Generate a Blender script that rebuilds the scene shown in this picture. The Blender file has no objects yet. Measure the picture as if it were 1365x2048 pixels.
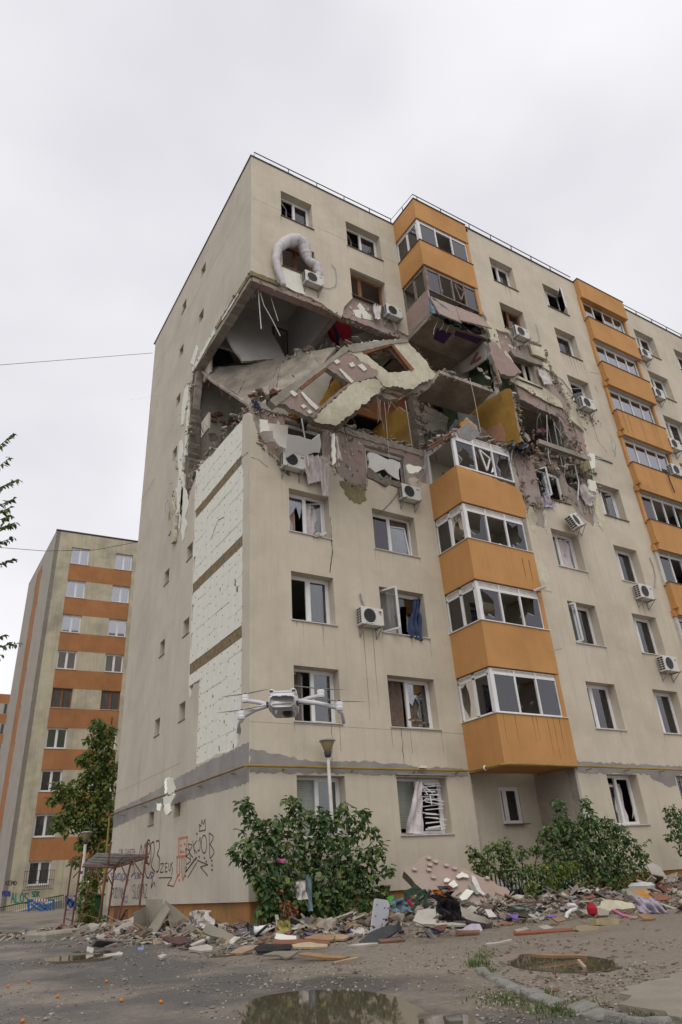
import bpy, bmesh, math, random
import numpy as np
from mathutils import Vector, Matrix, noise
from mathutils.geometry import tessellate_polygon
random.seed(7)
S = bpy.context.scene
COL = S.collection
V = Vector
# ------------------------------------------------------------------ camera, sky, sun, exposure
CAM = V((-7.28582, -16.14021, 0.99691))
YAW, PITCH, ROLL, FPX = 0.57294, 0.49003, -0.0671, 1379.91337
_f = V((math.sin(YAW)*math.cos(PITCH), math.cos(YAW)*math.cos(PITCH), math.sin(PITCH)))
_r = V((math.cos(YAW), -math.sin(YAW), 0)); _u = _r.cross(_f)
CR = _r*math.cos(ROLL)+_u*math.sin(ROLL); CU = -_r*math.sin(ROLL)+_u*math.cos(ROLL); CF = _f
cd = bpy.data.cameras.new('camera'); cam = bpy.data.objects.new('camera', cd); COL.objects.link(cam)
cam.matrix_world = Matrix(((CR.x, CU.x, -CF.x, CAM.x), (CR.y, CU.y, -CF.y, CAM.y), (CR.z, CU.z, -CF.z, CAM.z), (0, 0, 0, 1)))
cd.sensor_fit = 'VERTICAL'; cd.sensor_height = 36; cd.lens = FPX/2048*36; cd.clip_start = .05; cd.clip_end = 3000
S.camera = cam
W = bpy.data.worlds.new('World'); S.world = W; W.use_nodes = True
nt = W.node_tree; nt.nodes.clear()
out = nt.nodes.new('ShaderNodeOutputWorld'); bg = nt.nodes.new('ShaderNodeBackground')
sky = nt.nodes.new('ShaderNodeTexSky'); sky.sky_type = 'NISHITA'; sky.sun_disc = False
SUN_EL, SUN_AZ = math.radians(52), math.radians(215)       # azimuth clockwise from +Y
sky.sun_elevation = SUN_EL; sky.sun_rotation = SUN_AZ
# an even cloud deck in front of the clear sky, with faint soft cloud structure
tc = nt.nodes.new('ShaderNodeTexCoord'); mp = nt.nodes.new('ShaderNodeMapping'); mp.inputs['Scale'].default_value = (1, 1, 1.8)
no = nt.nodes.new('ShaderNodeTexNoise'); no.inputs['Scale'].default_value = 1.6; no.inputs['Detail'].default_value = 4; no.inputs['Roughness'].default_value = .45
cr = nt.nodes.new('ShaderNodeValToRGB')
cr.color_ramp.elements[0].position = .28; cr.color_ramp.elements[0].color = (6.0, 5.9, 6.35, 1)
cr.color_ramp.elements[1].position = .74; cr.color_ramp.elements[1].color = (9.4, 9.35, 9.6, 1)
mx = nt.nodes.new('ShaderNodeMixRGB'); mx.inputs[0].default_value = .95
nt.links.new(tc.outputs['Generated'], mp.inputs[0]); nt.links.new(mp.outputs[0], no.inputs[0]); nt.links.new(no.outputs[0], cr.inputs[0])
nt.links.new(sky.outputs[0], mx.inputs[1]); nt.links.new(cr.outputs[0], mx.inputs[2])
nt.links.new(mx.outputs[0], bg.inputs[0]); bg.inputs[1].default_value = .095
nt.links.new(bg.outputs[0], out.inputs[0])
sd = bpy.data.lights.new('sun', 'SUN'); sd.energy = 1.0; sd.angle = math.radians(40); sd.color = (1, .97, .92)
so = bpy.data.objects.new('sun', sd); COL.objects.link(so)
sdir = V((math.sin(SUN_AZ)*math.cos(SUN_EL), math.cos(SUN_AZ)*math.cos(SUN_EL), math.sin(SUN_EL)))
so.rotation_euler = (-sdir).to_track_quat('-Z', 'Y').to_euler(); so.location = (-20, -30, 40)
S.view_settings.view_transform = 'Standard'; S.view_settings.look = 'None'; S.view_settings.gamma = 1
S.view_settings.use_curve_mapping = False; S.view_settings.exposure = 0.27
S.render.engine = 'CYCLES'
S.render.resolution_x = 682; S.render.resolution_y = 1024

# ------------------------------------------------------------------ helpers
def ray(px, py): return CF + CR*((px-682.5)/FPX) - CU*((py-1024)/FPX)
def on(ax, v, px, py):
    d = ray(px, py); return CAM + d*((v-CAM[ax])/d[ax])
def gz(x, y):
    s = lambda t: 0 if t < 0 else (1 if t > 1 else t*t*(3-2*t))
    z = .15*s((y+6.5)/5.5) + .42*s((y-8)/24) + .02*noise.noise(V((x*.35, y*.35, 0)))
    return z+mound(x, y)
MOUNDS = [(-1.9, 2.4, .8, 2.0, .22), (-1.3, .0, .9, 1.0, .12), (.3, -2.6, 1.6, .9, .14), (2.4, -3.2, 1.3, .8, .30), (4.2, -3.3, 1.3, .7, .26), (6.6, -3.6, 1.8, .8, .28), (9.4, -3.9, 1.8, .9, .34), (12.5, -3.6, 2.6, 1.0, .40), (-2.2, 6.5, 1.0, 2.0, .12)]
def mound(x, y):
    h = 0
    for (a, b, rx, ry, hh) in MOUNDS:
        q = ((x-a)/rx)**2+((y-b)/ry)**2
        if q < 6: h = max(h, hh*math.exp(-q*.9))+(.25*hh*math.exp(-q) if h > 0 else 0)
    if h > .01: h *= 1+.35*noise.noise(V((x*2.3, y*2.3, 5)))
    return h
def gnd(px, py):
    z = 0.0
    for _ in range(25):
        p = on(2, z, px, py)
        if (p-CAM).dot(CF) < 0 or p.y > 60: p = on(1, 40, px, py); break
        z = .5*z+.5*gz(p.x, p.y)
    return V((p.x, p.y, gz(p.x, p.y)))
def dist(px, py, t): return CAM + ray(px, py)*t

def mat(name, c1, c2=None, scale=3, rough=.85, bump=.1, streak=0, stc=None, metal=0, spec=.3, detail=6, bscale=None, fleck=None, grime=None):
    m = bpy.data.materials.new(name); m.use_nodes = True; t = m.node_tree; N = t.nodes; L = t.links
    b = N['Principled BSDF']; b.inputs['Roughness'].default_value = rough; b.inputs['Metallic'].default_value = metal
    b.inputs['Specular IOR Level'].default_value = spec
    c2 = c2 or tuple(x*.8 for x in c1)
    tc = N.new('ShaderNodeTexCoord')
    n1 = N.new('ShaderNodeTexNoise'); n1.inputs['Scale'].default_value = scale; n1.inputs['Detail'].default_value = detail; n1.inputs['Roughness'].default_value = .6
    L.new(tc.outputs['Object'], n1.inputs[0])
    r = N.new('ShaderNodeValToRGB'); r.color_ramp.elements[0].position = .35; r.color_ramp.elements[1].position = .65
    r.color_ramp.elements[0].color = (*c1, 1); r.color_ramp.elements[1].color = (*c2, 1)
    L.new(n1.outputs[0], r.inputs[0]); col = r.outputs[0]
    if streak:
        mp = N.new('ShaderNodeMapping'); mp.inputs['Scale'].default_value = (2.2, 2.2, .12); L.new(tc.outputs['Object'], mp.inputs[0])
        n2 = N.new('ShaderNodeTexNoise'); n2.inputs['Scale'].default_value = 2.5; n2.inputs['Detail'].default_value = 8; n2.inputs['Roughness'].default_value = .65
        L.new(mp.outputs[0], n2.inputs[0])
        r2 = N.new('ShaderNodeValToRGB'); r2.color_ramp.elements[0].position = .5; r2.color_ramp.elements[1].position = .78
        r2.color_ramp.elements[0].color = (0, 0, 0, 1); r2.color_ramp.elements[1].color = (streak,)*3+(1,)
        L.new(n2.outputs[0], r2.inputs[0])
        mx = N.new('ShaderNodeMixRGB'); L.new(r2.outputs[0], mx.inputs[0]); L.new(col, mx.inputs[1]); mx.inputs[2].default_value = (*(stc or tuple(x*.35 for x in c1)), 1); col = mx.outputs[0]
    if grime:
        n4 = N.new('ShaderNodeTexNoise'); n4.inputs['Scale'].default_value = .45; n4.inputs['Detail'].default_value = 7; n4.inputs['Roughness'].default_value = .62
        L.new(tc.outputs['Object'], n4.inputs[0])
        r4 = N.new('ShaderNodeValToRGB'); r4.color_ramp.elements[0].position = .46; r4.color_ramp.elements[1].position = .72
        r4.color_ramp.elements[0].color = (0, 0, 0, 1); r4.color_ramp.elements[1].color = (grime[1],)*3+(1,)
        L.new(n4.outputs[0], r4.inputs[0])
        mx = N.new('ShaderNodeMixRGB'); L.new(r4.outputs[0], mx.inputs[0]); L.new(col, mx.inputs[1]); mx.inputs[2].default_value = (*grime[0], 1); col = mx.outputs[0]
    if fleck:
        n3 = N.new('ShaderNodeTexVoronoi'); n3.inputs['Scale'].default_value = fleck[0]; L.new(tc.outputs['Object'], n3.inputs[0])
        r3 = N.new('ShaderNodeValToRGB'); r3.color_ramp.elements[0].position = fleck[1]; r3.color_ramp.elements[1].position = fleck[1]+.05
        r3.color_ramp.elements[0].color = (1, 1, 1, 1); r3.color_ramp.elements[1].color = (0, 0, 0, 1); L.new(n3.outputs[0], r3.inputs[0])
        mx = N.new('ShaderNodeMixRGB'); L.new(r3.outputs[0], mx.inputs[0]); L.new(col, mx.inputs[1]); mx.inputs[2].default_value = (*fleck[2], 1); col = mx.outputs[0]
    L.new(col, b.inputs['Base Color'])
    if bump:
        nb = N.new('ShaderNodeTexNoise'); nb.inputs['Scale'].default_value = bscale or scale*6; nb.inputs['Detail'].default_value = 5; L.new(tc.outputs['Object'], nb.inputs[0])
        bp = N.new('ShaderNodeBump'); bp.inputs['Strength'].default_value = min(1, bump*3); bp.inputs['Distance'].default_value = .02
        L.new(nb.outputs[0], bp.inputs['Height']); L.new(bp.outputs[0], b.inputs['Normal'])
    return m
def glassmat(name, tint=(.75, .8, .8), gl=.12):
    m = bpy.data.materials.new(name); m.use_nodes = True; t = m.node_tree; N = t.nodes; L = t.links; N.clear()
    o = N.new('ShaderNodeOutputMaterial'); a = N.new('ShaderNodeBsdfTransparent'); a.inputs[0].default_value = (*tint, 1)
    g = N.new('ShaderNodeBsdfGlossy'); g.inputs['Roughness'].default_value = .03; g.inputs[0].default_value = (.95, .95, 1, 1)
    fr = N.new('ShaderNodeFresnel'); fr.inputs[0].default_value = 1.55
    ad = N.new('ShaderNodeMath'); ad.operation = 'ADD'; ad.inputs[1].default_value = gl; L.new(fr.outputs[0], ad.inputs[0])
    mx = N.new('ShaderNodeMixShader'); L.new(ad.outputs[0], mx.inputs[0]); L.new(a.outputs[0], mx.inputs[1]); L.new(g.outputs[0], mx.inputs[2]); L.new(mx.outputs[0], o.inputs[0])
    return m
def leafmat(name, c1, c2, c3=None):
    m = bpy.data.materials.new(name); m.use_nodes = True; t = m.node_tree; N = t.nodes; L = t.links
    b = N['Principled BSDF']; b.inputs['Roughness'].default_value = .62; b.inputs['Specular IOR Level'].default_value = .25
    g = N.new('ShaderNodeNewGeometry'); r = N.new('ShaderNodeValToRGB')
    r.color_ramp.elements[0].color = (*c1, 1); r.color_ramp.elements[1].color = (*c2, 1); r.color_ramp.elements[1].position = .85
    if c3: e = r.color_ramp.elements.new(.95); e.color = (*c3, 1)
    L.new(g.outputs['Random Per Island'], r.inputs[0]); L.new(r.outputs[0], b.inputs['Base Color'])
    tr = N.new('ShaderNodeBsdfTranslucent'); L.new(r.outputs[0], tr.inputs[0]); mx = N.new('ShaderNodeMixShader'); mx.inputs[0].default_value = .25
    o = N['Material Output']; L.new(b.outputs[0], mx.inputs[1]); L.new(tr.outputs[0], mx.inputs[2]); L.new(mx.outputs[0], o.inputs[0])
    return m
def multimat(name, cols, rough=.8):
    m = bpy.data.materials.new(name); m.use_nodes = True; t = m.node_tree; N = t.nodes; L = t.links
    b = N['Principled BSDF']; b.inputs['Roughness'].default_value = rough
    g = N.new('ShaderNodeNewGeometry'); r = N.new('ShaderNodeValToRGB'); r.color_ramp.interpolation = 'CONSTANT'
    for i, c in enumerate(cols):
        e = r.color_ramp.elements[i] if i < 2 else r.color_ramp.elements.new(i/len(cols)); e.position = i/len(cols); e.color = (*c, 1)
    L.new(g.outputs['Random Per Island'], r.inputs[0])
    tc = N.new('ShaderNodeTexCoord'); n1 = N.new('ShaderNodeTexNoise'); n1.inputs['Scale'].default_value = 9; n1.inputs['Detail'].default_value = 6; L.new(tc.outputs['Object'], n1.inputs[0])
    mx = N.new('ShaderNodeMixRGB'); mx.blend_type = 'MULTIPLY'; mx.inputs[0].default_value = .8
    r2 = N.new('ShaderNodeValToRGB'); r2.color_ramp.elements[0].color = (.45, .42, .38, 1); r2.color_ramp.elements[0].position = .3; r2.color_ramp.elements[1].position = .6; L.new(n1.outputs[0], r2.inputs[0])
    L.new(r.outputs[0], mx.inputs[1]); L.new(r2.outputs[0], mx.inputs[2]); L.new(mx.outputs[0], b.inputs['Base Color'])
    bp = N.new('ShaderNodeBump'); bp.inputs['Strength'].default_value = .5; bp.inputs['Distance'].default_value = .01; L.new(n1.outputs[0], bp.inputs['Height']); L.new(bp.outputs[0], b.inputs['Normal'])
    return m

m_render = mat('cream_render', (.555, .49, .38), (.51, .45, .35), 1.3, .9, .08, .28, (.27, .235, .18), bscale=40, grime=((.33, .29, .225), .55))
m_gable = mat('grey_cream_render', (.53, .475, .38), (.48, .43, .345), 1.0, .9, .08, .25, (.27, .24, .195), bscale=40, grime=((.33, .295, .235), .5))
m_eps = mat('white_foam', (.71, .70, .61), (.66, .64, .55), 4, .8, .06, .12, (.5, .47, .38), bscale=120)
m_epsy = mat('yellowed_foam', (.60, .565, .42), (.50, .46, .335), 5, .85, .25, .3, (.3, .26, .19), grime=((.28, .24, .17), .9), bscale=30, fleck=(6, .05, (.2, .17, .13)))
m_wool = mat('mineral_wool', (.26, .19, .10), (.18, .13, .07), 8, .95, .3, bscale=90)
m_wooly = mat('yellow_wool', (.31, .26, .13), (.18, .145, .08), 9, .95, .6, grime=((.12, .10, .07), .9), bscale=40)
m_dot = mat('adhesive_grey', (.17, .155, .13), (.11, .10, .085), 30, .95, .2)
m_pink = mat('pink_old_paint', (.36, .255, .22), (.29, .21, .18), 3, .9, .35, .6, (.2, .17, .14), grime=((.33, .295, .25), 1.0), bscale=22, fleck=(7, .13, (.22, .19, .155)))
m_conc = mat('raw_concrete', (.36, .325, .27), (.25, .225, .185), 2.5, .95, .35, grime=((.14, .12, .095), .7), bscale=18)
m_concd = mat('dark_broken_concrete', (.19, .165, .13), (.10, .085, .065), 5, .95, .6, bscale=22)
m_slab = mat('slab_underside', (.38, .33, .265), (.22, .19, .15), 1.1, .95, .6, grime=((.12, .1, .08), 1.0), bscale=9, fleck=(5, .09, (.10, .085, .065)))
m_ceil = mat('white_plaster', (.55, .53, .50), (.50, .48, .45), 2, .9, .06, grime=((.33, .31, .28), .5))
m_creamin = mat('cream_plaster', (.44, .40, .33), (.36, .33, .27), 2, .9, .1, grime=((.22, .19, .15), .7))
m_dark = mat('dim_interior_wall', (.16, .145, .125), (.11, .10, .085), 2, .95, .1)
m_yel = mat('mustard_wall_paint', (.40, .225, .045), (.31, .175, .035), 2, .85, .15, grime=((.12, .08, .035), 1.0))
m_ora_in = mat('terracotta_wall_paint', (.26, .10, .035), (.19, .075, .03), 3, .85, .1)
m_green_in = mat('green_wall_paint', (.09, .13, .07), (.06, .09, .05), 3, .85, .1)
m_purple = mat('purple_tile_backing', (.085, .045, .13), (.06, .035, .10), 8, .8, .2)
m_orange = mat('ochre_render', (.51, .265, .095), (.47, .24, .085), 1.2, .88, .08, .25, (.16, .085, .035), bscale=40, grime=((.37, .185, .065), .8))
m_orange2 = mat('terracotta_render', (.38, .17, .07), (.32, .14, .055), 1.0, .9, .06, .35, (.17, .08, .035), grime=((.25, .115, .045), .8))
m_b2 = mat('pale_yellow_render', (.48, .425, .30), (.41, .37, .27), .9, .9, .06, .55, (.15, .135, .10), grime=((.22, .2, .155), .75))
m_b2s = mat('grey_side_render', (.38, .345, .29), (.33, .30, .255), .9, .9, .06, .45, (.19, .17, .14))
m_plinth = mat('ochre_plinth', (.40, .19, .06), (.33, .16, .055), 1.4, .9, .1, .7, (.09, .07, .04), grime=((.12, .10, .05), .7))
m_pvc = mat('white_pvc', (.72, .71, .70), (.66, .65, .63), 5, .35, 0, grime=((.45, .42, .38), .5))
m_pvcd = mat('dusty_pvc', (.55, .52, .48), (.42, .39, .35), 5, .5, .05)
m_wood = mat('brown_window_wood', (.25, .10, .04), (.15, .06, .025), 6, .6, .1)
m_frameg = mat('weathered_brown_frame', (.15, .10, .075), (.24, .20, .17), 6, .7, .1)
m_glass = glassmat('window_glass', (.74, .77, .76), .05); m_glassr = glassmat('reflecting_glass', (.55, .58, .6), .3); m_shard = glassmat('broken_glass', (.85, .88, .88), .0)
m_metal = mat('grey_metal', (.35, .35, .34), (.25, .25, .24), 6, .45, .05, metal=.4)
m_dkmetal = mat('dark_metal', (.045, .042, .045), (.07, .065, .065), 6, .55, .05)
m_sillb = mat('brown_sill_metal', (.09, .06, .045), (.13, .09, .07), 6, .5, .02)
m_curt = mat('net_curtain', (.62, .56, .54), (.52, .46, .45), 9, .95, .1)
m_curtp = mat('pinkish_curtain', (.46, .33, .27), (.36, .25, .2), 9, .95, .1)
m_curtd = mat('brown_curtain', (.16, .12, .09), (.11, .085, .065), 9, .95, .1)
m_blind = mat('grey_green_blind', (.33, .35, .30), (.28, .30, .26), 3, .8, .02)
m_blindg = mat('green_blind', (.30, .42, .16), (.26, .38, .14), 3, .8, .02)
m_orcurt = mat('orange_striped_curtain', (.52, .30, .17), (.34, .2, .12), 9, .9, .1)
m_ac = mat('aircon_white', (.62, .60, .55), (.55, .53, .48), 4, .5, .03, .35, (.25, .22, .17))
m_black = mat('black_plastic', (.015, .015, .016), (.03, .03, .03), 8, .5, .05)
m_gas = mat('yellow_gas_pipe', (.34, .225, .045), (.25, .16, .04), 3, .5, .05, grime=((.14, .09, .04), .9))
m_gasb = mat('rusty_gas_pipe', (.17, .10, .05), (.23, .16, .07), 3, .6, .1)
m_mortar = mat('grey_patch_mortar', (.225, .21, .195), (.29, .27, .245), 1.6, .95, .15, grime=((.38, .36, .33), .6))
m_crack = mat('crack_shadow', (.07, .06, .05), (.11, .095, .075), 9, 1, 0)
m_steelr = mat('rusty_painted_steel', (.17, .065, .045), (.10, .05, .035), 12, .75, .15)
m_deck = mat('weathered_deck', (.15, .14, .125), (.09, .08, .07), 4, .9, .2)
m_bluef = mat('navy_cloth', (.045, .06, .12), (.03, .04, .085), 6, .9, .15)
m_redf = mat('red_cloth', (.36, .015, .025), (.26, .01, .02), 5, .85, .15)
m_navy = mat('dark_blue_stripe', (.015, .02, .05), (.02, .025, .06), 5, .85, .1)
m_blk = mat('black_cloth', (.018, .017, .018), (.035, .03, .032), 6, .95, .2)
m_orcl = mat('orange_foam', (.52, .25, .05), (.38, .17, .04), 7, .9, .3)
m_whcl = mat('dirty_white_cloth', (.60, .56, .52), (.48, .44, .40), 6, .95, .15)
m_lilac = mat('lilac_cloth', (.44, .41, .45), (.33, .28, .36), 6, .95, .15)
m_purp = mat('purple_plastic', (.20, .12, .42), (.16, .09, .33), 6, .6, .1)
m_teal = mat('dusty_blue_cloth', (.20, .29, .33), (.14, .20, .24), 6, .95, .15)
m_greenp = mat('green_patterned_cloth', (.18, .21, .17), (.3, .3, .27), 12, .95, .15)
m_pinkf = mat('pink_plastic', (.46, .13, .24), (.36, .1, .18), 6, .6, .05)
m_board = mat('brown_fibreboard', (.30, .19, .10), (.23, .14, .075), 3, .8, .1)
m_redbd = mat('reddish_board', (.24, .10, .06), (.17, .08, .05), 3, .85, .15, grime=((.17, .13, .1), .8))
m_whbd = mat('white_board', (.47, .445, .395), (.38, .355, .305), 3, .7, .1, grime=((.22, .185, .14), .9))
m_gybd = mat('pale_grey_board', (.40, .40, .43), (.36, .36, .39), 3, .6, .03)
m_dkbd = mat('charcoal_board', (.035, .036, .04), (.055, .055, .06), 4, .55, .06)
m_tan = mat('tan_board', (.40, .29, .19), (.32, .23, .15), 3, .85, .1, grime=((.19, .15, .11), .8))
m_wire = mat('white_cable', (.55, .53, .5), (.45, .43, .4), 8, .6, 0)
m_wired = mat('dark_cable', (.05, .045, .045), (.08, .07, .065), 8, .7, 0)
m_bark = mat('brown_bark', (.10, .08, .06), (.07, .055, .04), 10, .95, .4)
m_leaf = leafmat('dark_leaf', (.035, .08, .025), (.125, .20, .07), (.2, .23, .06))
m_leaf2 = leafmat('mid_green_leaf', (.05, .095, .025), (.14, .21, .06), (.24, .22, .05))
m_leafy = leafmat('yellow_green_leaf', (.06, .10, .015), (.17, .21, .035), (.25, .2, .04))
m_leafd = leafmat('dried_leaf', (.16, .07, .03), (.30, .14, .06))
m_tree = leafmat('tree_leaf', (.045, .085, .02), (.17, .23, .06), (.3, .2, .06))
m_grass = leafmat('grass_blade', (.05, .08, .02), (.13, .17, .05))
m_greenbin = mat('green_plastic', (.015, .06, .025), (.02, .075, .03), 4, .5, .03)
m_greenf = mat('green_fence_paint', (.02, .055, .03), (.03, .07, .04), 6, .6, .05)

def unitr(a): return random.uniform(-a, a)
class MB:
    def __init__(s): s.v = []; s.f = []; s.mi = []; s.cur = 0; s.pieces = []
    def add(s, vs, fs):
        b = len(s.v); s.pieces.append((b, len(vs), len(s.f), len(fs))); s.v += [tuple(v) for v in vs]; s.f += [tuple(b+i for i in f) for f in fs]; s.mi += [s.cur]*len(fs); return s
    def box(s, x0, y0, z0, x1, y1, z1):
        return s.add([(x0, y0, z0), (x1, y0, z0), (x1, y1, z0), (x0, y1, z0), (x0, y0, z1), (x1, y0, z1), (x1, y1, z1), (x0, y1, z1)],
                     [(0, 3, 2, 1), (4, 5, 6, 7), (0, 1, 5, 4), (1, 2, 6, 5), (2, 3, 7, 6), (3, 0, 4, 7)])
    def obox(s, c, ax, ay, az):   # centre and half axes
        c, ax, ay, az = V(c), V(ax), V(ay), V(az)
        return s.add([c-ax-ay-az, c+ax-ay-az, c+ax+ay-az, c-ax+ay-az, c-ax-ay+az, c+ax-ay+az, c+ax+ay+az, c-ax+ay+az],
                     [(0, 3, 2, 1), (4, 5, 6, 7), (0, 1, 5, 4), (1, 2, 6, 5), (2, 3, 7, 6), (3, 0, 4, 7)])
    def bar(s, a, b, w, h=None, up=(0, 0, 1)):   # rectangular bar between points
        a, b = V(a), V(b); d = (b-a); L = d.length; d.normalize(); h = h or w
        u = V(up); x = d.cross(u)
        if x.length < 1e-4: x = d.cross(V((0, 1, 0)))
        x.normalize(); y = x.cross(d)
        return s.obox((a+b)/2, x*w/2, d*L/2, y*h/2)
    def tube(s, pts, r, n=7, cap=True):
        pts = [V(p) for p in pts]; rs = r if isinstance(r, (list, tuple)) else [r]*len(pts)
        vs = []; ref = V((.13, .27, .95))
        for i, p in enumerate(pts):
            d = (pts[min(i+1, len(pts)-1)]-pts[max(i-1, 0)]); d.normalize()
            x = d.cross(ref)
            if x.length < .05: x = d.cross(V((1, 0, 0)))
            x.normalize(); y = d.cross(x)
            vs += [p+(x*math.cos(2*math.pi*k/n)+y*math.sin(2*math.pi*k/n))*rs[i] for k in range(n)]
        fs = [(i*n+k, i*n+(k+1) % n, (i+1)*n+(k+1) % n, (i+1)*n+k) for i in range(len(pts)-1) for k in range(n)]
        if cap: fs += [tuple(range(n-1, -1, -1)), tuple((len(pts)-1)*n+k for k in range(n))]
        return s.add(vs, fs)
    def lathe(s, prof, c=(0, 0, 0), n=20, ax='z'):
        vs = []; c = V(c)
        for (r, h) in prof:
            for k in range(n):
                a = 2*math.pi*k/n; p = V((r*math.cos(a), r*math.sin(a), h))
                if ax == 'y': p = V((p.x, h, p.y))
                elif ax == 'x': p = V((h, p.x, p.y))
                vs.append(c+p)
        fs = [(i*n+k, i*n+(k+1) % n, (i+1)*n+(k+1) % n, (i+1)*n+k) for i in range(len(prof)-1) for k in range(n)]
        return s.add(vs, fs)
    def poly(s, outer, holes, F, t, sidem=None, holem=None, backm=None):
        """2D outline with holes -> solid; F maps (u,v,w) to 3D, w grows away from the outer face"""
        loops = [list(outer)]+[list(h) for h in holes]; base = s.cur
        if (F(1, 0, 0)-F(0, 0, 0)).cross(F(0, 1, 0)-F(0, 0, 0)).dot(F(0, 0, 1)-F(0, 0, 0)) > 0: flip = True
        else: flip = False
        flat = [p for l in loops for p in l]
        tris = tessellate_polygon([[V((p[0], p[1], 0)) for p in l] for l in loops])
        n = len(flat); b = len(s.v); f0 = len(s.f)
        s.v += [tuple(F(p[0], p[1], 0)) for p in flat]+[tuple(F(p[0], p[1], t)) for p in flat]
        for tr in tris:
            a, c, d = [flat[i] for i in tr]
            ccw = (c[0]-a[0])*(d[1]-a[1])-(c[1]-a[1])*(d[0]-a[0]) > 0
            if not ccw: tr = tr[::-1]
            if flip: tr = tr[::-1]
            s.f.append(tuple(b+i for i in tr)); s.mi.append(base)
            s.f.append(tuple(b+n+i for i in tr[::-1])); s.mi.append(base if backm is None else backm)
        o = 0
        for li, l in enumerate(loops):
            k = len(l); mm = (sidem if li == 0 else holem); mm = base if mm is None else mm
            for i in range(k):
                j = (i+1) % k
                s.f.append((b+o+i, b+o+j, b+n+o+j, b+n+o+i)); s.mi.append(mm)
            o += k
        s.pieces.append((b, 2*n, f0, len(s.f)-f0))
        return s
    def each(s, name, m, parent=None):
        o = None
        for k, (b, nv, f0, nf) in enumerate(s.pieces):
            q = MB(); q.v = s.v[b:b+nv]; q.f = [tuple(i-b for i in f) for f in s.f[f0:f0+nf]]; q.mi = s.mi[f0:f0+nf]; o = q.build(name, m, parent)
        return o
    def build(s, name, m, parent=None, smooth=False, loc=None):
        me = bpy.data.meshes.new(name); me.from_pydata(s.v, [], s.f)
        for mm in (m if isinstance(m, (list, tuple)) else [m]): me.materials.append(mm)
        if len(me.materials) > 1: me.polygons.foreach_set('material_index', s.mi)
        if smooth: me.polygons.foreach_set('use_smooth', [True]*len(me.polygons))
        me.update()
        return link(name, me, parent)
def link(name, me, parent=None):
    o = bpy.data.objects.new(name, me); COL.objects.link(o)
    if parent is not None:
        o.parent = parent
        if parent.data is None and not parent.get('local'): o.matrix_parent_inverse = Matrix.Translation(-parent.location)
    return o
def tag(o, label, cat, group=None):
    o['label'] = label; o['category'] = cat
    if group: o['group'] = group
    return o
def thing(name, label, cat, loc=(0, 0, 0), group=None, local=False):
    o = bpy.data.objects.new(name, None); COL.objects.link(o); o.location = loc; o.empty_display_size = .2
    if local: o['local'] = True
    return tag(o, label, cat, group)
def struct(o): o['kind'] = 'structure'; return o
def stuff(o, *a):
    o['kind'] = 'stuff'
    if a: tag(o, *a)
    return o
def dup(root):
    r = root.copy(); COL.objects.link(r)
    def rec(src, dst):
        for ch in list(src.children):
            c = ch.copy(); COL.objects.link(c); c.parent = dst; c.matrix_parent_inverse = ch.matrix_parent_inverse.copy(); rec(ch, c)
    rec(root, r); return r
def FY(y0, sgn=1): return lambda u, v, w: V((u, y0+w*sgn, v))
def FX(x0, sgn=1): return lambda u, v, w: V((x0+w*sgn, u, v))
def FZ(z0, sgn=1): return lambda u, v, w: V((u, v, z0+w*sgn))
def rect(a, b, c, d): return [(a, c), (b, c), (b, d), (a, d)]
def jag(pts, amp=.05, step=.15, closed=True, seed=1, only=None):
    rnd = random.Random(seed); o = []; n = len(pts)
    for i in range(n if closed else n-1):
        a, b = pts[i], pts[(i+1) % n]; o.append(tuple(a))
        if only is not None and i not in only: continue
        L = math.hypot(b[0]-a[0], b[1]-a[1]); k = int(L/step)
        if k < 2: continue
        nx, ny = -(b[1]-a[1])/L, (b[0]-a[0])/L
        for j in range(1, k):
            t = (j+rnd.uniform(-.3, .3))/k; d = rnd.uniform(-amp, amp)
            o.append((a[0]+(b[0]-a[0])*t+nx*d, a[1]+(b[1]-a[1])*t+ny*d))
    if not closed: o.append(tuple(pts[-1]))
    return o
def plane_frame(P0, n, up=(0, 0, 1)):
    n = V(n).normalized()
    if n.dot(CF) < 0: n = -n
    u = V(up).cross(n)
    if u.length < .01: u = V((1, 0, 0))
    u.normalize(); v = n.cross(u)
    P0 = V(P0)
    return P0, u, v, n
def pxpoly(mb, pts, P0, n, t, holes=(), amp=0, step=.15, seed=1, sidem=None, holem=None, backm=None, hamp=0):
    """solid sheet of thickness t lying in the plane (P0, n); corners given by their position in the photograph"""
    P0, u, v, n = plane_frame(P0, n)
    def q(p):
        d = ray(*p); X = CAM+d*((P0-CAM).dot(n)/d.dot(n)); return ((X-P0).dot(u), (X-P0).dot(v))
    o = [q(p) for p in pts]; hs = [[q(p) for p in h] for h in holes]
    if amp: o = jag(o, amp, step, seed=seed)
    if hamp: hs = [jag(h, hamp, step, seed=seed+3) for h in hs]
    mb.poly(o, hs, lambda a, b, w: P0+u*a+v*b+n*w, t, sidem, holem, backm); return mb
def panel3(mb, P, t, amp=0, step=.12, seed=1, sidem=None):
    """solid sheet through 3D corner points (nearly planar)"""
    P = [V(p) for p in P]; c = sum(P, V())/len(P); n = V()
    for i in range(len(P)): n += (P[i]-c).cross(P[(i+1) % len(P)]-c)
    P0, u, v, n = plane_frame(c, n)
    o = [((p-c).dot(u), (p-c).dot(v)) for p in P]
    if amp: o = jag(o, amp, step, seed=seed)
    mb.poly(o, [], lambda a, b, w: P0+u*a+v*b+n*w, t, sidem); return mb
def gy(x, y): return gnd(x, y).y
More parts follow.
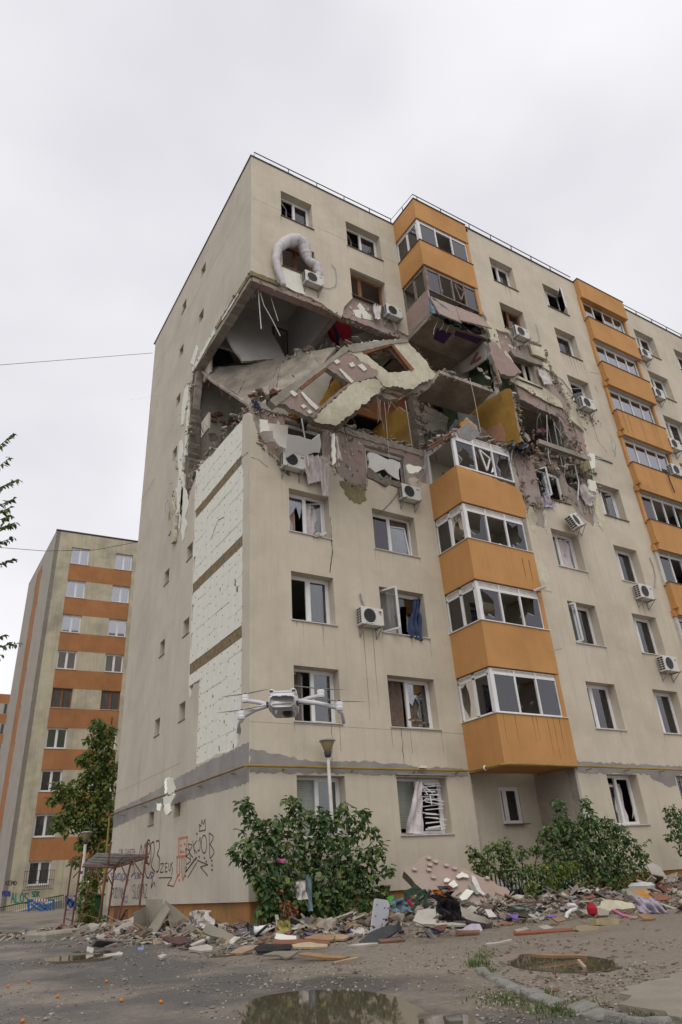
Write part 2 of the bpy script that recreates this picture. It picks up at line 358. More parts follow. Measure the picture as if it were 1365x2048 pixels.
def sheet(mb, P, nu, nv, amp=0, seed=0, thick=.012, wav=None):
    """bilinear cloth/plaster sheet through four corners with fold noise"""
    P = [V(p) for p in P]; n = (P[1]-P[0]).cross(P[3]-P[0]).normalized(); vs = []
    for s_ in (0, 1):
        for j in range(nv+1):
            for i in range(nu+1):
                a, b = i/nu, j/nv
                p = P[0]*(1-a)*(1-b)+P[1]*a*(1-b)+P[2]*a*b+P[3]*(1-a)*b
                d = amp*noise.noise(V((a*6+seed*3.1, b*3+seed, seed*.7)))
                if wav: d += wav[1]*math.sin(a*wav[0]*6.283+seed+1.2*math.sin(b*3+seed))*(.5+.5*b)
                vs.append(p+n*(d+s_*thick))
    m = (nu+1)*(nv+1); fs = []
    for j in range(nv):
        for i in range(nu):
            a = j*(nu+1)+i; fs += [(a, a+1, a+nu+2, a+nu+1), (m+a, m+a+nu+1, m+a+nu+2, m+a+1)]
    rim = [i for i in range(nu+1)]+[j*(nu+1)+nu for j in range(1, nv+1)]+[nv*(nu+1)+i for i in range(nu-1, -1, -1)]+[j*(nu+1) for j in range(nv-1, 0, -1)]
    for k in range(len(rim)): a, b = rim[k], rim[(k+1) % len(rim)]; fs.append((a, b, m+b, m+a))
    mb.add(vs, fs); return mb
def chunk(mb, c, r, sq=(1, 1, 1), seed=None):
    """angular lump: a jittered icosahedron"""
    g = (1+5**.5)/2; rnd = random
    vs = [(-1, g, 0), (1, g, 0), (-1, -g, 0), (1, -g, 0), (0, -1, g), (0, 1, g), (0, -1, -g), (0, 1, -g), (g, 0, -1), (g, 0, 1), (-g, 0, -1), (-g, 0, 1)]
    fs = [(0, 11, 5), (0, 5, 1), (0, 1, 7), (0, 7, 10), (0, 10, 11), (1, 5, 9), (5, 11, 4), (11, 10, 2), (10, 7, 6), (7, 1, 8), (3, 9, 4), (3, 4, 2), (3, 2, 6), (3, 6, 8), (3, 8, 9), (4, 9, 5), (2, 4, 11), (6, 2, 10), (8, 6, 7), (9, 8, 1)]
    R = Matrix.Rotation(rnd.uniform(0, 6.28), 3, 'Z') @ Matrix.Rotation(rnd.uniform(-.6, .6), 3, 'X')
    c = V(c); mb.add([c+R @ V((v[0]*sq[0], v[1]*sq[1], v[2]*sq[2]))*(r/1.9*rnd.uniform(.65, 1.2)) for v in vs], fs)
def shard(mb, c, l, w, t, tilt=.5):
    R = Matrix.Rotation(random.uniform(0, 6.28), 3, 'Z') @ Matrix.Rotation(random.uniform(-tilt, tilt), 3, 'X') @ Matrix.Rotation(random.uniform(-tilt, tilt), 3, 'Y')
    mb.obox(c, R @ V((l/2, 0, 0)), R @ V((w*unitr(.3), w/2, 0)), R @ V((0, 0, t/2)))
def leaf(mb, p, d, up, L, w):
    d = V(d).normalized(); s = d.cross(V(up))
    if s.length < .01: s = V((1, 0, 0))
    s.normalize(); n = s.cross(d)
    p = V(p); fold = n*w*.18
    mb.add([p, p+d*L*.35+s*w*.5+fold, p+d*L*.35-s*w*.5+fold, p+d*L*.72+s*w*.33+fold*.5, p+d*L*.72-s*w*.33+fold*.5, p+d*L-n*L*.12, p+d*L*.4],
           [(0, 1, 6), (0, 6, 2), (1, 3, 6), (6, 4, 2), (3, 5, 6), (6, 5, 4)])
# ================================================================== GROUND
def ground():
    xs = [-400, -150, -60, -30]+[-20+i*.5 for i in range(30)]+[-5+i*.2 for i in range(100)]+[15+i for i in range(20)]+[50, 90, 200, 500]; ys = [-60, -40, -30]+[-22+i*.5 for i in range(26)]+[-9+i*.2 for i in range(90)]+[9+i for i in range(40)]+[60, 90, 150, 300, 700]
    vs = [(x, y, gz(x, y)+((.018 if y > -5 else .007)*noise.noise(V((x*1.7, y*1.7, 3))) if -20 < x < 30 and -20 < y < 10 else 0)) for y in ys for x in xs]; n = len(xs)
    fs = [(j*n+i, j*n+i+1, (j+1)*n+i+1, (j+1)*n+i) for j in range(len(ys)-1) for i in range(n-1)]
    mb = MB(); mb.add(vs, fs)
    m = bpy.data.materials.new('wet_asphalt_and_mud'); m.use_nodes = True; t = m.node_tree; N = t.nodes; L = t.links; b = N['Principled BSDF']
    tc = N.new('ShaderNodeTexCoord')
    def nz(sc, det, rough=.6):
        q = N.new('ShaderNodeTexNoise'); q.inputs['Scale'].default_value = sc; q.inputs['Detail'].default_value = det; q.inputs['Roughness'].default_value = rough; L.new(tc.outputs['Object'], q.inputs[0]); return q.outputs[0]
    def ramp(src, p0, c0, p1, c1):
        q = N.new('ShaderNodeValToRGB'); q.color_ramp.elements[0].position = p0; q.color_ramp.elements[1].position = p1; q.color_ramp.elements[0].color = (*c0, 1); q.color_ramp.elements[1].color = (*c1, 1); L.new(src, q.inputs[0]); return q.outputs[0]
    def mix(f, a, c):
        q = N.new('ShaderNodeMixRGB'); L.new(f, q.inputs[0]); L.new(a, q.inputs[1]); L.new(c, q.inputs[2]); return q.outputs[0]
    asp = ramp(nz(45, 6), .35, (.058, .054, .052), .65, (.105, .098, .092))
    mud = ramp(nz(14, 8), .35, (.155, .128, .098), .65, (.25, .21, .165))
    sx = N.new('ShaderNodeSeparateXYZ'); L.new(tc.outputs['Object'], sx.inputs[0])
    # mud takes over towards the right of the yard
    ad = N.new('ShaderNodeMath'); ad.operation = 'MULTIPLY_ADD'; ad.inputs[1].default_value = .075; ad.inputs[2].default_value = .17; L.new(sx.outputs[0], ad.inputs[0])
    a2 = N.new('ShaderNodeMath'); a2.operation = 'ADD'; a2.use_clamp = True
    cl = N.new('ShaderNodeClamp'); cl.inputs['Min'].default_value = -.08; cl.inputs['Max'].default_value = .3; L.new(ad.outputs[0], cl.inputs[0])
    L.new(cl.outputs[0], a2.inputs[0]); L.new(nz(.5, 9, .62), a2.inputs[1])
    mask = ramp(a2.outputs[0], .40, (0, 0, 0), .56, (1, 1, 1))
    c = mix(mask, asp, mud)
    vo = N.new('ShaderNodeTexVoronoi'); vo.inputs['Scale'].default_value = 22; L.new(tc.outputs['Object'], vo.inputs[0])
    peb = ramp(vo.outputs['Distance'], .22, (1, 1, 1), .30, (0, 0, 0))
    pm = N.new('ShaderNodeMixRGB'); pm.blend_type = 'MULTIPLY'; pm.inputs[0].default_value = 1; L.new(peb, pm.inputs[1]); L.new(ramp(nz(1.1, 5), .45, (0, 0, 0), .7, (.75, .75, .75)), pm.inputs[2])
    pc = ramp(vo.outputs['Color'], .2, (.13, .115, .095), .8, (.45, .42, .36))
    pm2 = N.new('ShaderNodeMixRGB'); pm2.blend_type = 'MULTIPLY'; pm2.inputs[0].default_value = .85; L.new(pm.outputs[0], pm2.inputs[1]); L.new(mask, pm2.inputs[2])
    c = mix(pm2.outputs[0], c, pc)
    L.new(c, b.inputs['Base Color'])
    rg = N.new('ShaderNodeMixRGB'); L.new(mask, rg.inputs[0]); L.new(ramp(nz(.7, 6), .38, (.22, .22, .22), .6, (.6, .6, .6)), rg.inputs[1]); L.new(ramp(nz(.7, 6), .4, (.45, .45, .45), .62, (.9, .9, .9)), rg.inputs[2]); L.new(rg.outputs[0], b.inputs['Roughness'])
    bp = N.new('ShaderNodeBump'); bp.inputs['Strength'].default_value = .6; bp.inputs['Distance'].default_value = .015
    mm = N.new('ShaderNodeMath'); mm.operation = 'ADD'; L.new(nz(30, 8, .7), mm.inputs[0]); L.new(pm.outputs[0], mm.inputs[1]); L.new(mm.outputs[0], bp.inputs['Height']); L.new(bp.outputs[0], b.inputs['Normal'])
    struct(mb.build('ground', m, smooth=True))
ground()
m_water = bpy.data.materials.new('muddy_water'); m_water.use_nodes = True
_b = m_water.node_tree.nodes['Principled BSDF']; _b.inputs['Base Color'].default_value = (.105, .083, .058, 1); _b.inputs['Roughness'].default_value = .03; _b.inputs['Specular IOR Level'].default_value = .5
_n = m_water.node_tree.nodes.new('ShaderNodeTexNoise'); _n.inputs['Scale'].default_value = 3; _p = m_water.node_tree.nodes.new('ShaderNodeBump'); _p.inputs['Strength'].default_value = .015; _p.inputs['Distance'].default_value = .02
m_water.node_tree.links.new(_n.outputs[0], _p.inputs['Height']); m_water.node_tree.links.new(_p.outputs[0], _b.inputs['Normal'])
def puddle(pts, seed, name='puddle', dz=.014):
    P = [gnd(*p) for p in pts]; c_ = sum(P, V())/len(P); zs = sorted(gz(*(c_.lerp(p, s_)).xy) for p in P for s_ in (.5, 1.0)); z = zs[len(zs)//3]+.012
    c = sum(P, V())/len(P); q = [(p.x, p.y) for p in P]; q = q+q[:1]; o = []; n_ = len(q)-1
    for i in range(n_):
        p0, p1, p2, p3 = q[(i-1) % n_], q[i], q[(i+1) % n_], q[(i+2) % n_]
        for j in range(6):
            t = j/6; w = [.5*((2*p1[k])+(-p0[k]+p2[k])*t+(2*p0[k]-5*p1[k]+4*p2[k]-p3[k])*t*t+(-p0[k]+3*p1[k]-3*p2[k]+p3[k])*t**3) for k in (0, 1)]
            s_ = 1+.10*noise.noise(V((w[0]*2.5, w[1]*2.5, seed))); s_ *= 1.12; o.append((c.x+(w[0]-c.x)*s_, c.y+(w[1]-c.y)*s_))
    mb = MB(); mb.poly(o, [], FZ(z, -1), .06); struct(mb.build(name, m_water))
puddle([(500, 2047), (510, 2010), (560, 1992), (640, 1984), (720, 1986), (790, 2000), (830, 2025), (900, 2030), (940, 2047), (920, 2090), (500, 2090)], 3)
puddle([(110, 1912), (160, 1898), (210, 1899), (215, 1916), (150, 1924), (100, 1922)], 4)
puddle([(412, 1904), (440, 1897), (475, 1899), (470, 1910), (425, 1914)], 5)
puddle([(1018, 1920), (1050, 1912), (1120, 1911), (1190, 1918), (1225, 1932), (1180, 1945), (1090, 1942), (1030, 1932)], 6)
puddle([(0, 1862), (40, 1859), (52, 1863), (0, 1868)], 8)
# pale concrete pavement behind on the left, broken slab on the right
mb = MB(); P = [gnd(*p) for p in ((-60, 1848), (130, 1843), (190, 1850), (120, 1868), (-60, 1871))]
mb.poly(jag([(p.x, p.y) for p in P], .1, .5, seed=2), [], FZ(.17, -1), .03); struct(mb.build('pavement', mat('pale_wet_concrete', (.33, .29, .25), (.27, .24, .2), .7, .5, .1)))
mb = MB(); P = [gnd(*p) for p in ((1240, 2000), (1300, 1975), (1365, 1958), (1480, 1945), (1500, 2070), (1340, 2046), (1270, 2028))]
mb.poly(jag([(p.x, p.y) for p in P], .1, .16, seed=9), [], FZ(.05, -1), .1); struct(mb.build('concrete_path', mat('worn_path_concrete', (.32, .28, .225), (.25, .22, .175), 2.5, .85, .4, grime=((.17, .145, .11), .9), bscale=20)))
# curved kerb: every stone is a piece
kerb = thing('kerb', 'curved worn stone kerb bordering the muddy yard in the foreground', 'kerb', gnd(1050, 1985))
kp = [(962, 1941), (973, 1951), (985, 1957), (1003, 1963), (1010, 1966), (1034, 1980), (1050, 1989), (1075, 1997), (1100, 2005), (1118, 2012), (1150, 2018), (1185, 2029), (1222, 2038), (1260, 2043), (1300, 2050), (1345, 2056)]
m_kerb = mat('mossy_kerb_stone', (.27, .255, .235), (.2, .19, .17), 7, .9, .4, grime=((.10, .11, .05), .6))
for i in range(len(kp)-1):
    if i == 9: continue
    a, b = gnd(*kp[i]), gnd(*kp[i+1]); d = (b-a); d.z = 0; L = d.length; d.normalize(); s = V((-d.y, d.x, 0)); c = (a+b)/2
    mb = MB(); h = .045+unitr(.015); d = (d+s*unitr(.05)+V((0, 0, unitr(.03)))).normalized(); ro = s*(.075+unitr(.015))+V((0, 0, unitr(.02)))
    mb.obox(c+s*unitr(.03)+V((0, 0, h/2-.02)), d*(L/2-random.uniform(-.01, .02)), ro, V((0, 0, h/2+.02)))
    o = mb.build('kerb_stone', m_kerb, kerb); bv = o.modifiers.new('bevel', 'BEVEL'); bv.width = .025; bv.segments = 2; sb = o.modifiers.new('sub', 'SUBSURF'); sb.subdivision_type = 'SIMPLE'; sb.levels = sb.render_levels = 2; tx = bpy.data.textures.get('kerb_wear') or bpy.data.textures.new('kerb_wear', 'CLOUDS'); tx.noise_scale = .08; dp = o.modifiers.new('wear', 'DISPLACE'); dp.texture = tx; dp.strength = .018; dp.texture_coords = 'GLOBAL'
# ================================================================== DAMAGED APARTMENT BLOCK
FH = 2.75; S0 = 1.9427; HW = 1.475; H = 26.67; ZB = .705
A = thing('apartment_block', 'cream and orange apartment block with its fifth and sixth floors blown open', 'apartment building', (0, 0, ZB))
C1, C2 = (1.288, 2.694), (4.327, 6.04)
C3, C4, C5, C6 = (11.046, 12.453), (14.393, 15.767), (21.02, 22.64), (24.35, 25.75)
YB = -1.443; XE = 31.0; XR = 9.80; XL = 6.91; BZ0 = lambda n: 3.52+FH*(n-1)
def sill(n): return S0+FH*n
def gw(n): return rect(4.78, 5.34, 2.92+FH*n, 3.47+FH*n), rect(7.24, 7.78, 2.92+FH*n, 3.47+FH*n)
# --- front wall, left section (y = 0): insulation layer in front, old pink panels behind
def pf(y, lst): return [((lambda p: (p.x, p.z))(on(1, y, *p))) for p in lst]
def pgx(lst, x=0): return [((lambda p: (p.y, p.z))(on(0, x, *p))) for p in lst]
mats_w = [m_render, m_eps, m_render]
lo_edge = [(0, 14.1)]+pf(0, [(505, 848), (516, 880), (522, 915), (545, 935), (560, 945), (575, 962), (600, 972), (660, 905), (664, 925), (672, 952), (700, 968), (738, 975), (740, 967), (820, 960), (830, 935), (850, 928)])
sqx = lambda o: [(max(p[0], .102), p[1]) for p in o]; sqh = lambda h: h
lower = [(0, ZB), (XL+.04, ZB), (XL+.04, lo_edge[-1][1])]+lo_edge[::-1]
holes = []
for n in range(0, 4):
    for c in (C1, C2): holes.append(rect(c[0], c[1], sill(n), sill(n)+(HW if n else 1.44)))
# ragged top edge with the fourth-floor window openings cut in from above
c1o = [(C1[0]-.0, 12.1), (C1[0], sill(4)), (C1[1], sill(4)), (C1[1], 13.9)]
top = [(0.0, 13.95), (.18, 13.6), (.32, 13.1), (.72, 12.78), (1.0, 12.62), (1.22, 12.15), (C1[0]+.05, 12.2), (C1[0]+.1, sill(4)-.02), (C1[1], sill(4)-.02), (C1[1]+.02, 13.2), (2.95, 12.95), (3.1, 12.62), (3.3, 12.5), (3.45, 12.35), (3.9, 12.3), (4.2, 12.28), (C2[0]-.02, sill(4)-.02), (C2[1], sill(4)-.02), (C2[1]+.03, 13.25), (6.3, 13.35), (6.6, 13.2), (XL+.04, 13.15)]
outer = [(0, ZB), (XL+.04, ZB)]+jag(top[::-1], .05, .12, closed=False, seed=4)
mb = MB(); mb.poly(sqx(outer), sqh(holes), FY(0), .10, 1, 2); mb.build('front_wall', mats_w, A)
up = [(0, 20.12)]+[(.6, 20.25), (1.05, 20.22), (2.6, 20.1), (3.3, 19.9), (3.75, 19.75), (3.9, 20.35), (4.15, 20.9), (C2[0]-.02, 21.15), (C2[1]+.02, 21.18), (6.2, 20.7), (6.35, 20.25), (XL+.04, 20.15)]
outer = jag(up, .04, .12, closed=False, seed=5)+[(XL+.04, H), (0, H)]
holes = [rect(c[0], c[1], sill(n), sill(n)+HW) for n in (7, 8) for c in (C1, C2) if (n, c) != (7, C2)]
# the second-column window of floor 7 reaches the torn edge; cut it in from below
outer = jag([p for p in up[:7]], .04, .12, closed=False, seed=5)+[(C2[0], 21.0), (C2[0], sill(7)+HW), (C2[1], sill(7)+HW), (C2[1], 21.0)]+jag(up[9:], .04, .12, closed=False, seed=6)+[(XL+.04, H), (0, H)]
mb = MB(); mb.poly(sqx(outer), holes, FY(0), .10, 1, 2); mb.build('front_wall', mats_w, A)
# old panels
mats_s = [m_pink, m_conc, m_render]
def hol(ns, cs, gap=0): return [rect(c[0]+gap, c[1]-gap, sill(n)+gap, sill(n)+(HW if n else 1.44)-gap) for n in ns for c in cs]
outer = [(.4, ZB), (XL+.04, ZB)]+jag([(XL+.04, 14.5), (4.2, 14.45), (4.1, 14.55), (2.8, 14.4), (2.7, 14.5), (.4, 14.55)], .05, .13, closed=False, seed=7)
mb = MB(); mb.poly(outer, hol(range(0, 4), (C1, C2))+[rect(C1[0]-.03, C1[1], sill(4), 14.28), rect(C2[0], C2[1], sill(4), 14.22)], FY(.1), .3, 1, 2); mb.build('panel_wall', mats_s, A)
outer = jag([(.4, 19.95), (XL+.04, 19.98)], .05, .13, closed=False, seed=8)+[(XL+.04, H), (.4, H)]
mb = MB(); mb.poly(outer, hol((7, 8), (C1, C2)), FY(.1), .3, 1, 2); mb.build('panel_wall', mats_s, A)
# concrete slab-edge bands exposed at the torn lines
mb = MB(); mb.poly(jag(rect(.1, XL, 14.42, 14.66), .025, .12, seed=3), [], FY(.06), .3); mb.build('slab_edge_beam', m_conc, A)
mb = MB(); mb.poly(jag(rect(.1, XL, 19.88, 20.12), .03, .12, seed=6), [], FY(.05), .3); mb.build('slab_edge_beam', m_pink, A)
# --- gable wall (x = 0)
ruin = [(0, 20.3), (1.4, 20.38), (3.4, 20.45), (5.0, 20.3), (5.83, 19.98), (6.0, 19.2), (6.15, 18.2), (6.35, 17.0), (6.3, 16.0), (6.4, 15.2), (6.2, 14.3), (6.6, 13.3), (6.5, 12.6), (6.25, 12.9), (5.9, 13.1), (5.6, 13.6), (5.2, 14.1), (4.5, 14.55), (3.4, 14.7), (2.5, 14.75), (1.4, 14.6), (.5, 14.4), (0, 14.1)]
jr = jag(ruin, .05, .16, closed=False, seed=12)
# the render has come off a tall strip: its outline continues from the torn edge
jl = jr[:]
strip = [(.62, 14.2), (.62, 12.4), (.5, 12.3), (.5, 4.45), (.78, 4.15), (1.2, 4.12), (2.2, 4.2), (2.8, 4.16), (3.62, 4.17), (3.62, 6.5), (4.1, 6.55), (4.42, 6.2), (4.55, 6.6), (4.6, 8.9), (4.7, 11.2), (4.66, 11.9), (4.85, 14.3)]
gh = [rect(a[0][0], a[1][0], a[0][1], a[2][1]) for n in range(9) for k, a in enumerate(gw(n)) if not (k == 0 and n in (4, 5, 6))]
mats_g = [m_gable, m_eps, m_gable]
i0 = max(i for i, p in enumerate(ruin) if p[1] > 14.2 and p[0] > 4.9)
i0 = [i for i, p in enumerate(ruin) if p == (5.2, 14.1)][0]
right = jag(ruin[:i0+1], .05, .16, closed=False, seed=12)
# polygon: bottom-near corner round to the far side, roof, torn opening, strip edge and back to the corner
outer = [(0, ZB), (12.1, ZB), (12.1, H), (0, H)]+right+[(4.86, 14.2)]+jag(strip[::-1][1:], .025, .2, closed=False, seed=13)+[(.55, 14.35), (.2, 14.2), (0, 14.0)]
mb = MB(); mb.poly(outer, gh, FX(0), .1, 1, 2); _g = mb.build('gable_wall', mats_g+[m_render], A)
for pl in _g.data.polygons:
    if all(_g.data.vertices[i].co.y < .004 for i in pl.vertices) and pl.area > .5: pl.material_index = 3
# old gable panel behind
hole = [(.1, 19.95), (3.4, 20.05), (5.5, 19.9), (5.85, 18.0), (5.9, 16.0), (5.8, 14.4), (5.2, 13.9), (4.4, 14.3), (2.5, 14.45), (.1, 14.4)]
gh2 = [rect(a[0][0], a[1][0], a[0][1], a[2][1]) for n in range(9) for k, a in enumerate(gw(n)) if not (k == 0 and n in (4, 5, 6))]
mb = MB(); mb.poly([(.1, ZB), (12.1, ZB), (12.1, H), (.1, H)]+[(max(p[0], .1), p[1]) for p in jag(hole, .06, .15, closed=False, seed=14)], gh2, FX(.102), .28, 1, 2); gpan = mb.build('gable_panel_wall', mats_s, A)
mb = MB()
for n in range(9):
    for a in gw(n): mb.box(.36, a[0][0]-.1, a[0][1]-.1, .44, a[1][0]+.1, a[2][1]+.1)
mb.each('blocked_window_back', m_gable, A)
mb = MB()
for n in (0, 1, 2, 3, 8): mb.box(-.025, 7.2, 2.895+FH*n, .2, 7.8, 2.915+FH*n)
for n in (1, 2, 3): mb.box(-.025, 4.74, 2.895+FH*n, .2, 5.36, 2.915+FH*n)
mb.each('niche_sill', m_sillb, A)
# foam boards on the bare strip: each board is a piece, wool strips between storeys
wool_z = [6.95, 9.7, 12.55]
mdot = MB(); nb = 0
row = 0; z = 4.1
while z < 14.6:
    near = [w for w in wool_z if abs(z+.02-w) < .25]
    if near:
        w = near[0]; z = w
        mbw = MB(); mbw.poly(jag(rect(.55, 4.62, w+.01, w+.34), .02, .2, seed=row), [], FX(.022), .08); mbw.build('mineral_wool_strip', m_wool, gpan)
        for k in range(7): mdot.lathe([(0, -.006), (.05, -.004), (.065, .02)], (.02, .85+k*.55+unitr(.06), w+.17+unitr(.03)), 8, 'x')
        z += .35; row += 1; continue
    nxt = min([w for w in wool_z if w > z]+[99]); h = .5
    if z+h > nxt-.02: h = nxt-z
    if h < .08: z += h; row += 1; continue
    x = .5-(row % 2)*.5
    while x < 4.9:
        a, b = max(x+.004, .505), min(x+.996, 4.62 if z < 11 else 4.82)
        if z < 6.5: b = min(b, 3.66) if z < 6.2 else min(b, 4.5)
        if z < 4.2: a = max(a, .8)
        if b-a > .12:
            if z+h > 14.0:
                zt0, zt1 = min(z+h, 14.15+.1*a), min(z+h, 14.15+.1*b)
            else: zt0 = zt1 = z+h
            if zt0-z > .06:
                d = .016+unitr(.005); mbb = MB()
                mbb.poly([(a, z+.003), (b, z+.003), (b, zt1-.003), (a, zt0-.003)], [], FX(d), .08)
                mbb.build('foam_board', m_eps, gpan); nb += 1
                for (ya, za) in ((a+.04, z+.03), (a+(b-a)*.5, z+h*.5), (b-.04, z+h-.05)):
                    if za < zt0-.02: mdot.lathe([(0, -.003), (.026, -.002), (.03, .012)], (d+.001, ya+unitr(.03), za+unitr(.03)), 7, 'x')
        x += 1.0
    z += h; row += 1
for (px, py, s) in ((470, 1165, .12), (474, 1178, .10), (440, 1178, .06), (438, 1497, .07), (433, 1512, .06), (448, 1443, .05), (420, 1412, .04), (425, 1392, .05), (391, 1450, .07), (466, 1492, .06)):
    p = on(0, 0, px, py); mdot.poly(jag([(p.y-s*.4, p.z-s), (p.y+s*.3, p.z-s*.8), (p.y+s*.35, p.z+s), (p.y-s*.2, p.z+s*.9)], s*.25, s*.5, seed=px), [], FX(.009), .01)
stuff(mdot.build('adhesive_dots', m_dot, gpan))
# torn edge of the gable: layers of wool, foam and a concrete beam
mb = MB(); mb.poly(jag(rect(.1, 5.7, 19.93, 20.22), .03, .15, seed=31), [], FX(.03), .35); mb.build('slab_edge_beam', m_conc, A)
mb = MB(); mb.poly(jag([(.05, 20.1), (1.9, 20.2), (1.9, 20.36), (.05, 20.28)], .02, .12, seed=32), [], FX(-.004), .09); mb.build('wool_edge', m_wooly, A)
mb = MB(); mb.poly(jag([(2.4, 20.18), (3.2, 20.2), (3.25, 20.4), (2.4, 20.38)], .02, .12, seed=33), [], FX(-.006), .09); mb.build('wool_edge', m_wooly, A)
mb = MB(); mb.poly(jag([(1.1, 20.1), (2.6, 20.12), (2.6, 20.24), (1.1, 20.2)], .02, .12, seed=34), [], FX(-.014), .1); mb.poly(jag([(3.4, 20.1), (5.7, 19.95), (5.9, 20.2), (3.4, 20.42)], .03, .12, seed=35), [], FX(-.01), .1); mb.each('foam_edge', m_eps, A)
mb = MB(); mb.poly(jag([(.0, 20.08), (1.1, 20.08), (1.2, 20.32), (0, 20.3)], .02, .1, seed=36), [], FY(-.006), .1); mb.build('wool_edge', m_wooly, A)
mb = MB(); mb.poly(jag([(5.85, 13.4), (6.3, 12.9), (6.25, 16), (6.2, 19.6), (5.85, 19.9), (5.78, 17)], .05, .15, seed=37), [], FX(.05), .42); mb.build('broken_panel_edge', m_concd, A)
mb = MB(); mb.poly(jag([(6.12, 12.8), (6.4, 13.0), (6.3, 15), (6.1, 15.2)], .03, .15, seed=38), [], FX(-.02), .12); mb.poly(jag([(6.0, 16.0), (6.22, 16.1), (6.18, 18.6), (6.0, 18.6)], .03, .15, seed=39), [], FX(-.02), .12); mb.each('foam_edge', m_eps, A)
# plinths
mb = MB(); mb.box(.1, .08, -.2, XL+.1, .4, ZB); mb.box(.08, .1, -.2, .38, 12.0, ZB-.002); mb.each('plinth', m_plinth, A)
mb = MB(); mb.box(XR+.05, YB+.08, -.2, XE, -1.0, ZB); mb.build('plinth', m_plinth, A)
# --- right section front (y = YB)
st2 = [rect(17.06, 20.24, BZ0(n)+1.36, BZ0(n+1)+.14) for n in range(1, 9)]
allh = [rect(c[0], c[1], sill(n), sill(n)+(HW if n else 1.42)) for n in range(9) for c in (C3, C4, C5, C6, (28.0, 29.4)) if not (c == C3 and n in (4, 5, 6)) and not (c == C4 and n in (5,))]
c4f5 = rect(C4[0], C4[1], sill(5), sill(5)+HW)
insh = jag([(XR-.3, 21.6), (9.95, 21.4), (10.3, 20.85), (10.9, 20.9), (11.2, 20.95), (11.6, 20.4), (12.3, 20.75), (12.45, 21.1), (13.2, 21.1), (13.3, 20.4), (13.5, 19.8), (13.75, 19.2), (13.9, 18.6), (14.15, 18.0), (14.3, 17.3), (14.75, 17.1), (14.78, 16.8), (C4[0]+.1, sill(5)+HW-.02), (C4[0]-.02, 15.9), (C4[0]+.0, sill(5)-.1), (14.3, 14.9), (14.1, 14.0), (13.9, 13.6), (13.75, 12.6), (13.6, 12.2), (13.3, 12.4), (12.9, 12.55), (12.6, 12.9), (C3[1]+.05, sill(4)-.03), (C3[0]-.02, sill(4)-.03), (10.95, 12.0), (10.85, 11.55), (10.4, 11.6), (10.15, 11.7), (10.0, 12.3), (XR-.3, 12.8)], .05, .13, seed=41)
def clipx(pts, x): return [(max(p[0], x), p[1]) for p in pts]
lowi = [p for p in insh]
outerB = [(XR, ZB), (XE, ZB), (XE, H), (XR, H)]
# build as one outline with a bay cut in from the left edge
seq = clipx(insh, XR+.002)
outer = [(XR, ZB), (XE, ZB), (XE, H), (XR, H), (XR, 21.7)]+[p for p in seq if p[0] > XR+.01]+[(XR, 12.9)]
mb = MB(); mb.poly(outer, allh+st2, FY(YB), .1, 1, 2); mb.build('front_wall', mats_w, A)
sh = jag([(9.97, 19.9), (10.25, 19.5), (10.75, 18.6), (11.1, 18.35), (11.1, 17.5), (12.6, 17.35), (13.25, 17.25), (13.5, 16.2), (13.65, 15.2), (13.75, 14.3), (13.4, 13.75), (12.8, 13.9), (12.6, 14.5), (12.3, 14.95), (11.8, 15.1), (11.0, 14.95), (10.3, 14.7), (9.97, 14.8)], .05, .13, closed=False, seed=42)
sh = [(max(p[0], XR+.03), p[1]) for p in sh]
outer = [(XR, ZB), (XE, ZB), (XE, H), (XR, H), (XR, 20.2)]+sh+[(XR, 14.6)]
hs = [rect(c[0], c[1], sill(n), sill(n)+(HW if n else 1.42)) for n in range(9) for c in (C3, C4, C5, C6, (28.0, 29.4)) if not (c == C3 and n == 5)]
mb = MB(); mb.poly(outer, hs+st2, FY(YB+.102), .28, 1, 2); mb.build('panel_wall', mats_s, A)
# insulated parapet band of the sixth floor that is still hanging on
mb = MB(); pxpoly(mb, [(1020, 745), (1032, 748), (1060, 762), (1090, 776), (1120, 800), (1128, 818), (1105, 808), (1070, 790), (1040, 772), (1020, 762)], (0, YB+.02, 0), (0, 1, 0), .12, amp=.03, seed=5, step=.2, sidem=1); mb.build('foam_band', [m_epsy, m_conc], A)
# end wall of the right section (faces the balcony bay) and back wall of the bay
mb = MB(); mb.poly([(YB+.1, ZB), (.9, ZB), (.9, H-.05), (YB+.1, H-.05)], [jag([(YB-.3+.42, 19.9), (-.2, 19.9), (.4, 18.6), (-.1, 17.4), (-1.3, 17.5)], .04, .15, seed=50)], FX(XR+.002), .2); mb.build('side_wall', m_creamin, A)
mb = MB(); pxpoly(mb, [(1010, 778), (1022, 778), (1038, 865), (1042, 885), (1020, 886), (975, 880), (962, 850), (955, 830), (938, 826), (962, 808)], (XR-.012, 0, 0), (1, 0, 0), .01, amp=.03, seed=4); mb.build('mustard_paint', m_yel, A)
mb = MB(); pxpoly(mb, [(972, 862), (1000, 845), (1012, 870), (1010, 884), (975, 881)], (XR-.022, 0, 0), (1, 0, 0), .008, amp=.03, seed=4); mb.build('salmon_tile_patch', mat('salmon_tiles', (.45, .24, .15), (.38, .2, .13), 6, .6, .1, grime=((.3, .25, .2), .6)), A)
mb = MB(); pxpoly(mb, [(1012, 778), (1024, 782), (1034, 815), (1042, 870), (1052, 892), (1040, 895), (1030, 862), (1020, 815)], (0, YB+.06, 0), (0, 1, 0), .3, amp=.04, step=.1, seed=8); mb.build('broken_panel_edge', m_conc, A)
ZS = [1.04+FH*n for n in range(10)]   # floor levels
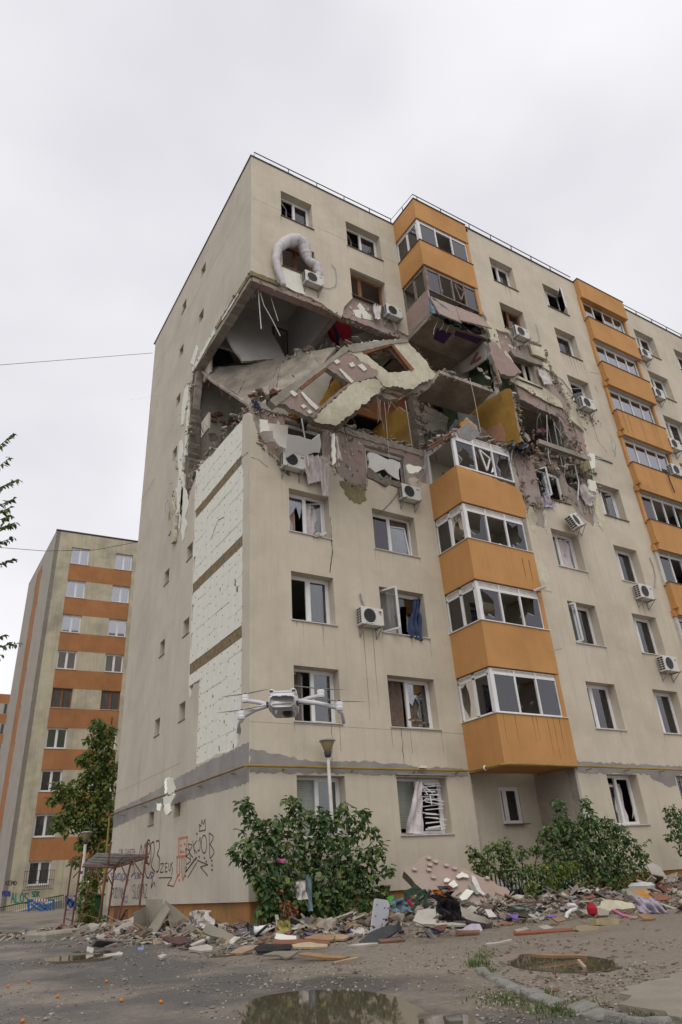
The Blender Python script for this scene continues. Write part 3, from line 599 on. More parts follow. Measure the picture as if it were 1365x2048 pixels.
mb = MB(); mb.poly(rect(XL+.04, XR, ZB, 14.6), [rect(8.25, 9.06, 2.16, 3.2)]+[rect(7.9, 9.3, ZS[n]+.05, ZS[n]+2.1) for n in range(1, 5)], FY(.3), .2); mb.build('bay_back_wall', m_render, A)
mb = MB(); mb.poly(rect(XL+.04, XR, 20.2, H-.05), [rect(7.9, 9.3, ZS[n]+.05, ZS[n]+2.1) for n in (7, 8)], FY(.3), .2); mb.build('bay_back_wall', m_creamin, A)
mb = MB(); mb.box(XL+.04, .1, ZB-.0, XL+.2, 4.0, 14.5); mb.box(XL+.04, .1, 20.1, XL+.2, 4.0, H-.1); mb.each('bay_side_wall', m_creamin, A)
# --- floors, partitions, back walls that stand behind the windows
def slab(x0, x1, y0, y1, z, m=None, t=.14, nm='floor_slab'):
    mb = MB(); mb.box(x0, y0, z-t, x1, y1, z); return mb.build(nm, m or m_ceil, A)
for n in range(10):
    if n == 9:
        slab(.4, XE-.1, .4, 12.0, H-.06, m_conc, .2, 'roof_slab'); slab(XR+.2, XE-.1, YB+.38, .4, H-.061, m_conc, .2, 'roof_slab'); slab(XL+.1, XR+.2, YB-.0, .4, H-.062, m_conc, .2, 'roof_slab'); continue
    if n in (6, 7):
        slab(.4, XL, 6.3, 12.0, ZS[n]); slab(XR+.2, XE, YB+.38, 12, ZS[n], m_slab if n == 6 else m_ceil)
        if n == 7: slab(XL+.1, XR-.01, YB+.12, 4.0, ZS[7]-.01, m_slab, .18)
    else:
        slab(.4, XL+.04, .4, 12.0, ZS[n]); slab(XR+.2, XE, YB+.38, 12, ZS[n]); slab(XL+.04, XR+.2, .5, 12, ZS[n])
mb = MB(); mb.box(XL, -1.45, 19.98, XR, .1, 20.2)
mb.build('balcony_slab', m_slab, A)
mb = MB(); pxpoly(mb, [(874, 656), (905, 667), (888, 688), (867, 678)], (0, 0, 19.975), (0, 0, 1), .004); pxpoly(mb, [(912, 661), (965, 678), (955, 688), (908, 670)], (0, 0, 19.975), (0, 0, 1), .004); mb.each('purple_patch', m_purple, A)
mb = MB()
for y in (4.15,):
    for n in range(9):
        if n in (5, 6): continue
        z0, z1 = ZS[n]+.002, ZS[n+1]-.145
        if n == 7: mb.poly(rect(.4, XL+.04, z0, z1), [rect(2.95, 3.6, ZS[7]+.3, ZS[7]+2.05)], FY(y), .1)
        else: mb.box(.4, y, z0, XL+.04, y+.1, z1)
mb.each('inner_wall', m_ceil, A)
mb = MB(); mb.box(.4, 6.2, ZS[5], XL, 6.3, ZS[7]-.15); mb.build('inner_wall', m_creamin, A)
mb = MB(); mb.box(2.9, 4.1, ZS[7]+.1, 2.98, 4.149, ZS[7]+2.12); mb.box(3.58, 4.1, ZS[7]+.1, 3.66, 4.149, ZS[7]+2.12); mb.box(2.9, 4.1, ZS[7]+2.04, 3.66, 4.149, ZS[7]+2.12); mb.each('door_jamb', m_wood, A)
mb = MB()
for n in range(9):
    z0, z1 = ZS[n]+.002, ZS[n+1]-.145
    if n not in (5, 6): mb.box(3.62, .42, z0 if n != 7 else ZS[7]-.25, 3.74, 4.148, z1)
mb.each('partition', m_ceil, A)
mb = MB(); mb.box(3.6, .3, ZS[7]-.35, 3.78, 4.1, ZS[7]-.24); mb.build('broken_partition_edge', m_conc, A)
mb = MB()
for n in range(9):
    z0, z1 = ZS[n]+.002, ZS[n+1]-.145
    for x in (13.4, 16.7, 20.6, 23.5, 27):
        mb.box(x, YB+.4, z0, x+.12, 3.2, z1)
    mb.box(XR+.25, 3.2, z0, XE-.1, 3.3, z1)
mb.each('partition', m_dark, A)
mb = MB(); mb.box(11.06, YB+1.2, ZS[6], 13.3, YB+1.3, ZS[7]-.15); mb.box(XR+.25, -.9, ZS[6]+.01, XR+.33, 2, ZS[7]-.16); mb.each('green_room_wall', m_green_in, A)
# far side and end walls so that nothing shines through
mb = MB(); mb.box(.4, 12.0, ZB, XE, 12.3, H); mb.box(XE-.1, YB+.1, ZB, XE+.2, 12.3, H); mb.each('rear_wall', m_gable, A)
# mustard partition of the fifth floor and terracotta wall of the sixth
mb = MB(); mb.poly([(.45, 14.85), (3.8, 14.85), (3.8, 17.4), (1.1, 17.35), (.5, 16.6)], [], FX(XL-.06), .14, 1); mb.build('mustard_wall', [m_yel, m_conc], A)
mb = MB(); mb.poly(jag([(.1, 14.7), (.45, 14.7), (.5, 17.2), (.15, 17.3)], .06, .12, seed=5), [], FX(XL-.08), .25); mb.build('broken_panel_edge', m_concd, A)
mb = MB(); mb.box(2.6, 4.16, 14.81, XL-.1, 4.3, 17.3); mb.build('inner_wall', m_creamin, A)
mb = MB(); mb.box(4.6, 2.2, 17.35, 9.7, 2.3, 19.9); mb.build('terracotta_wall', m_ora_in, A)
mb = MB(); mb.box(XL+.2, 2.6, 14.81, XR, 2.7, 17.5); mb.build('inner_wall', m_creamin, A)
# roof edge: dark coping and railing
mb = MB(); mb.box(-.04, -.04, H, XL+.02, .3, H+.045); mb.box(-.04, .3, H, .3, 12.3, H+.045); mb.box(XR-.02, YB-.05, H, 16.9, YB+.3, H+.045); mb.box(20.36, YB-.05, H, XE, YB+.3, H+.045)
mb.each('roof_coping', m_dkmetal, A)
YF0 = -1.51
rl = thing('roof_railing', 'thin dark metal railing running along the roof edge of the cream apartment block', 'railing', (0, 0, H))
zr = H+.40
mb = MB(); mb.tube([(.15, .04, zr-.25), (.15, .04, zr), (XL-.02, .04, zr), (XL+.06, YF0+.05, zr), (XR, YF0+.05, zr), (16.85, YB+.03, zr)], .022); mb.tube([(20.4, YB+.03, zr), (XE, YB+.03, zr)], .022); mb.build('rail', m_dkmetal, rl)
xs = [(1.7, .04), (3.04, .04), (4.39, .04), (5.7, .04), (6.85, .04), (6.97, -.7), (7.2, -1.46), (8.5, -1.46)]+[(10.2+1.3*i, YB+.03) for i in range(5)]+[(20.6+1.3*i, YB+.03) for i in range(8)]
for i, (x, y) in enumerate(xs):
    mb = MB(); mb.tube([(x, y, H), (x, y, zr)], .02, 5); mb.build('post', m_dkmetal, rl)
mb = MB(); mb.box(.8, -.02, H+.045, 1.9, .12, H+.09); mb.box(4.1, -.02, H+.045, 5.5, .3, H+.08); mb.each('loose_roof_sheet', m_dkmetal, rl)
# ================================================================== WINDOWS
def frame_rect(mb, x0, x1, z0, z1, y, w, d):
    mb.box(x0, y, z0, x1, y+d, z0+w); mb.box(x0, y, z1-w, x1, y+d, z1); mb.box(x0, y, z0+w, x0+w, y+d, z1-w); mb.box(x1-w, y, z0+w, x1, y+d, z1-w)
def rotsash(mb, hx, hy, z0, z1, w, ang, dirn, m=.05, tilt=0):
    """open casement: hinge at (hx,hy), turned by ang; dirn +1 extends to +x when closed"""
    d = V((math.cos(ang)*dirn, math.sin(ang), 0)); n = V((-d.y, d.x, 0)); up = V((d.x*math.sin(tilt), d.y*math.sin(tilt), math.cos(tilt)))
    o = V((hx, hy, z0)); h = z1-z0
    for a, b in ((o, o+up*h), (o+d*w, o+d*w+up*h), (o, o+d*w), (o+up*h, o+d*w+up*h)): mb.bar(a, b, m, m, up=n)
    return o, d, up, h
def shards(mb, x0, x1, z0, z1, y, rnd, n=6):
    for k in range(n):
        e = rnd.choice('lrtb'); s = rnd.uniform(.12, .4)*min(x1-x0, z1-z0)
        a = rnd.random(); q = rnd.uniform(.08, .22)
        if e in 'lr':
            x = x0 if e == 'l' else x1; zz = z0+(z1-z0)*a; g = s if e == 'l' else -s
            P = [(x, zz), (x+g, zz+rnd.uniform(-.15, .15)), (x, min(z1, zz+q*2))]
        else:
            z = z0 if e == 'b' else z1; xx = x0+(x1-x0)*a; g = s if e == 'b' else -s
            P = [(xx, z), (xx+rnd.uniform(-.1, .1), z+g), (min(x1, xx+q*1.6), z)]
        mb.add([(p[0], y, p[1]) for p in P]+[(p[0], y+.006, p[1]) for p in P], [(0, 1, 2), (3, 5, 4), (0, 2, 5, 3), (2, 1, 4, 5), (1, 0, 3, 4)])
def brokenpane(mb, x0, x1, z0, z1, y, rnd):
    w, h = x1-x0, z1-z0; cx, cz_ = x0+w*rnd.uniform(.2, .8), z0+h*rnd.uniform(.25, .8); k = rnd.randint(8, 13); H_ = []
    for i in range(k):
        a = -2*math.pi*i/k; r = rnd.uniform(.3, .75) if i % 2 else rnd.uniform(.15, .5)
        H_.append((min(x1-.012, max(x0+.012, cx+w*r*1.05*math.cos(a))), min(z1-.012, max(z0+.012, cz_+h*r*1.05*math.sin(a)))))
    mb.poly(rect(x0, x1, z0, z1), [H_], FY(y-.003), .006)
def window(par, x0, x1, z0, z1, yf, st='shut', curt=None, fm=None, mull=.5, rec=.30, seed=0, sillm=None, label=None, gm=None, blind=None, deepen=True):
    rnd = random.Random(seed*7+3); fm = fm or m_pvc; gm = gm or m_glass
    y = yf+rec; w = .065; mb = MB(); frame_rect(mb, x0+.003, x1-.003, z0+.004, z1-.003, y, w, .07)
    xm = x0+(x1-x0)*mull; mb.box(xm-.035, y, z0+w, xm+.035, y+.07, z1-w)
    win = mb.build('window', fm, par)
    if label: win['label'] = label
    mb = MB(); mb.box(x0-.0, yf+.02, z0-.001, x1, y-.002, z0+.016); mb.box(x0-.03, yf-.045, z0-.018, x1+.05, yf+.02, z0+.012); mb.build('sill', sillm or m_sillb, win)
    L = (x0+w, xm-.035, z0+w, z1-w); R = (xm+.035, x1-w, z0+w, z1-w)
    for side, q in (('L', L), ('R', R)):
        if ('open'+side) in st or ('in'+side) in st or ('drop'+side) in st: 
            mb = MB(); wd = q[1]-q[0]; sg = 1 if side == 'L' else -1; hx = q[0] if side == 'L' else q[1]
            ang = {'openL': -1.15, 'openR': -1.0}.get('open'+side) if ('open'+side) in st else (.55 if side == 'L' else .5)
            til = .0; zz = (q[2], q[3])
            if ('drop'+side) in st: ang = .12; zz = (q[2]-.02, q[3]-.2); til = .1
            o, d, up, h = rotsash(mb, hx+sg*.02, y+(.0 if 'open'+side in st else .05), zz[0]+.02, zz[1]-.02, wd-.04, ang, sg, tilt=til)
            sa = mb.build('sash', fm, win)
            mb = MB(); n_ = d.cross(up); c = o+d*(wd-.04)/2+up*h/2; mb.obox(c, d*(wd/2-.05), up*(h/2-.03), n_*.003); mb.build('pane', gm, win)
            continue
        mb = MB(); frame_rect(mb, q[0], q[1], q[2], q[3], y+.012, .045, .045); mb.build('sash', fm, win)
        g = (q[0]+.045, q[1]-.045, q[2]+.045, q[3]-.045)
        mb = MB()
        if 'gone'+side in st: shards(mb, g[0], g[1], g[2], g[2]+.4, y+.035, rnd, 1)
        elif 'brk'+side in st: brokenpane(mb, *g, y+.035, rnd)
        else: mb.box(g[0], y+.032, g[2], g[1], y+.038, g[3])
        if mb.v:
            pz = mb.build('pane', m_shard if ('gone'+side) in st else gm, win)
            if len(mb.pieces) > 1: pz['kind'] = 'stuff'
    if curt:
        for k, (cm, a, b, amp, top) in enumerate(curt):
            mb = MB(); xa, xb = x0+(x1-x0)*a, x0+(x1-x0)*b
            sheet(mb, [(xa, y+.16, z0+.05), (xb, y+.16, z0+.05), (xb+rnd.uniform(-.05, .05), y+.14, z0+(z1-z0)*top), (xa+rnd.uniform(-.05, .05), y+.14, z0+(z1-z0)*top)], 24, 5, amp, seed+k, .006, (4.5*(b-a)+1, .03)); mb.build('curtain', cm, win, smooth=True)
    if blind:
        mb = MB(); zt = z1-.05; zb = z0+(z1-z0)*(1-blind[1]); k = int((zt-zb)/.055)
        for i in range(k): mb.box(x0+.05+(xm-x0 if blind[2] == 'R' else 0), y+.075+.004*(i % 2), zt-(i+1)*.055+.004, (x1 if blind[2] != 'L' else xm)-.05, y+.09, zt-i*.055)
        mb.build('roller_blind', blind[0], win)
    return win
N_, P_, D_ = m_curt, m_curtp, m_curtd
wspec = {
 ('C1', 0): dict(st='inL', blind=(m_blind, 1.0, 'B'), seed=1), ('C2', 0): dict(st='inL,goneR', blind=(m_blind, .9, 'L'), curt=[(N_, .38, .6, .08, .95)], seed=2),
 ('C1', 1): dict(st='inL', curt=[(D_, .0, .3, .05, 1), (D_, .52, .98, .04, .5)], seed=3), ('C2', 1): dict(st='inL,brkR', curt=[(D_, .5, 1, .08, 1), (D_, .1, .45, .05, 1)], seed=4),
 ('C1', 2): dict(st='goneL', curt=[(D_, .5, .98, .03, 1)], seed=5), ('C2', 2): dict(st='openL', curt=[(N_, .0, .5, .05, 1), (D_, .55, .9, .05, 1)], seed=6),
 ('C1', 3): dict(st='brkL,inR', curt=[(P_, .1, .3, .08, 1), (N_, .5, .95, .12, .9)], seed=7), ('C2', 3): dict(st='dropR', curt=[(N_, .02, .46, .1, .8), (D_, .5, .98, .05, 1)], seed=8),
 ('C1', 7): dict(st='goneL,goneR', fm=m_wood, seed=10), ('C2', 7): dict(st='goneL,goneR', fm=m_wood, seed=11, mull=.36),
 ('C1', 8): dict(st='inL', seed=12), ('C2', 8): dict(st='inL', seed=13, gm=None),
 ('C3', 0): dict(st='dropL,goneR', curt=[(N_, .3, .75, .1, .85)], seed=14), ('C3', 1): dict(curt=[(D_, .5, .8, .05, 1)], seed=15, mull=.38), ('C3', 2): dict(st='openL', blind=(m_blind, 1.0, 'B'), seed=16, mull=.4),
 ('C3', 3): dict(st='inR', curt=[(N_, .25, .98, .12, .95)], seed=17, mull=.42), ('C3', 6): dict(fm=m_pvcd, st='goneL,goneR', seed=18, mull=.7), ('C3', 7): dict(fm=m_wood, st='inL', seed=19), ('C3', 8): dict(st='inL', seed=20),
 ('C4', 1): dict(curt=[(N_, .1, .35, .05, 1), (D_, .45, .95, .05, 1)], seed=21, mull=.36), ('C4', 2): dict(curt=[(D_, .4, .65, .05, 1), (m_blindg, .7, .98, .01, 1)], seed=22, mull=.38), ('C4', 3): dict(curt=[(m_orcurt, .05, .55, .06, 1), (m_orcurt, .68, .98, .05, 1)], seed=23, mull=.38),
 ('C4', 4): dict(st='inR', curt=[(D_, .4, .7, .05, 1)], seed=24, mull=.4), ('C4', 5): dict(st='inR', seed=25, fm=m_pvcd, curt=[(D_, .6, .8, .05, 1)]), ('C4', 6): dict(seed=26, mull=.35, st='inR'), ('C4', 7): dict(seed=27, mull=.2), ('C4', 8): dict(st='openR', seed=28, mull=.4),
}
for nm, c, yf in (('C1', C1, 0), ('C2', C2, 0), ('C3', C3, YB), ('C4', C4, YB), ('C5', C5, YB), ('C6', C6, YB), ('C7', (28.0, 29.4), YB)):
    for n in range(9):
        if (nm in ('C1', 'C2') and n in (4, 5, 6)) or (nm == 'C3' and n in (4, 5)): continue
        sp = dict(wspec.get((nm, n), dict(seed=n*5+ord(nm[1]), curt=[[(N_, .5, .95, .05, 1)], [(D_, .05, .45, .05, 1), (N_, .55, .95, .05, 1)], [(P_, .1, .4, .06, 1)], [(m_blind, .5, .97, .004, 1)]][n % 4])))
        if nm == 'C6' and n == 0: continue
        window(A, c[0], c[1], sill(n), sill(n)+(HW if n else (1.44 if yf == 0 else 1.42)), yf, sillm=m_pvcd if n in (0, 1, 2, 3) else m_sillb, **sp)
# fourth-floor windows stripped of their insulation
window(A, C1[0]-.02, C1[1]-.02, sill(4), 14.22, .0, st='goneL,goneR', mull=.98, rec=.22, seed=31, fm=m_pvcd)
window(A, C2[0]+.02, C2[1]-.02, sill(4), 14.2, .0, st='goneL,goneR', mull=.99, rec=.22, seed=32, fm=m_pvcd)
window(A, C3[0]+.02, C3[1]-.02, sill(4), 14.3, YB, st='openL,goneR', mull=.42, rec=.22, seed=33)
mb = MB(); mb.box(8.22, .31, 2.13, 9.09, .35, 3.23)
window(A, 8.25, 9.06, 2.16, 3.2, .14, st='goneL', mull=.3, rec=.2, seed=40, curt=[(D_, .35, .9, .05, 1)])
# torn roller slats hanging in the ground-floor window with the drooping curtain
w0 = thing('torn_shutter_slats', 'tangle of white shutter slats hanging in the ground floor window right of the lamp post', 'window shutter', (5.5, .2, 2.6))
rnd = random.Random(5)
for i in range(30):
    z = 2.06+rnd.random()**1.8*1.2; x = 5.24+rnd.random()*.12; a = rnd.uniform(-.12, .10); L = rnd.uniform(.4, .72)
    mb = MB(); p = V((x, .16+rnd.uniform(-.04, .06), z)); mb.bar(p, p+V((min(L, 5.98-x), 0, a*L)), .01, .022); mb.build('slat', m_pvc, w0)
for (a, b) in (((5.2, 3.25), (5.42, 2.95)), ((5.5, 2.95), (5.52, 2.7)), ((5.25, 3.2), (5.6, 3.0)), ((5.5, 2.95), (5.8, 2.95)), ((5.75, 2.3), (5.78, 2.05))):
    mb = MB(); mb.bar((a[0], .12, a[1]), (b[0], .12, b[1]), .012, .035); mb.build('slat', m_pvc, w0)
# security grille on the last ground-floor window
gr = thing('window_grille', 'dark lattice grille over the ground floor window at the right edge', 'window grille', (15.1, YB, 2.0))
mb = MB()
for i in range(9): mb.tube([(C4[0]+.05+i*.165, YB+.05, 2.0), (C4[0]+.05+i*.165, YB+.05, 3.36)], .012, 5)
for i in range(9): mb.tube([(C4[0]+.03, YB+.05, 2.05+i*.16), (C4[1]-.03, YB+.05, 2.05+i*.16)], .01, 5)
mb.build('lattice', m_dkmetal, gr)

# ================================================================== BALCONIES
def balcony(n, x0, x1, yb, yf, z0, z1, gl=None, parapet=True, fm=None, om=None, base=True, nfront=3, spandrel=.0, top=False, spec=None, cols=None, sidepane=True, glz=None, gm=None, rec=.06, label=None):
    om = om or m_orange; fm = fm or m_pvc; root = None
    if parapet:
        mb = MB(); t = .12
        mb.box(x0, yf, z0, x1, yf+t, z1); mb.box(x0, yf+t, z0, x0+t, yb, z1); mb.box(x1-t, yf+t, z0, x1, yb, z1)
        root = mb.build('balcony', om, A)
        if base: mb = MB(); mb.box(x0+t, yf+t, z0+.03, x1-t, yb, z0+.17); mb.build('balcony_floor', m_ceil if n > 1 else om, root)
    if glz:
        za, zb = glz; ya = yf+rec; xa = x0+rec
        mb = MB(); w = .055
        # front frame
        frame_rect(mb, xa+.09, x1-.14, za, zb-spandrel, ya, w, .06)
        if spandrel: frame_rect(mb, xa+.09, x1-.14, zb-spandrel, zb, ya+.005, .03, .05)
        mb.box(xa, ya, za, xa+.09, ya+.09, zb)
        W_ = (x1-.14-xa-.09)/nfront
        for k in range(1, nfront): mb.box(xa+.09+W_*k-.03, ya-.002, za+w, xa+.09+W_*k+.03, ya+.06, zb)
        if sidepane:
            for (y0, y1) in ((ya+.09, (ya+yb)/2), ((ya+yb)/2, yb-.04)):
                mb.box(xa, y0, za, xa+.06, y1, za+w); mb.box(xa, y0, zb-spandrel-w, xa+.06, y1, zb-spandrel); mb.box(xa, y0, za, xa+.06, y0+w, zb); mb.box(xa, y1-w, za, xa+.06, y1, zb)
                if spandrel: mb.box(xa, y0, zb-.04, xa+.06, y1, zb)
        root2 = mb.build('balcony_glazing', fm, A)
        if label: root2['label'] = label
        rn = random.Random(int(n*13+x0)); mbs = None
        for k in range(nfront):
            a, b = xa+.09+W_*k+.045, xa+.09+W_*(k+1)-.045; s = (spec or {}).get(k, 'shut')
            mb = MB()
            if s == 'gone': shards(mb, a, b, za+w, za+w+.35, ya+.03, rn, 2)
            elif s == 'brk': brokenpane(mb, a, b, za+w, zb-spandrel-w, ya+.03, rn)
            elif s == 'hang':
                mo = MB(); c = V(((a+b)/2, ya-.02, (za+zb-spandrel)/2)); q = .28
                for (u, v) in (((-.2, .4), (.25, .15)), ((.25, .15), (.0, -.42)), ((.0, -.42), (-.2, .4))): mo.bar(c+V((u[0], 0, u[1])), c+V((v[0], 0, v[1])), .045, .045, up=(0, 1, 0))
                mo.build('broken_sash', fm, root2); shards(mb, a, b, za+w, zb-spandrel-w, ya+.03, rn, 2)
            else: mb.box(a, ya+.027, za+w, b, ya+.033, zb-spandrel-w)
            if mb.v:
                pz = mb.build('pane', m_shard if s in ('gone', 'hang') else (gm or m_glass), root2)
                if len(mb.pieces) > 1 or s in ('gone', 'brk', 'hang'): pz['kind'] = 'stuff'
            if s in ('shut', 'sash'):
                mo = MB(); frame_rect(mo, a-.01, b+.01, za+w, zb-spandrel-w, ya+.0, .035, .03)
                if s == 'sash': mo.build('sash', fm, root2)
        if spandrel:
            mb = MB()
            for k in range(nfront): mb.box(xa+.09+W_*k+.035, ya+.02, zb-spandrel+.03, xa+.09+W_*(k+1)-.035, ya+.03, zb-.03)
            mb.box(xa+.02, ya+.1, zb-spandrel+.001, xa+.03, yb-.05, zb-.04); mb.build('transom_panel', m_pvcd, root2)
        if sidepane:
            for k, (y0, y1) in enumerate(((ya+.09, (ya+yb)/2), ((ya+yb)/2, yb-.04))):
                mb = MB(); s = (spec or {}).get('s%d' % k, 'shut')
                if s == 'brk':
                    tmp = MB(); brokenpane(tmp, y0+w, y1-w, za+w, zb-spandrel-w, 0, rn); mb.v = [(xa+.03+v[1], v[0], v[2]) for v in tmp.v]; mb.f = tmp.f; mb.mi = tmp.mi
                elif s != 'gone': mb.box(xa+.027, y0+w, za+w, xa+.033, y1-w, zb-spandrel-w)
                if mb.v: mb.build('pane', gm or m_glass, root2)
    if parapet:
        mb = MB(); mb.box(x0-.035, yf-.035, z1+.001, x1+.01, yf+.1, z1+.018); mb.box(x0-.035, yf+.1, z1+.001, x0+.1, yb+.0, z1+.018); mb.build('parapet_cap', m_pvc if n in (1, 2, 3) and x0 < 10 else m_sillb, root)
    return root
BZ = lambda n: 3.52+FH*(n-1)
YF = -1.51
specs = {1: {0: 'shut', 1: 'gone', 2: 'shut', 's0': 'shut', 's1': 'brk'}, 2: {0: 'brk', 1: 'gone', 2: 'brk', 's0': 'shut'}, 3: {0: 'brk', 1: 'gone', 2: 'brk', 's0': 'brk'}, 8: {1: 'gone'}}
for n in (1, 2, 3, 8):
    balcony(n, XL, XR+.02, .05, YF, BZ(n), BZ(n)+1.4, glz=(BZ(n)+1.42, BZ(n+1)-.03), spandrel=.2 if n in (2, 3) else (.13 if n == 1 else .1), spec=specs[n], nfront=3)
    mb = MB(); mb.box(XR-.14, YF+.03, BZ(n)+1.42, XR+.018, YF+.1, BZ(n+1)-.02); mb.build('balcony_pier', m_orange if n != 3 else m_conc, A)
mb = MB(); mb.box(XL+.12, YF+.12, BZ(9)+.02, XR-.1, .05, BZ(9)+.15); mb.build('balcony_ceiling', m_ceil, A)
mb = MB(); mb.box(XL, YF, BZ(9), XR+.02, YF+.12, H+.02); mb.box(XL, YF+.12, BZ(9), XL+.12, .05, H+.02); mb.build('balcony', m_orange, A)
mb = MB(); mb.box(XL-.03, YF-.04, H+.02, XR+.02, YF+.2, H+.06); mb.box(XL-.03, YF+.2, H+.02, XL+.2, .05, H+.06); mb.build('roof_coping', m_dkmetal, A)
# fourth floor: parapet with a torn upper edge, open loggia above it
mb = MB(); t = .12; z0 = BZ(4)
mb.poly([(XL, z0), (XR+.02, z0)]+jag([(XR+.12, 12.3), (XR-.02, 12.95), (9.2, 13.02), (8.2, 13.1), (7.4, 13.14), (XL, 13.17)], .03, .12, closed=False, seed=3), [], FY(YF), t)
mb.box(XL, YF+t, z0, XL+t, .05, 13.17); b4 = mb.build('balcony', m_orange, A); mb = MB(); mb.box(XL+t, YF+t, z0+.03, XR, .05, z0+.17); mb.build('balcony_floor', m_ceil, b4)
balcony(4, XL, XR+.02, .05, YF, 0, 0, parapet=False, glz=(13.2, 14.62), spandrel=.28, nfront=3, spec={0: 'brk', 1: 'hang', 2: 'brk', 's0': 'gone', 's1': 'gone'}, sidepane=False)
mb = MB(); mb.box(XL+.1, -1.4, 14.44, XR-.05, .25, 14.6); mb.build('balcony_ceiling', m_ceil, A)
mb = MB(); mb.box(XL+.0, -.1, 13.17, XL+.1, .1, 14.45); mb.build('balcony_side_panel', m_ceil, A)
# seventh floor: stripped parapet and weathered brown glazing
balcony(7, XL, XR+.02, .05, YF, 0, 0, parapet=False, glz=(21.43, BZ(8)-.03), spandrel=.1, nfront=4, fm=m_frameg, spec={0: 'shut', 1: 'gone', 2: 'hang', 3: 'shut', 's0': 'gone', 's1': 'gone'})
mb = MB(); mb.box(XR-.14, YF+.03, 21.3, XR+.018, YF+.1, BZ(8)-.02); mb.build('balcony_pier', m_orange, A)
mb = MB(); mb.poly(jag([(YF+.06, 20.0), (.05, 20.0), (.05, 21.4), (YF+.06, 21.4)], .03, .15, seed=4), [], FX(XL+.03), .08); mb.build('stripped_parapet', m_pink, A)
mb = MB(); mb.bar((XL+.02, YF+.05, 20.0), (XL+.02, .05, 20.0), .05, .14); mb.bar((XL+.02, YF+.02, 20.02), (XR, YF+.02, 20.02), .06, .15); mb.build('slab_edge_trim', m_conc, A)
# second balcony stack
for n in range(1, 9):
    zf = BZ(n); dz = .25
    balcony(n, 16.92, 20.36, YB, -1.70, zf+dz*.4, zf+1.4+dz*.1, glz=None, om=m_orange)
    b = balcony(n+20, 17.0, 20.3, YB, YB-.02, 0, 0, parapet=False, glz=(zf+1.35, BZ(n+1)+.15), spandrel=.12, nfront=4, sidepane=False, rec=.05, spec={1: 'gone'} if n in (8, 3) else ({1: 'gone', 2: 'gone', 3: 'gone'} if n == 4 else ({1: 'gone'} if n == 2 else {})), gm=m_glassr if n > 4 else m_glass)
    mb = MB(); mb.box(16.85, YB-.10, zf+1.36, 17.03, YB-.001, BZ(n+1)+.14); mb.box(20.22, YB-.06, zf+1.36, 20.36, YB-.001, BZ(n+1)+.14); mb.each('balcony_pier', m_orange if n > 3 else m_pvcd, A)
    if n in (2, 3, 4, 5, 6, 7):
        mb = MB(); mb.box(16.86, -1.77, zf+.35, 16.97, -1.56, zf+.47); mb.box(16.8, YB-.16, zf+.06, 16.925, YB-.002, zf+.3); mb.each('drain_box', m_orange, A)
mb = MB(); mb.box(16.92, -1.70, BZ(9)+.0, 20.36, YB+.05, H+.05); mb.build('balcony', m_orange, A)
mb = MB(); mb.box(16.89, -1.73, H+.05, 20.39, YB+.05, H+.09); mb.build('roof_coping', m_dkmetal, A)

# ================================================================== GAS PIPE, GREY PATCHES, CRACKS
rb = random.Random(3)
band = lambda u0, u1, zt, zb, sd: jag([(u0, zb[0])]+[(u0+(u1-u0)*t, z) for t, z in zip((.25, .5, .75), zb[1:4])]+[(u1, zb[4])]+[(u1, zt[4])]+[(u0+(u1-u0)*t, z) for t, z in zip((.75, .5, .25), zt[3:0:-1])]+[(u0, zt[0])], .035, .1, seed=sd)
mb = MB(); mb.poly(band(0.0, 12.1, [4.12, 4.1, 3.95, 3.85, 3.8], [3.2, 3.25, 3.3, 3.3, 3.2], 1), [], FX(-.005), .004); mb.build('mortar_patch', m_mortar, A)
mb = MB(); mb.poly(band(0.02, XL-.02, [3.98, 3.72, 3.76, 3.66, 3.62], [3.42, 3.43, 3.425, 3.43, 3.42], 2), [], FY(-.005), .004); mb.build('mortar_patch', m_mortar, A)
mb = MB(); mb.poly(band(XR+.02, 24, [3.7, 3.66, 3.64, 3.66, 3.6], [3.37, 3.37, 3.37, 3.36, 3.37], 3), [], FY(YB-.005), .004); mb.poly(jag([(13.1, 3.4), (13.1, 3.3), (13.5, 3.15), (14.0, 3.0), (14.3, 3.05), (14.35, 3.4)], .03, .1, seed=4), [], FY(YB-.006), .004); mb.build('mortar_patch', m_mortar, A)
mb = MB(); mb.poly(jag([(8.6, 1.05), (9.0, .8), (10.5, .72), (11.9, .9), (12.0, 3.2), (11.95, 3.3), (11.7, 3.3), (11.75, 1.2)], .02, .1, seed=5), [], FX(-.0045), .004); mb.build('mortar_patch', m_gable, A)
gp = thing('gas_pipe', 'yellow and rust brown gas pipe running round the wall above the ground floor', 'pipe', (0, 0, 3.56))
mb = MB(); mb.tube([(-.13, 12.2, 1.0), (-.13, 12.2, 3.62), (-.13, 12.1, 3.66)], .032, 8); mb.build('riser', m_gas, gp)
mb = MB(); mb.tube([(-.13, 12.1, 3.66), (-.13, -.0, 3.57)], .032, 8); mb.build('gable_run', m_gasb, gp)
mb = MB(); mb.tube([(-.13, -.0, 3.57), (-.1, -.12, 3.565), (XL-.25, -.14, 3.555), (XL-.12, -.4, 3.54), (XL-.12, -1.5, 3.53), (XL+.1, -1.66, 3.53), (XE, -1.66, 3.46)], .032, 8); mb.build('front_run', m_gas, gp)
mb = MB(); mb.lathe([(.05, -.03), (.075, 0), (.05, .03), (.05, -.03)], (XL-.12, -.85, 3.535), 10, 'y'); mb.build('tape_wrap', m_pvc, gp)
for i, y in enumerate((.8, 3.1, 5.4, 8.0, 10.6)):
    mb = MB(); mb.bar((-.002, y, 3.5), (-.17, y-.02, 3.5), .03, .025); mb.build('bracket', m_gas, gp)
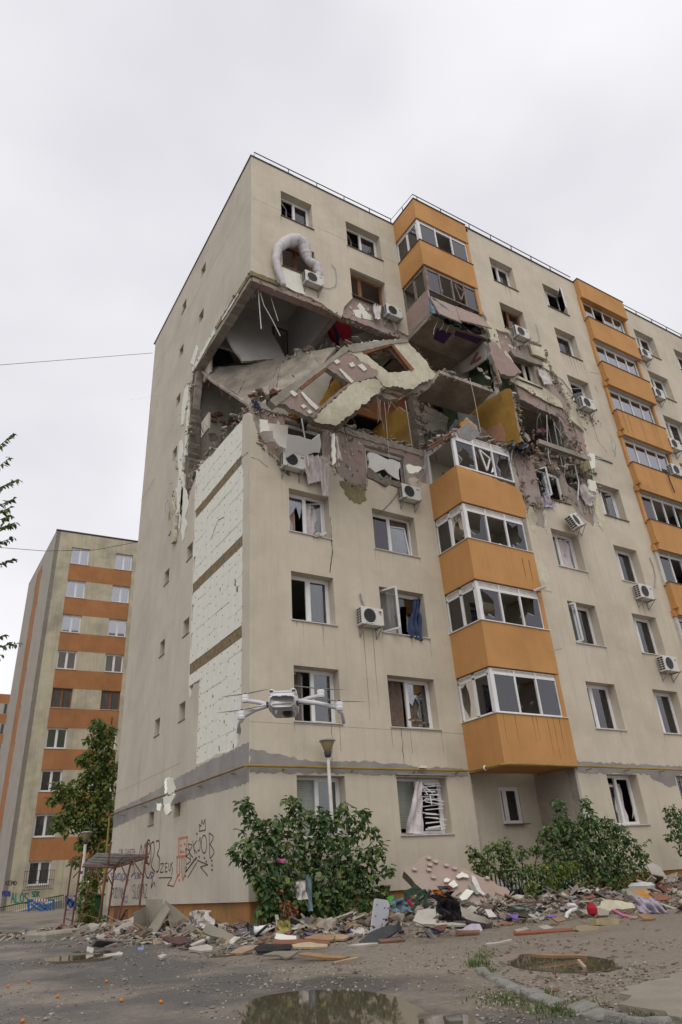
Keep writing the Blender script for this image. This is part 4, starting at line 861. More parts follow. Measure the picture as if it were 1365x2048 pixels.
for x in (.9, 2.9, 4.9, 6.4):
    mb = MB(); mb.bar((x, -.002, 3.5), (x-.02, -.18, 3.5), .03, .025); mb.build('bracket', m_gas, gp)
for x in (10.2, 11.9, 13.6, 15.4):
    mb = MB(); mb.bar((x, YB-.002, 3.46), (x-.02, YB-.24, 3.46), .03, .025); mb.build('bracket', m_gas, gp)
# lintel sheets above the ground floor windows
mb = MB(); mb.box(4.3, -.12, 3.425, 6.1, -.002, 3.45); mb.build('drip_sheet', m_metal, A)
mb = MB()
def crack(mb, pts, ax, v, w=.012, sd=0):
    P = [on(ax, v, *p) for p in pts]; r = random.Random(sd); Q = []
    for a, b in zip(P, P[1:]):
        k = max(2, int((b-a).length/.12))
        for i in range(k): Q.append(a.lerp(b, i/k)+V((0 if ax == 0 else r.uniform(-.02, .02), 0 if ax == 1 else r.uniform(-.02, .02), r.uniform(-.015, .015))))
    Q.append(P[-1])
    for a, b in zip(Q, Q[1:]):
        ww = w*r.uniform(.5, 1.2); n = V((1, 0, 0)) if ax == 0 else V((0, 1, 0)); s = (b-a).cross(n).normalized()*ww/2; o = -n*.0035
        mb.add([a-s+o, b-s+o, b+s+o, a+s+o], [(0, 1, 2, 3)])
crack(mb, [(503, 915), (515, 918), (527, 927), (536, 935)], 1, 0, .02, 1); crack(mb, [(661, 1035), (663, 1075), (665, 1110), (660, 1145)], 1, 0, .03, 2)
crack(mb, [(1185, 845), (1195, 880), (1215, 905)], 1, YB, .02, 3); crack(mb, [(1220, 870), (1232, 890), (1230, 915), (1222, 880)], 1, YB, .02, 4); crack(mb, [(1110, 830), (1160, 850)], 1, YB, .02, 4)
crack(mb, [(1180, 745), (1200, 748)], 1, YB, .02, 5); crack(mb, [(1190, 770), (1196, 785)], 1, YB, .03, 6); crack(mb, [(1160, 700), (1170, 740)], 1, YB, .015, 7)
crack(mb, [(664, 1448), (666, 1535)], 1, 0, .014, 8); crack(mb, [(803, 1455), (811, 1560)], 1, 0, .02, 9); crack(mb, [(1085, 1030), (1095, 1070)], 1, YB, .012, 10)
crack(mb, [(281, 1003), (300, 975), (310, 958)], 0, 0, .025, 12); crack(mb, [(350, 600), (330, 640)], 0, 0, .008, 13); crack(mb, [(478, 920), (497, 905)], 0, 0, .03, 14)
crack(mb, [(424, 1075), (437, 1040), (448, 1035)], 0, .012, .04, 15); crack(mb, [(260, 800), (330, 790)], 0, 0, .004, 16); crack(mb, [(340, 870), (355, 830)], 0, 0, .01, 17)
stuff(mb.build('wall_cracks', m_crack, A))
# faint panel joints and soot/drip stains with their own shape
mb = MB()
for (x, z0, z1) in ((2.62, 4.0, 4.75), (4.95, 4.0, 4.75)): mb.box(x, -.0035, z0, x+.012, -.001, z1)
for z in (4.62, 24.2): mb.box(.02, -.003, z, XL, -.001, z+.006)
for y in (6.55, 9.2): mb.box(-.003, y, .9, -.001, y+.01, 5.5)
mb.box(-.003, .0, 24.4, -.001, 12.1, 24.406); mb.box(-.003, 4.9, 4.4, -.001, 12.1, 4.406)
stuff(mb.build('panel_joints', mat('joint_shadow_line', (.25, .22, .17), (.2, .18, .14), 4, .95, 0), A))
m_stain = mat('drip_stain', (.20, .17, .12), (.13, .11, .08), 5, .95, 0)
mb = MB(); r = random.Random(9)
def drip(mb, x, z, y, L, w): 
    k = 6; vs = []
    for i in range(k+1):
        ww = w*(1-i/k*.7)*r.uniform(.5, 1.1); xx = x+r.uniform(-.006, .006)
        vs += [(xx-ww/2, y, z-L*i/k), (xx+ww/2, y, z-L*i/k)]
    mb.add(vs, [(2*i, 2*i+1, 2*i+3, 2*i+2) for i in range(k)])
for c in (C1, C2, C3, C4, C5):
    for n in range(1, 9):
        yy = -.004 if c[0] < 8 else YB-.004
        if (c in (C1, C2, C3) and n in (4, 5, 6)) or (c == C2 and n == 7): continue
        for k in range(3):
            if r.random() < .7: drip(mb, r.choice((c[0]-.02, c[1]+.03, c[0]+(c[1]-c[0])*r.random())), sill(n)-.02, yy, r.uniform(.15, .7), r.uniform(.008, .02))
for i in range(6): drip(mb, C4[0]+.12+i*.22, sill(7)-.02, YB-.004, r.uniform(.5, 1.2), .025)
for i in range(5): drip(mb, C5[0]+.1+i*.3, sill(7)-.02, YB-.004, r.uniform(.5, 1.0), .03)
drip(mb, 3.62, 7.45, -.004, 2.6, .02); drip(mb, 3.95, 7.45, -.004, 2.3, .02); drip(mb, 15.2, 9.4, YB-.004, .9, .025); drip(mb, 14.9, 9.4, YB-.004, .9, .02)
drip(mb, 11.9, sill(8)-.03, YB-.004, .6, .02)
stuff(mb.build('drip_stains', m_stain, A))
mb = MB()
for i, x in enumerate((7.6, 8.3, 8.45, 8.9, 9.15, 9.4, 7.15)): drip(mb, x, BZ(1)+1.38, YF-.004, r.uniform(.7, 1.3), .02)
for x in (17.25, 17.6, 18.5, 19.3, 19.6): drip(mb, x, BZ(6)+1.38, -1.704, 1.2, .03)
for x in (9.2, 9.5): drip(mb, x, BZ(3)+1.1, YF-.004, .8, .04)
stuff(mb.build('drip_stains', mat('orange_drip_stain', (.14, .07, .03), (.2, .1, .04), 5, .95, 0), A))
# ================================================================== AIR CONDITIONERS (origin: back bottom centre)
def make_ac():
    t = thing('air_conditioner', '', 'air conditioner', (0, 0, 0), 'air conditioner units hung on the facade', local=True)
    mb = MB(); mb.box(-.4, -.32, 0, .4, -.05, .54); o = mb.build('casing', m_ac, t); bv = o.modifiers.new('bevel', 'BEVEL'); bv.width = .015; bv.segments = 2
    mb = MB(); mb.lathe([(.0, -.3225), (.215, -.3225), (.215, -.325), (.23, -.332), (.245, -.325), (.245, -.32)], (-.1, 0, .27), 24, 'y'); mb.build('fan_ring', m_ac, t, smooth=True)
    mb = MB(); mb.lathe([(0, -.3245), (.212, -.3235)], (-.1, 0, .27), 24, 'y'); fr = mb.build('fan_opening', m_black, t)
    mb = MB()
    for k in range(10):
        a = k*math.pi/5; c, s = math.cos(a), math.sin(a); mb.bar((-.1+.03*c, -.333, .27+.03*s), (-.1+.22*c, -.333, .27+.22*s), .007)
    for rr in (.08, .13, .18): mb.tube([(-.1+rr*math.cos(a), -.334, .27+rr*math.sin(a)) for a in [i*math.pi/10 for i in range(21)]], .0035, 4, cap=False)
    mb.lathe([(0, -.345), (.035, -.34), (.045, -.33)], (-.1, 0, .27), 12, 'y'); mb.build('fan_grille', m_metal, t)
    mb = MB()
    for i in range(2):
        for j in range(6): mb.box(-.4035, -.30+i*.12, .05+j*.078, -.3995, -.20+i*.12, .105+j*.078)
    mb.build('side_vents', m_black, t)
    mb = MB(); mb.bar((-.3, 0, -.02), (-.3, -.42, -.02), .03); mb.bar((.3, 0, -.02), (.3, -.42, -.02), .03); mb.bar((-.3, 0, -.3), (-.3, -.36, -.03), .02); mb.bar((.3, 0, -.3), (.3, -.36, -.03), .02); mb.bar((-.3, -.01, -.32), (-.3, -.01, 0), .03); mb.bar((.3, -.01, -.32), (.3, -.01, 0), .03)
    for sx in (0, 1):
        q_ = MB()
        for k in (sx, sx+2, sx+4): b_, nv_, f_, nf_ = mb.pieces[k]; q_.add(mb.v[b_:b_+nv_], [tuple(i-b_ for i in f) for f in mb.f[f_:f_+nf_]])
        q_.build('bracket', m_metal, t)
    mb = MB(); mb.box(.22, -.3235, .38, .34, -.3205, .45); mb.build('maker_label', m_metal, t)
    return t
def acpos(px, py, yf): p = on(1, yf-.32, px, py); return (p.x, yf, p.z-.27)
acs = [((630, 556), 0, 'dusty air conditioner hanging under the window wrapped in the white foil duct', 0), ((790, 622), 0, 'air conditioner beside the brown-framed window with the stripped pink sill', 0),
       ((590, 920), 0, 'air conditioner with missing fan cover next to the long pale curtain', 0), ((824, 984), 0, 'air conditioner on the wall between two windows left of the orange balcony bay', 0),
       ((746, 1232), 0, 'clean air conditioner with a red maker logo left of the window with the blue cloth', 0),
       ((1046, 664), YB, 'air conditioner under the brown-framed window just right of the collapsed balcony', 0), ((1178, 806), YB, 'air conditioner under the cracked lintel right of the collapsed room', 0),
       ((1156, 1041), YB, 'air conditioner torn loose and hanging tilted from its pipes', .5), ((1294, 1183), YB, 'white air conditioner by the window with orange striped curtains', 0), ((1343, 1327), YB, 'air conditioner by the window with the green curtain near the right edge', 0),
       ((1293, 706), YB, 'topmost air conditioner right of the second balcony stack', 0), ((1320, 786), YB, 'second air conditioner from the top right of the second balcony stack', 0), ((1352, 888), YB, 'third air conditioner from the top right of the second balcony stack', 0), ((1356, 940), YB, 'fourth air conditioner from the top at the right edge beside a dangling pipe', 0)]
ac0 = make_ac()
for i, (p, yf, lab, tl) in enumerate(acs):
    a = ac0 if i == 0 else dup(ac0)
    a.location = acpos(*p, yf); a['label'] = lab
    if tl: a.rotation_euler = (-.25, -.45, .3); a.location = V(a.location)+V((-.05, -.12, -.05))
    a.scale = (.98, 1, 1)
    if 'missing fan' in lab or 'dusty' in lab or 'beside the brown' in lab or 'between two' in lab or 'torn' in lab:
        for ch in list(a.children):
            if ch.name.startswith('fan_grille'): bpy.data.objects.remove(ch)
# the logo on the clean unit
a = [o for o in COL.objects if o.get('label', '').startswith('clean air')][0]
mb = MB(); mb.lathe([(0, -.3245), (.035, -.3245)], (.29, 0, .42), 14, 'y'); o = mb.build('red_logo', mat('logo_red', (.4, .03, .03), rough=.5, bump=0), a); 
mb = MB(); mb.lathe([(0, -.326), (.018, -.326)], (.29, 0, .425), 14, 'y'); mb.build('logo_centre', m_navy, a)
mb = MB(); 
for i in range(4): mb.box(.235+i*.028, -.3245, .335, .255+i*.028, -.3215, .352)
mb.build('logo_lettering', m_black, a)
def cable(name, lab, pts, r, m, cat='cable', par=None):
    mb = MB(); mb.tube(pts, r, 6); o = mb.build(name, m, par)
    if par is None: tag(o, lab, cat)
    return o
def pp(ax, v, lst): return [on(ax, v, *p) for p in lst]
cable('pipe', 'white insulated pipe curving up from the air conditioner left of the orange bay', pp(1, -.1, [(835, 965), (848, 950), (853, 925), (850, 900)]), .025, m_metal, 'pipe')
cable('pipe', 'bent silver pipes holding the tilted air conditioner', pp(1, YB-.25, [(1164, 1028), (1156, 1000), (1158, 965), (1150, 930), (1133, 929), (1128, 935)]), .028, m_metal, 'pipe')
cable('pipe', 'thin bent metal tube sticking out right above the tilted air conditioner', pp(1, YB-.2, [(1163, 1022), (1175, 1027), (1176, 1018), (1170, 1005)]), .015, m_metal, 'pipe')
cable('pipe', 'grey conduit above the air conditioner with a red maker logo', pp(1, -.05, [(721, 1187), (724, 1200), (729, 1213)]), .028, m_metal, 'pipe')
cable('cable', 'dark cable sagging under the air conditioner left of the bay', pp(1, -.03, [(752, 1029), (765, 1022), (782, 1005), (797, 985), (800, 975)]), .01, m_wired)
cable('cable', 'looped cable right of the duct-wrapped window', pp(1, -.03, [(664, 529), (672, 540), (674, 560), (672, 572), (660, 577), (648, 575)]), .012, m_metal)
cable('cable', 'hooked cable beside the upper air conditioner right of the balcony', pp(1, YB-.03, [(1072, 648), (1078, 670), (1080, 682), (1070, 686), (1060, 683)]), .012, m_metal)
cable('cable', 'dark curved cable crossing the wall left of the tilted lintel', pp(1, YB-.04, [(1110, 750), (1125, 760), (1140, 780), (1155, 800)]), .014, m_wired)
cable('pipe', 'grey conduit beside the window with orange striped curtains', pp(1, YB-.04, [(1300, 1115), (1308, 1135), (1312, 1155), (1310, 1175)]), .02, m_metal, 'pipe')
cable('cable', 'black pipe dangling over the orange balcony at the right edge', pp(1, -1.78, [(1336, 945), (1340, 960), (1350, 985)]), .025, m_black)
cable('pipe', 'short metal rod poking out beside the second orange balcony', pp(1, -1.7, [(1100, 1303), (1124, 1297)]), .012, m_metal, 'rod')
cable('pipe', 'broken white drain pipe stub sticking out of the torn wall', [on(1, YF-.05, 1068, 1182), on(1, YB-.35, 1091, 1173)], .05, m_pvcd, 'pipe')
# foil duct round the seventh-floor window
arc = [(568, 572), (558, 545), (552, 520), (556, 497), (572, 484), (592, 481), (607, 490), (612, 508), (617, 522), (632, 532), (638, 548), (634, 560)]
rr = [.09, .12, .14, .16, .21, .25, .25, .21, .15, .18, .15, .09]
mb = MB(); P = [on(1, -.2, *p) for p in arc]; Q = []; R_ = []
for i in range(len(P)-1):
    for k in range(8): t = k/8; Q.append(P[i].lerp(P[i+1], t)); R_.append((rr[i]*(1-t)+rr[i+1]*t)*(1+.13*((i*8+k) % 2)+unitr(.07)))
m_foil = mat('dusty_foil', (.62, .59, .58), (.5, .47, .46), 25, .45, .5, bscale=35)
mb.tube(Q, R_, 12); tag(mb.build('foil_duct', m_foil, smooth=True), 'crinkled whitish foil duct looped around a top-left window', 'duct')
mb = MB(); pxpoly(mb, [(552, 528), (565, 535), (600, 549), (606, 572), (612, 590), (585, 580), (556, 565), (553, 548)], (0, -.015, 0), (0, 1, 0), .01, amp=.03, seed=3); mb.build('bared_foam', m_eps, A)
mb = MB(); pxpoly(mb, [(706, 620), (726, 618), (745, 632), (744, 640), (712, 634)], (0, .085, 0), (0, 1, 0), .015, amp=.03, seed=3); pxpoly(mb, [(720, 605), (731, 618), (724, 624), (715, 612)], (0, .08, 0), (0, 1, 0), .02, amp=.03, seed=3); mb.build('mortar_remains', m_eps, A)
tag(sheet(MB(), [on(1, -.1, 748, 607), on(1, -.1, 764, 610), on(1, -.15, 762, 640), on(1, -.15, 750, 636)], 8, 8, .12, 5, .02).build('plaster_rag', m_whcl, smooth=True), 'whitish torn scrap hanging below the brown-framed window', 'rag')
# ================================================================== COLLAPSED FLOORS
def ptag(mb, name, mats, lab, cat, **k): return tag(mb.build(name, mats, **k), lab, cat)
# fallen floor slab of the corner room, broken into plates
sp = {'a': on(1, 5.8, 400, 738), 'b': on(1, 3.0, 505, 727), 'c': on(1, 2.0, 562, 716), 'd': on(1, 1.0, 622, 702), 'e': on(1, .45, 672, 694), 'f': on(1, .35, 640, 735), 'g': on(1, .3, 600, 772), 'h': on(1, .3, 545, 838), 'i': on(1, 1.0, 520, 822), 'j': on(1, 2.4, 476, 792), 'k': on(1, 4.3, 425, 758)}
sl = thing('fallen_floor_slab', 'huge cracked concrete floor slab sagging diagonally inside the blown-out corner', 'concrete slab', sp['g'])
for i, ks in enumerate(('abjk', 'bcij', 'chi', 'cgh', 'cdg', 'dfg', 'def')):
    o = panel3(MB(), [sp[k] for k in ks], .13, .03, .2, seed=i+2).build('slab_piece', m_slab if i not in (2, 5) else m_conc, sl)
mb = MB(); mb.tube([sp['a'], sp['k']-V((0, 0, .1)), sp['j']-V((0, 0, .08)), sp['i']-V((0, .0, .08)), sp['h']], .07, 6); mb.build('edge_beam', m_conc, sl)
# leaning partition in the corner room
mb = MB(); pxpoly(mb, [(449, 668), (462, 640), (478, 635), (500, 640), (536, 650), (573, 716), (486, 722)], (1.5, 3.2, 20), (.1, 1, -.25), .1, amp=.02, seed=3, sidem=1); ptag(mb, 'leaning_partition', [m_ceil, m_conc], 'pale plastered partition leaning at an angle inside the open corner room', 'wall panel')
mb = MB(); pxpoly(mb, [(400, 700), (430, 690), (455, 700), (470, 725), (400, 735)], (1, 5.4, 20), (0, 1, 0), .05, amp=.05, seed=3); ptag(mb, 'broken_cupboard_board', m_dkbd, 'dark dusty panel lying in the shadow at the left of the open corner room', 'panel')
# red upholstered block with a navy stripe
rc = thing('red_mattress', 'bright red mattress with a navy stripe wedged upright in the ruined floor', 'mattress', on(1, .5, 680, 660))
mb = MB(); pxpoly(mb, [(652, 640), (668, 632), (692, 637), (705, 662), (704, 688), (682, 690), (672, 680), (663, 665)], (0, .55, 0), (.15, 1, -.1), .25); mb.build('upholstery', m_redf, rc)
mb = MB(); pxpoly(mb, [(661, 637), (667, 636), (684, 690), (677, 691)], (0, .54, 0), (.15, 1, -.1), .02); mb.build('stripe', m_navy, rc)
mb = MB(); pxpoly(mb, [(706, 672), (735, 662), (770, 665), (800, 670), (760, 677), (722, 684)], (3.6+1, 1.2, 20), (.1, .6, .9), .06); ptag(mb, 'fallen_ceiling_board', m_ceil, 'flat white board lying on the rubble right of the red mattress', 'board')
# blown-out sixth-floor wall panels
P0 = (0, .12, 0); nrm = (.04, 1, .1)
w1 = thing('fallen_wall_panel', 'pink wall panel with an empty window hole, tipped steeply to the left', 'wall panel', on(1, .12, 650, 770))
mb = MB(); pxpoly(mb, [(553, 810), (568, 800), (690, 700), (757, 743), (746, 757), (704, 767), (642, 820), (630, 838), (600, 824), (566, 808)], P0, nrm, .22, [[(600, 777), (655, 736), (699, 765), (641, 812)]], amp=.045, step=.09, hamp=.02, seed=21, sidem=1, holem=1); mb.build('panel', [m_pink, m_conc], w1)
mb = MB(); pxpoly(mb, [(540, 800), (576, 772), (605, 757), (640, 729), (648, 727), (690, 690), (698, 700), (652, 734), (610, 766), (598, 776), (553, 812)], (0, .09, 0), nrm, .3, amp=.015, seed=22); mb.build('edge_beam', m_conc, w1)
mb = MB(); pxpoly(mb, [(600, 773), (650, 735), (653, 740), (604, 779)], (0, .1, 0), nrm, .2); mb.build('window_frame_remains', m_wood, w1)
for i, pts in enumerate(([(668, 722), (675, 718), (681, 723), (674, 728)], [(698, 727), (706, 724), (711, 731), (703, 734)], [(716, 730), (724, 727), (735, 738), (728, 742)], [(678, 738), (682, 737), (708, 762), (704, 766), (690, 752)], [(580, 784), (585, 780), (596, 788), (590, 793)], [(602, 784), (606, 783), (638, 815), (633, 820), (618, 806)], [(602, 811), (608, 808), (614, 813), (608, 817)], [(614, 822), (620, 819), (626, 824), (620, 828)])):
    mb = MB(); pxpoly(mb, pts, (0, .075, 0), nrm, .045, amp=.012, seed=i, step=.08); mb.build('foam_remnant', m_eps, w1)
mb = MB(); pxpoly(mb, [(628, 840), (640, 826), (704, 768), (746, 757), (760, 762), (767, 774), (757, 788), (722, 812), (700, 832), (672, 851), (640, 846)], (0, -.02, 0), (.04, 1, .12), .3, amp=.045, step=.09, seed=23, sidem=1); ptag(mb, 'fallen_wall_panel', [m_epsy, m_concd], 'long cream insulated wall strip lying diagonally below the pink tilted panel', 'wall panel')
w3 = thing('fallen_wall_panel', 'cream wall panel with a window opening, tipped down to the right beside the pink one', 'wall panel', on(1, .1, 800, 730))
mb = MB(); pxpoly(mb, [(690, 698), (700, 690), (740, 682), (812, 678), (820, 688), (846, 715), (872, 748), (866, 757), (838, 768), (826, 779), (800, 775), (767, 771), (746, 745), (712, 712)], (0, .16, 0), nrm, .22, [[(728, 706), (782, 689), (826, 741), (777, 745)]], amp=.05, step=.09, hamp=.025, seed=24, sidem=1, holem=1); mb.build('panel', [m_epsy, m_conc], w3)
mb = MB(); pxpoly(mb, [(692, 696), (704, 688), (770, 680), (814, 678), (818, 683), (780, 688), (730, 701), (706, 704)], (0, .12, 0), nrm, .3, amp=.015, seed=25); mb.build('edge_beam', m_conc, w3)
mb = MB(); pxpoly(mb, [(726, 703), (780, 687), (783, 691), (729, 708)], (0, .14, 0), nrm, .2); pxpoly(mb, [(781, 688), (786, 687), (829, 738), (823, 742)], (0, .14, 0), nrm, .12); mb.each('window_frame_remains', m_wood, w3)
mb = MB(); pxpoly(mb, [(744, 757), (765, 772), (800, 776), (832, 772), (836, 780), (800, 800), (770, 796), (752, 780)], (0, .5, 0), nrm, .2, amp=.05, seed=26); ptag(mb, 'broken_floor_edge', m_slab, 'underside of a broken floor edge below the cream window panel', 'concrete slab')
mb = MB(); pxpoly(mb, [(772, 776), (790, 778), (812, 782), (800, 796), (776, 786)], (0, .46, 0), nrm, .02, amp=.03, seed=27); ptag(mb, 'terracotta_plaster_scrap', m_ora_in, 'terracotta painted plaster scrap showing below the cream window panel', 'plaster')
mb = MB(); pxpoly(mb, [(636, 815), (656, 778), (672, 757), (678, 756), (684, 790), (660, 806)], (0, .9, 0), nrm, .1, amp=.02, seed=28); ptag(mb, 'mustard_wall_fragment', m_yel, 'mustard yellow wall fragment seen through the hole of the pink tilted panel', 'wall panel')
mb = MB(); pxpoly(mb, [(598, 778), (640, 745), (668, 745), (650, 790), (635, 815)], (0, 1.2, 0), nrm, .1, amp=.03, seed=29); ptag(mb, 'plaster_wall_fragment', m_creamin, 'cream wall fragment behind the hole of the pink tilted panel, left of the yellow one', 'wall panel')
# sagging sixth-floor balcony slab
bs = thing('sagging_balcony_slab', 'sagging concrete balcony slab with grey stained underside between two balconies', 'concrete slab', on(2, 17.15, 880, 745))
c_ = [on(2, 17.12, 879, 747), on(2, 17.05, 985, 785), on(2, 17.15, 938, 830), on(2, 17.25, 832, 800)]
mb = MB(); panel3(mb, [p for p in c_], .16, .02, .25, seed=5); o = mb.build('slab', m_slab, bs)
mb = MB(); mb.bar(c_[0]+V((0, 0, .05)), c_[1]+V((0, 0, .05)), .09, .14); mb.bar(c_[0]+V((0, .05, .05)), c_[3]+V((0, 0, .05)), .08, .12); mb.build('edge_trim', m_conc, bs)
for i in range(26):
    a = random.random(); p = c_[0].lerp(c_[1], a)+V((0, random.uniform(0, .5), .16))
    if i == 0: mbq = MB()
    shard(mbq, p, random.uniform(.15, .5), random.uniform(.08, .25), .04, .4)
stuff(mbq.build('rubble_crumbs', multimat('edge_rubble', [(.32, .28, .22), (.45, .40, .32), (.2, .17, .13), (.3, .14, .08)])), 'loose broken bits lying along the edge of the sagging balcony slab', 'rubble')
mb = MB(); pxpoly(mb, [(832, 810), (838, 806), (912, 838), (930, 842), (925, 862), (900, 878), (850, 895), (842, 860)], (0, 1.9, 0), (0, 1, 0), .06, amp=.05, seed=7); ptag(mb, 'cracked_plaster_wall', m_creamin, 'cracked pale plaster wall at the back of the open room above the glazed balcony', 'wall panel')
# stripped seventh-floor parapet boards peeling outwards
mb = MB(); panel3(mb, [on(1, YF-.02, 858, 590), on(1, YF-.02, 912, 614), on(1, YF-.5, 925, 645), on(1, YF-.42, 880, 628)], .05, .02, .15, seed=3); ptag(mb, 'peeling_parapet_board', [m_pink], 'left pinkish board peeling outwards from the stripped balcony parapet', 'board')
mb = MB(); panel3(mb, [on(1, YF-.02, 912, 612), on(1, YF-.02, 958, 631), on(1, YF-.35, 985, 656), on(1, YF-.5, 922, 640)], .05, .02, .15, seed=4); ptag(mb, 'peeling_parapet_board', [m_pink], 'right pinkish board peeling outwards from the stripped balcony parapet', 'board')
tag(sheet(MB(), [on(1, YF-.06, 860, 594), on(1, YF-.06, 870, 600), on(1, YF-.25, 925, 655), on(1, YF-.15, 863, 622)], 10, 8, .2, 4, .03).build('hanging_dark_fabric', m_teal, smooth=True), 'dark bluish fabric bunched under the peeling balcony boards', 'fabric')
tag(sheet(MB(), [on(1, YF-.02, 885, 630), on(1, YF-.02, 960, 655), on(1, YF-.2, 965, 668), on(1, YF-.1, 890, 648)], 16, 6, .3, 7, .03).build('hanging_dark_fabric', m_blk, smooth=True), 'black tattered fabric hanging along the balcony slab edge', 'fabric')
# cupboard doors and planks wedged right of the balcony
d1 = thing('cupboard_door', 'pale wooden panel with two reddish bars wedged under the balcony slab', 'wooden panel', on(1, -1.0, 945, 705))
mb = MB(); pxpoly(mb, [(919, 727), (948, 706), (968, 683), (974, 690), (973, 718), (945, 738), (925, 747), (919, 740)], (9.62, 0, 0), (1, -.1, 0), .06); mb.build('panel', m_whbd, d1)
mb = MB(); pxpoly(mb, [(940, 728), (954, 703), (957, 706), (944, 730)], (9.6, 0, 0), (1, -.1, 0), .015); pxpoly(mb, [(947, 722), (962, 712), (962, 717), (948, 727)], (9.6, 0, 0), (1, -.1, 0), .015); mb.each('bar', m_redbd, d1)
mb = MB(); pxpoly(mb, [(944, 738), (987, 717), (993, 730), (1001, 762), (996, 768), (960, 762), (945, 750)], (0, -1.64, 0), (-.15, 1, -.1), .07); ptag(mb, 'broken_white_panel', m_whbd, 'broken off-white furniture panel resting on the sagging balcony slab', 'panel')
mb = MB(); mb.bar(on(1, -1.72, 987, 722), on(1, -1.72, 1002, 768), .1, .05); ptag(mb, 'plank', m_tan, 'short upright plank at the right end of the broken white panel', 'plank')
mb = MB(); pxpoly(mb, [(1004, 705), (1012, 700), (1040, 745), (1032, 752), (1018, 748)], (0, YB-.08, 0), (0, 1, 0), .1, amp=.05, seed=8); pxpoly(mb, [(975, 640), (990, 650), (1003, 700), (1012, 730), (1004, 728), (985, 690)], (0, YB-.06, 0), (0, 1, 0), .1, amp=.06, seed=9); ptag(mb, 'torn_insulation', m_epsy, 'ragged yellowed insulation hanging along the wall right of the collapsed balcony', 'insulation')
mb = MB(); pxpoly(mb, [(978, 686), (988, 682), (1045, 745), (1022, 752), (1002, 748), (985, 715)], (0, YB+.04, 0), (0, 1, .02), .2, amp=.04, seed=10, sidem=1); ptag(mb, 'tilted_wall_pier', [m_pink, m_conc], 'tilted pink wall pier right of the collapsed balcony', 'wall panel')
mb = MB(); pxpoly(mb, [(1060, 688), (1088, 696), (1093, 718), (1080, 712), (1066, 708)], (0, YB-.04, 0), (0, 1, 0), .1, amp=.01, seed=11, sidem=1); pxpoly(mb, [(1085, 724), (1098, 728), (1100, 742), (1090, 736)], (0, YB-.07, 0), (0, 1, 0), .1, amp=.02, seed=12); ptag(mb, 'hanging_foam_board', [m_epsy, m_epsy], 'square of yellowed foam still stuck above the broken lintel', 'insulation')
mb = MB(); pxpoly(mb, [(1022, 700), (1050, 708), (1092, 728), (1098, 735), (1062, 724), (1030, 712)], (0, YB-.03, 0), (0, 1, 0), .12, amp=.03, seed=13); ptag(mb, 'broken_lintel', m_conc, 'broken concrete lintel above the green-painted room', 'lintel')
tag(sheet(MB(), [on(1, YB-.06, 1074, 735), on(1, YB-.06, 1090, 740), on(1, YB-.1, 1106, 768), on(1, YB-.1, 1090, 768)], 8, 8, .14, 4, .02).build('hanging_rag', m_whcl, smooth=True), 'dirty white rag stuck in the torn wall right of the green room', 'rag')
mb = MB(); pxpoly(mb, [(1018, 818), (1030, 800), (1046, 790), (1085, 832), (1060, 858), (1048, 862), (1026, 832)], (0, -.9, 0), (.2, 1, -.35), .22, amp=.05, seed=14, sidem=1); ptag(mb, 'hanging_slab_chunk', [m_conc, m_concd], 'slab chunk dangling in the dark room right of the mustard wall', 'concrete chunk')
mb = MB(); mb.bar(on(1, YB-.1, 1076, 884), on(1, YB-.35, 1180, 920), .16, .2); ptag(mb, 'fallen_concrete_beam', m_conc, 'long concrete beam jutting out of the torn wall above the tilted air conditioner', 'beam')
mb = MB(); mb.bar(on(1, YB-.3, 1160, 910), on(1, YB-.45, 1224, 922), .03, .03); mb.bar(on(1, YB-.3, 1176, 905), on(1, YB-.4, 1212, 918), .05, .09); ptag(mb, 'broken_batten', m_whbd, 'thin white battens sticking out at the end of the concrete beam', 'batten')
mb = MB(); pxpoly(mb, [(1168, 925), (1182, 920), (1184, 938), (1170, 943)], (0, YB-.4, 0), (0, 1, 0), .2, amp=.05, seed=15); ptag(mb, 'mineral_wool_lump', m_wooly, 'yellow mineral wool lump at the end of the concrete beam', 'insulation')
mb = MB(); pxpoly(mb, [(1180, 905), (1190, 908), (1192, 935), (1184, 938), (1180, 925)], (0, YB-.42, 0), (0, 1, 0), .1, amp=.03, seed=16); ptag(mb, 'foam_scrap', m_eps, 'white foam scrap hanging next to the yellow wool lump', 'insulation')
mb = MB(); pxpoly(mb, [(1140, 795), (1152, 802), (1170, 870), (1186, 935), (1180, 938), (1160, 890), (1148, 850)], (0, YB+.05, 0), (0, 1, 0), .15, amp=.04, seed=17, sidem=1); ptag(mb, 'torn_wall_strip', [m_pink, m_conc], 'narrow pink strip of stripped wall left of the fifth-floor window', 'wall panel')
mb = MB(); pxpoly(mb, [(1140, 820), (1150, 815), (1166, 850), (1168, 862), (1155, 850), (1142, 838)], (0, YB-.06, 0), (0, 1, 0), .13, amp=.03, seed=18); ptag(mb, 'foam_scrap', m_epsy, 'yellowish foam fragment at the torn edge under the cracked lintel', 'insulation')
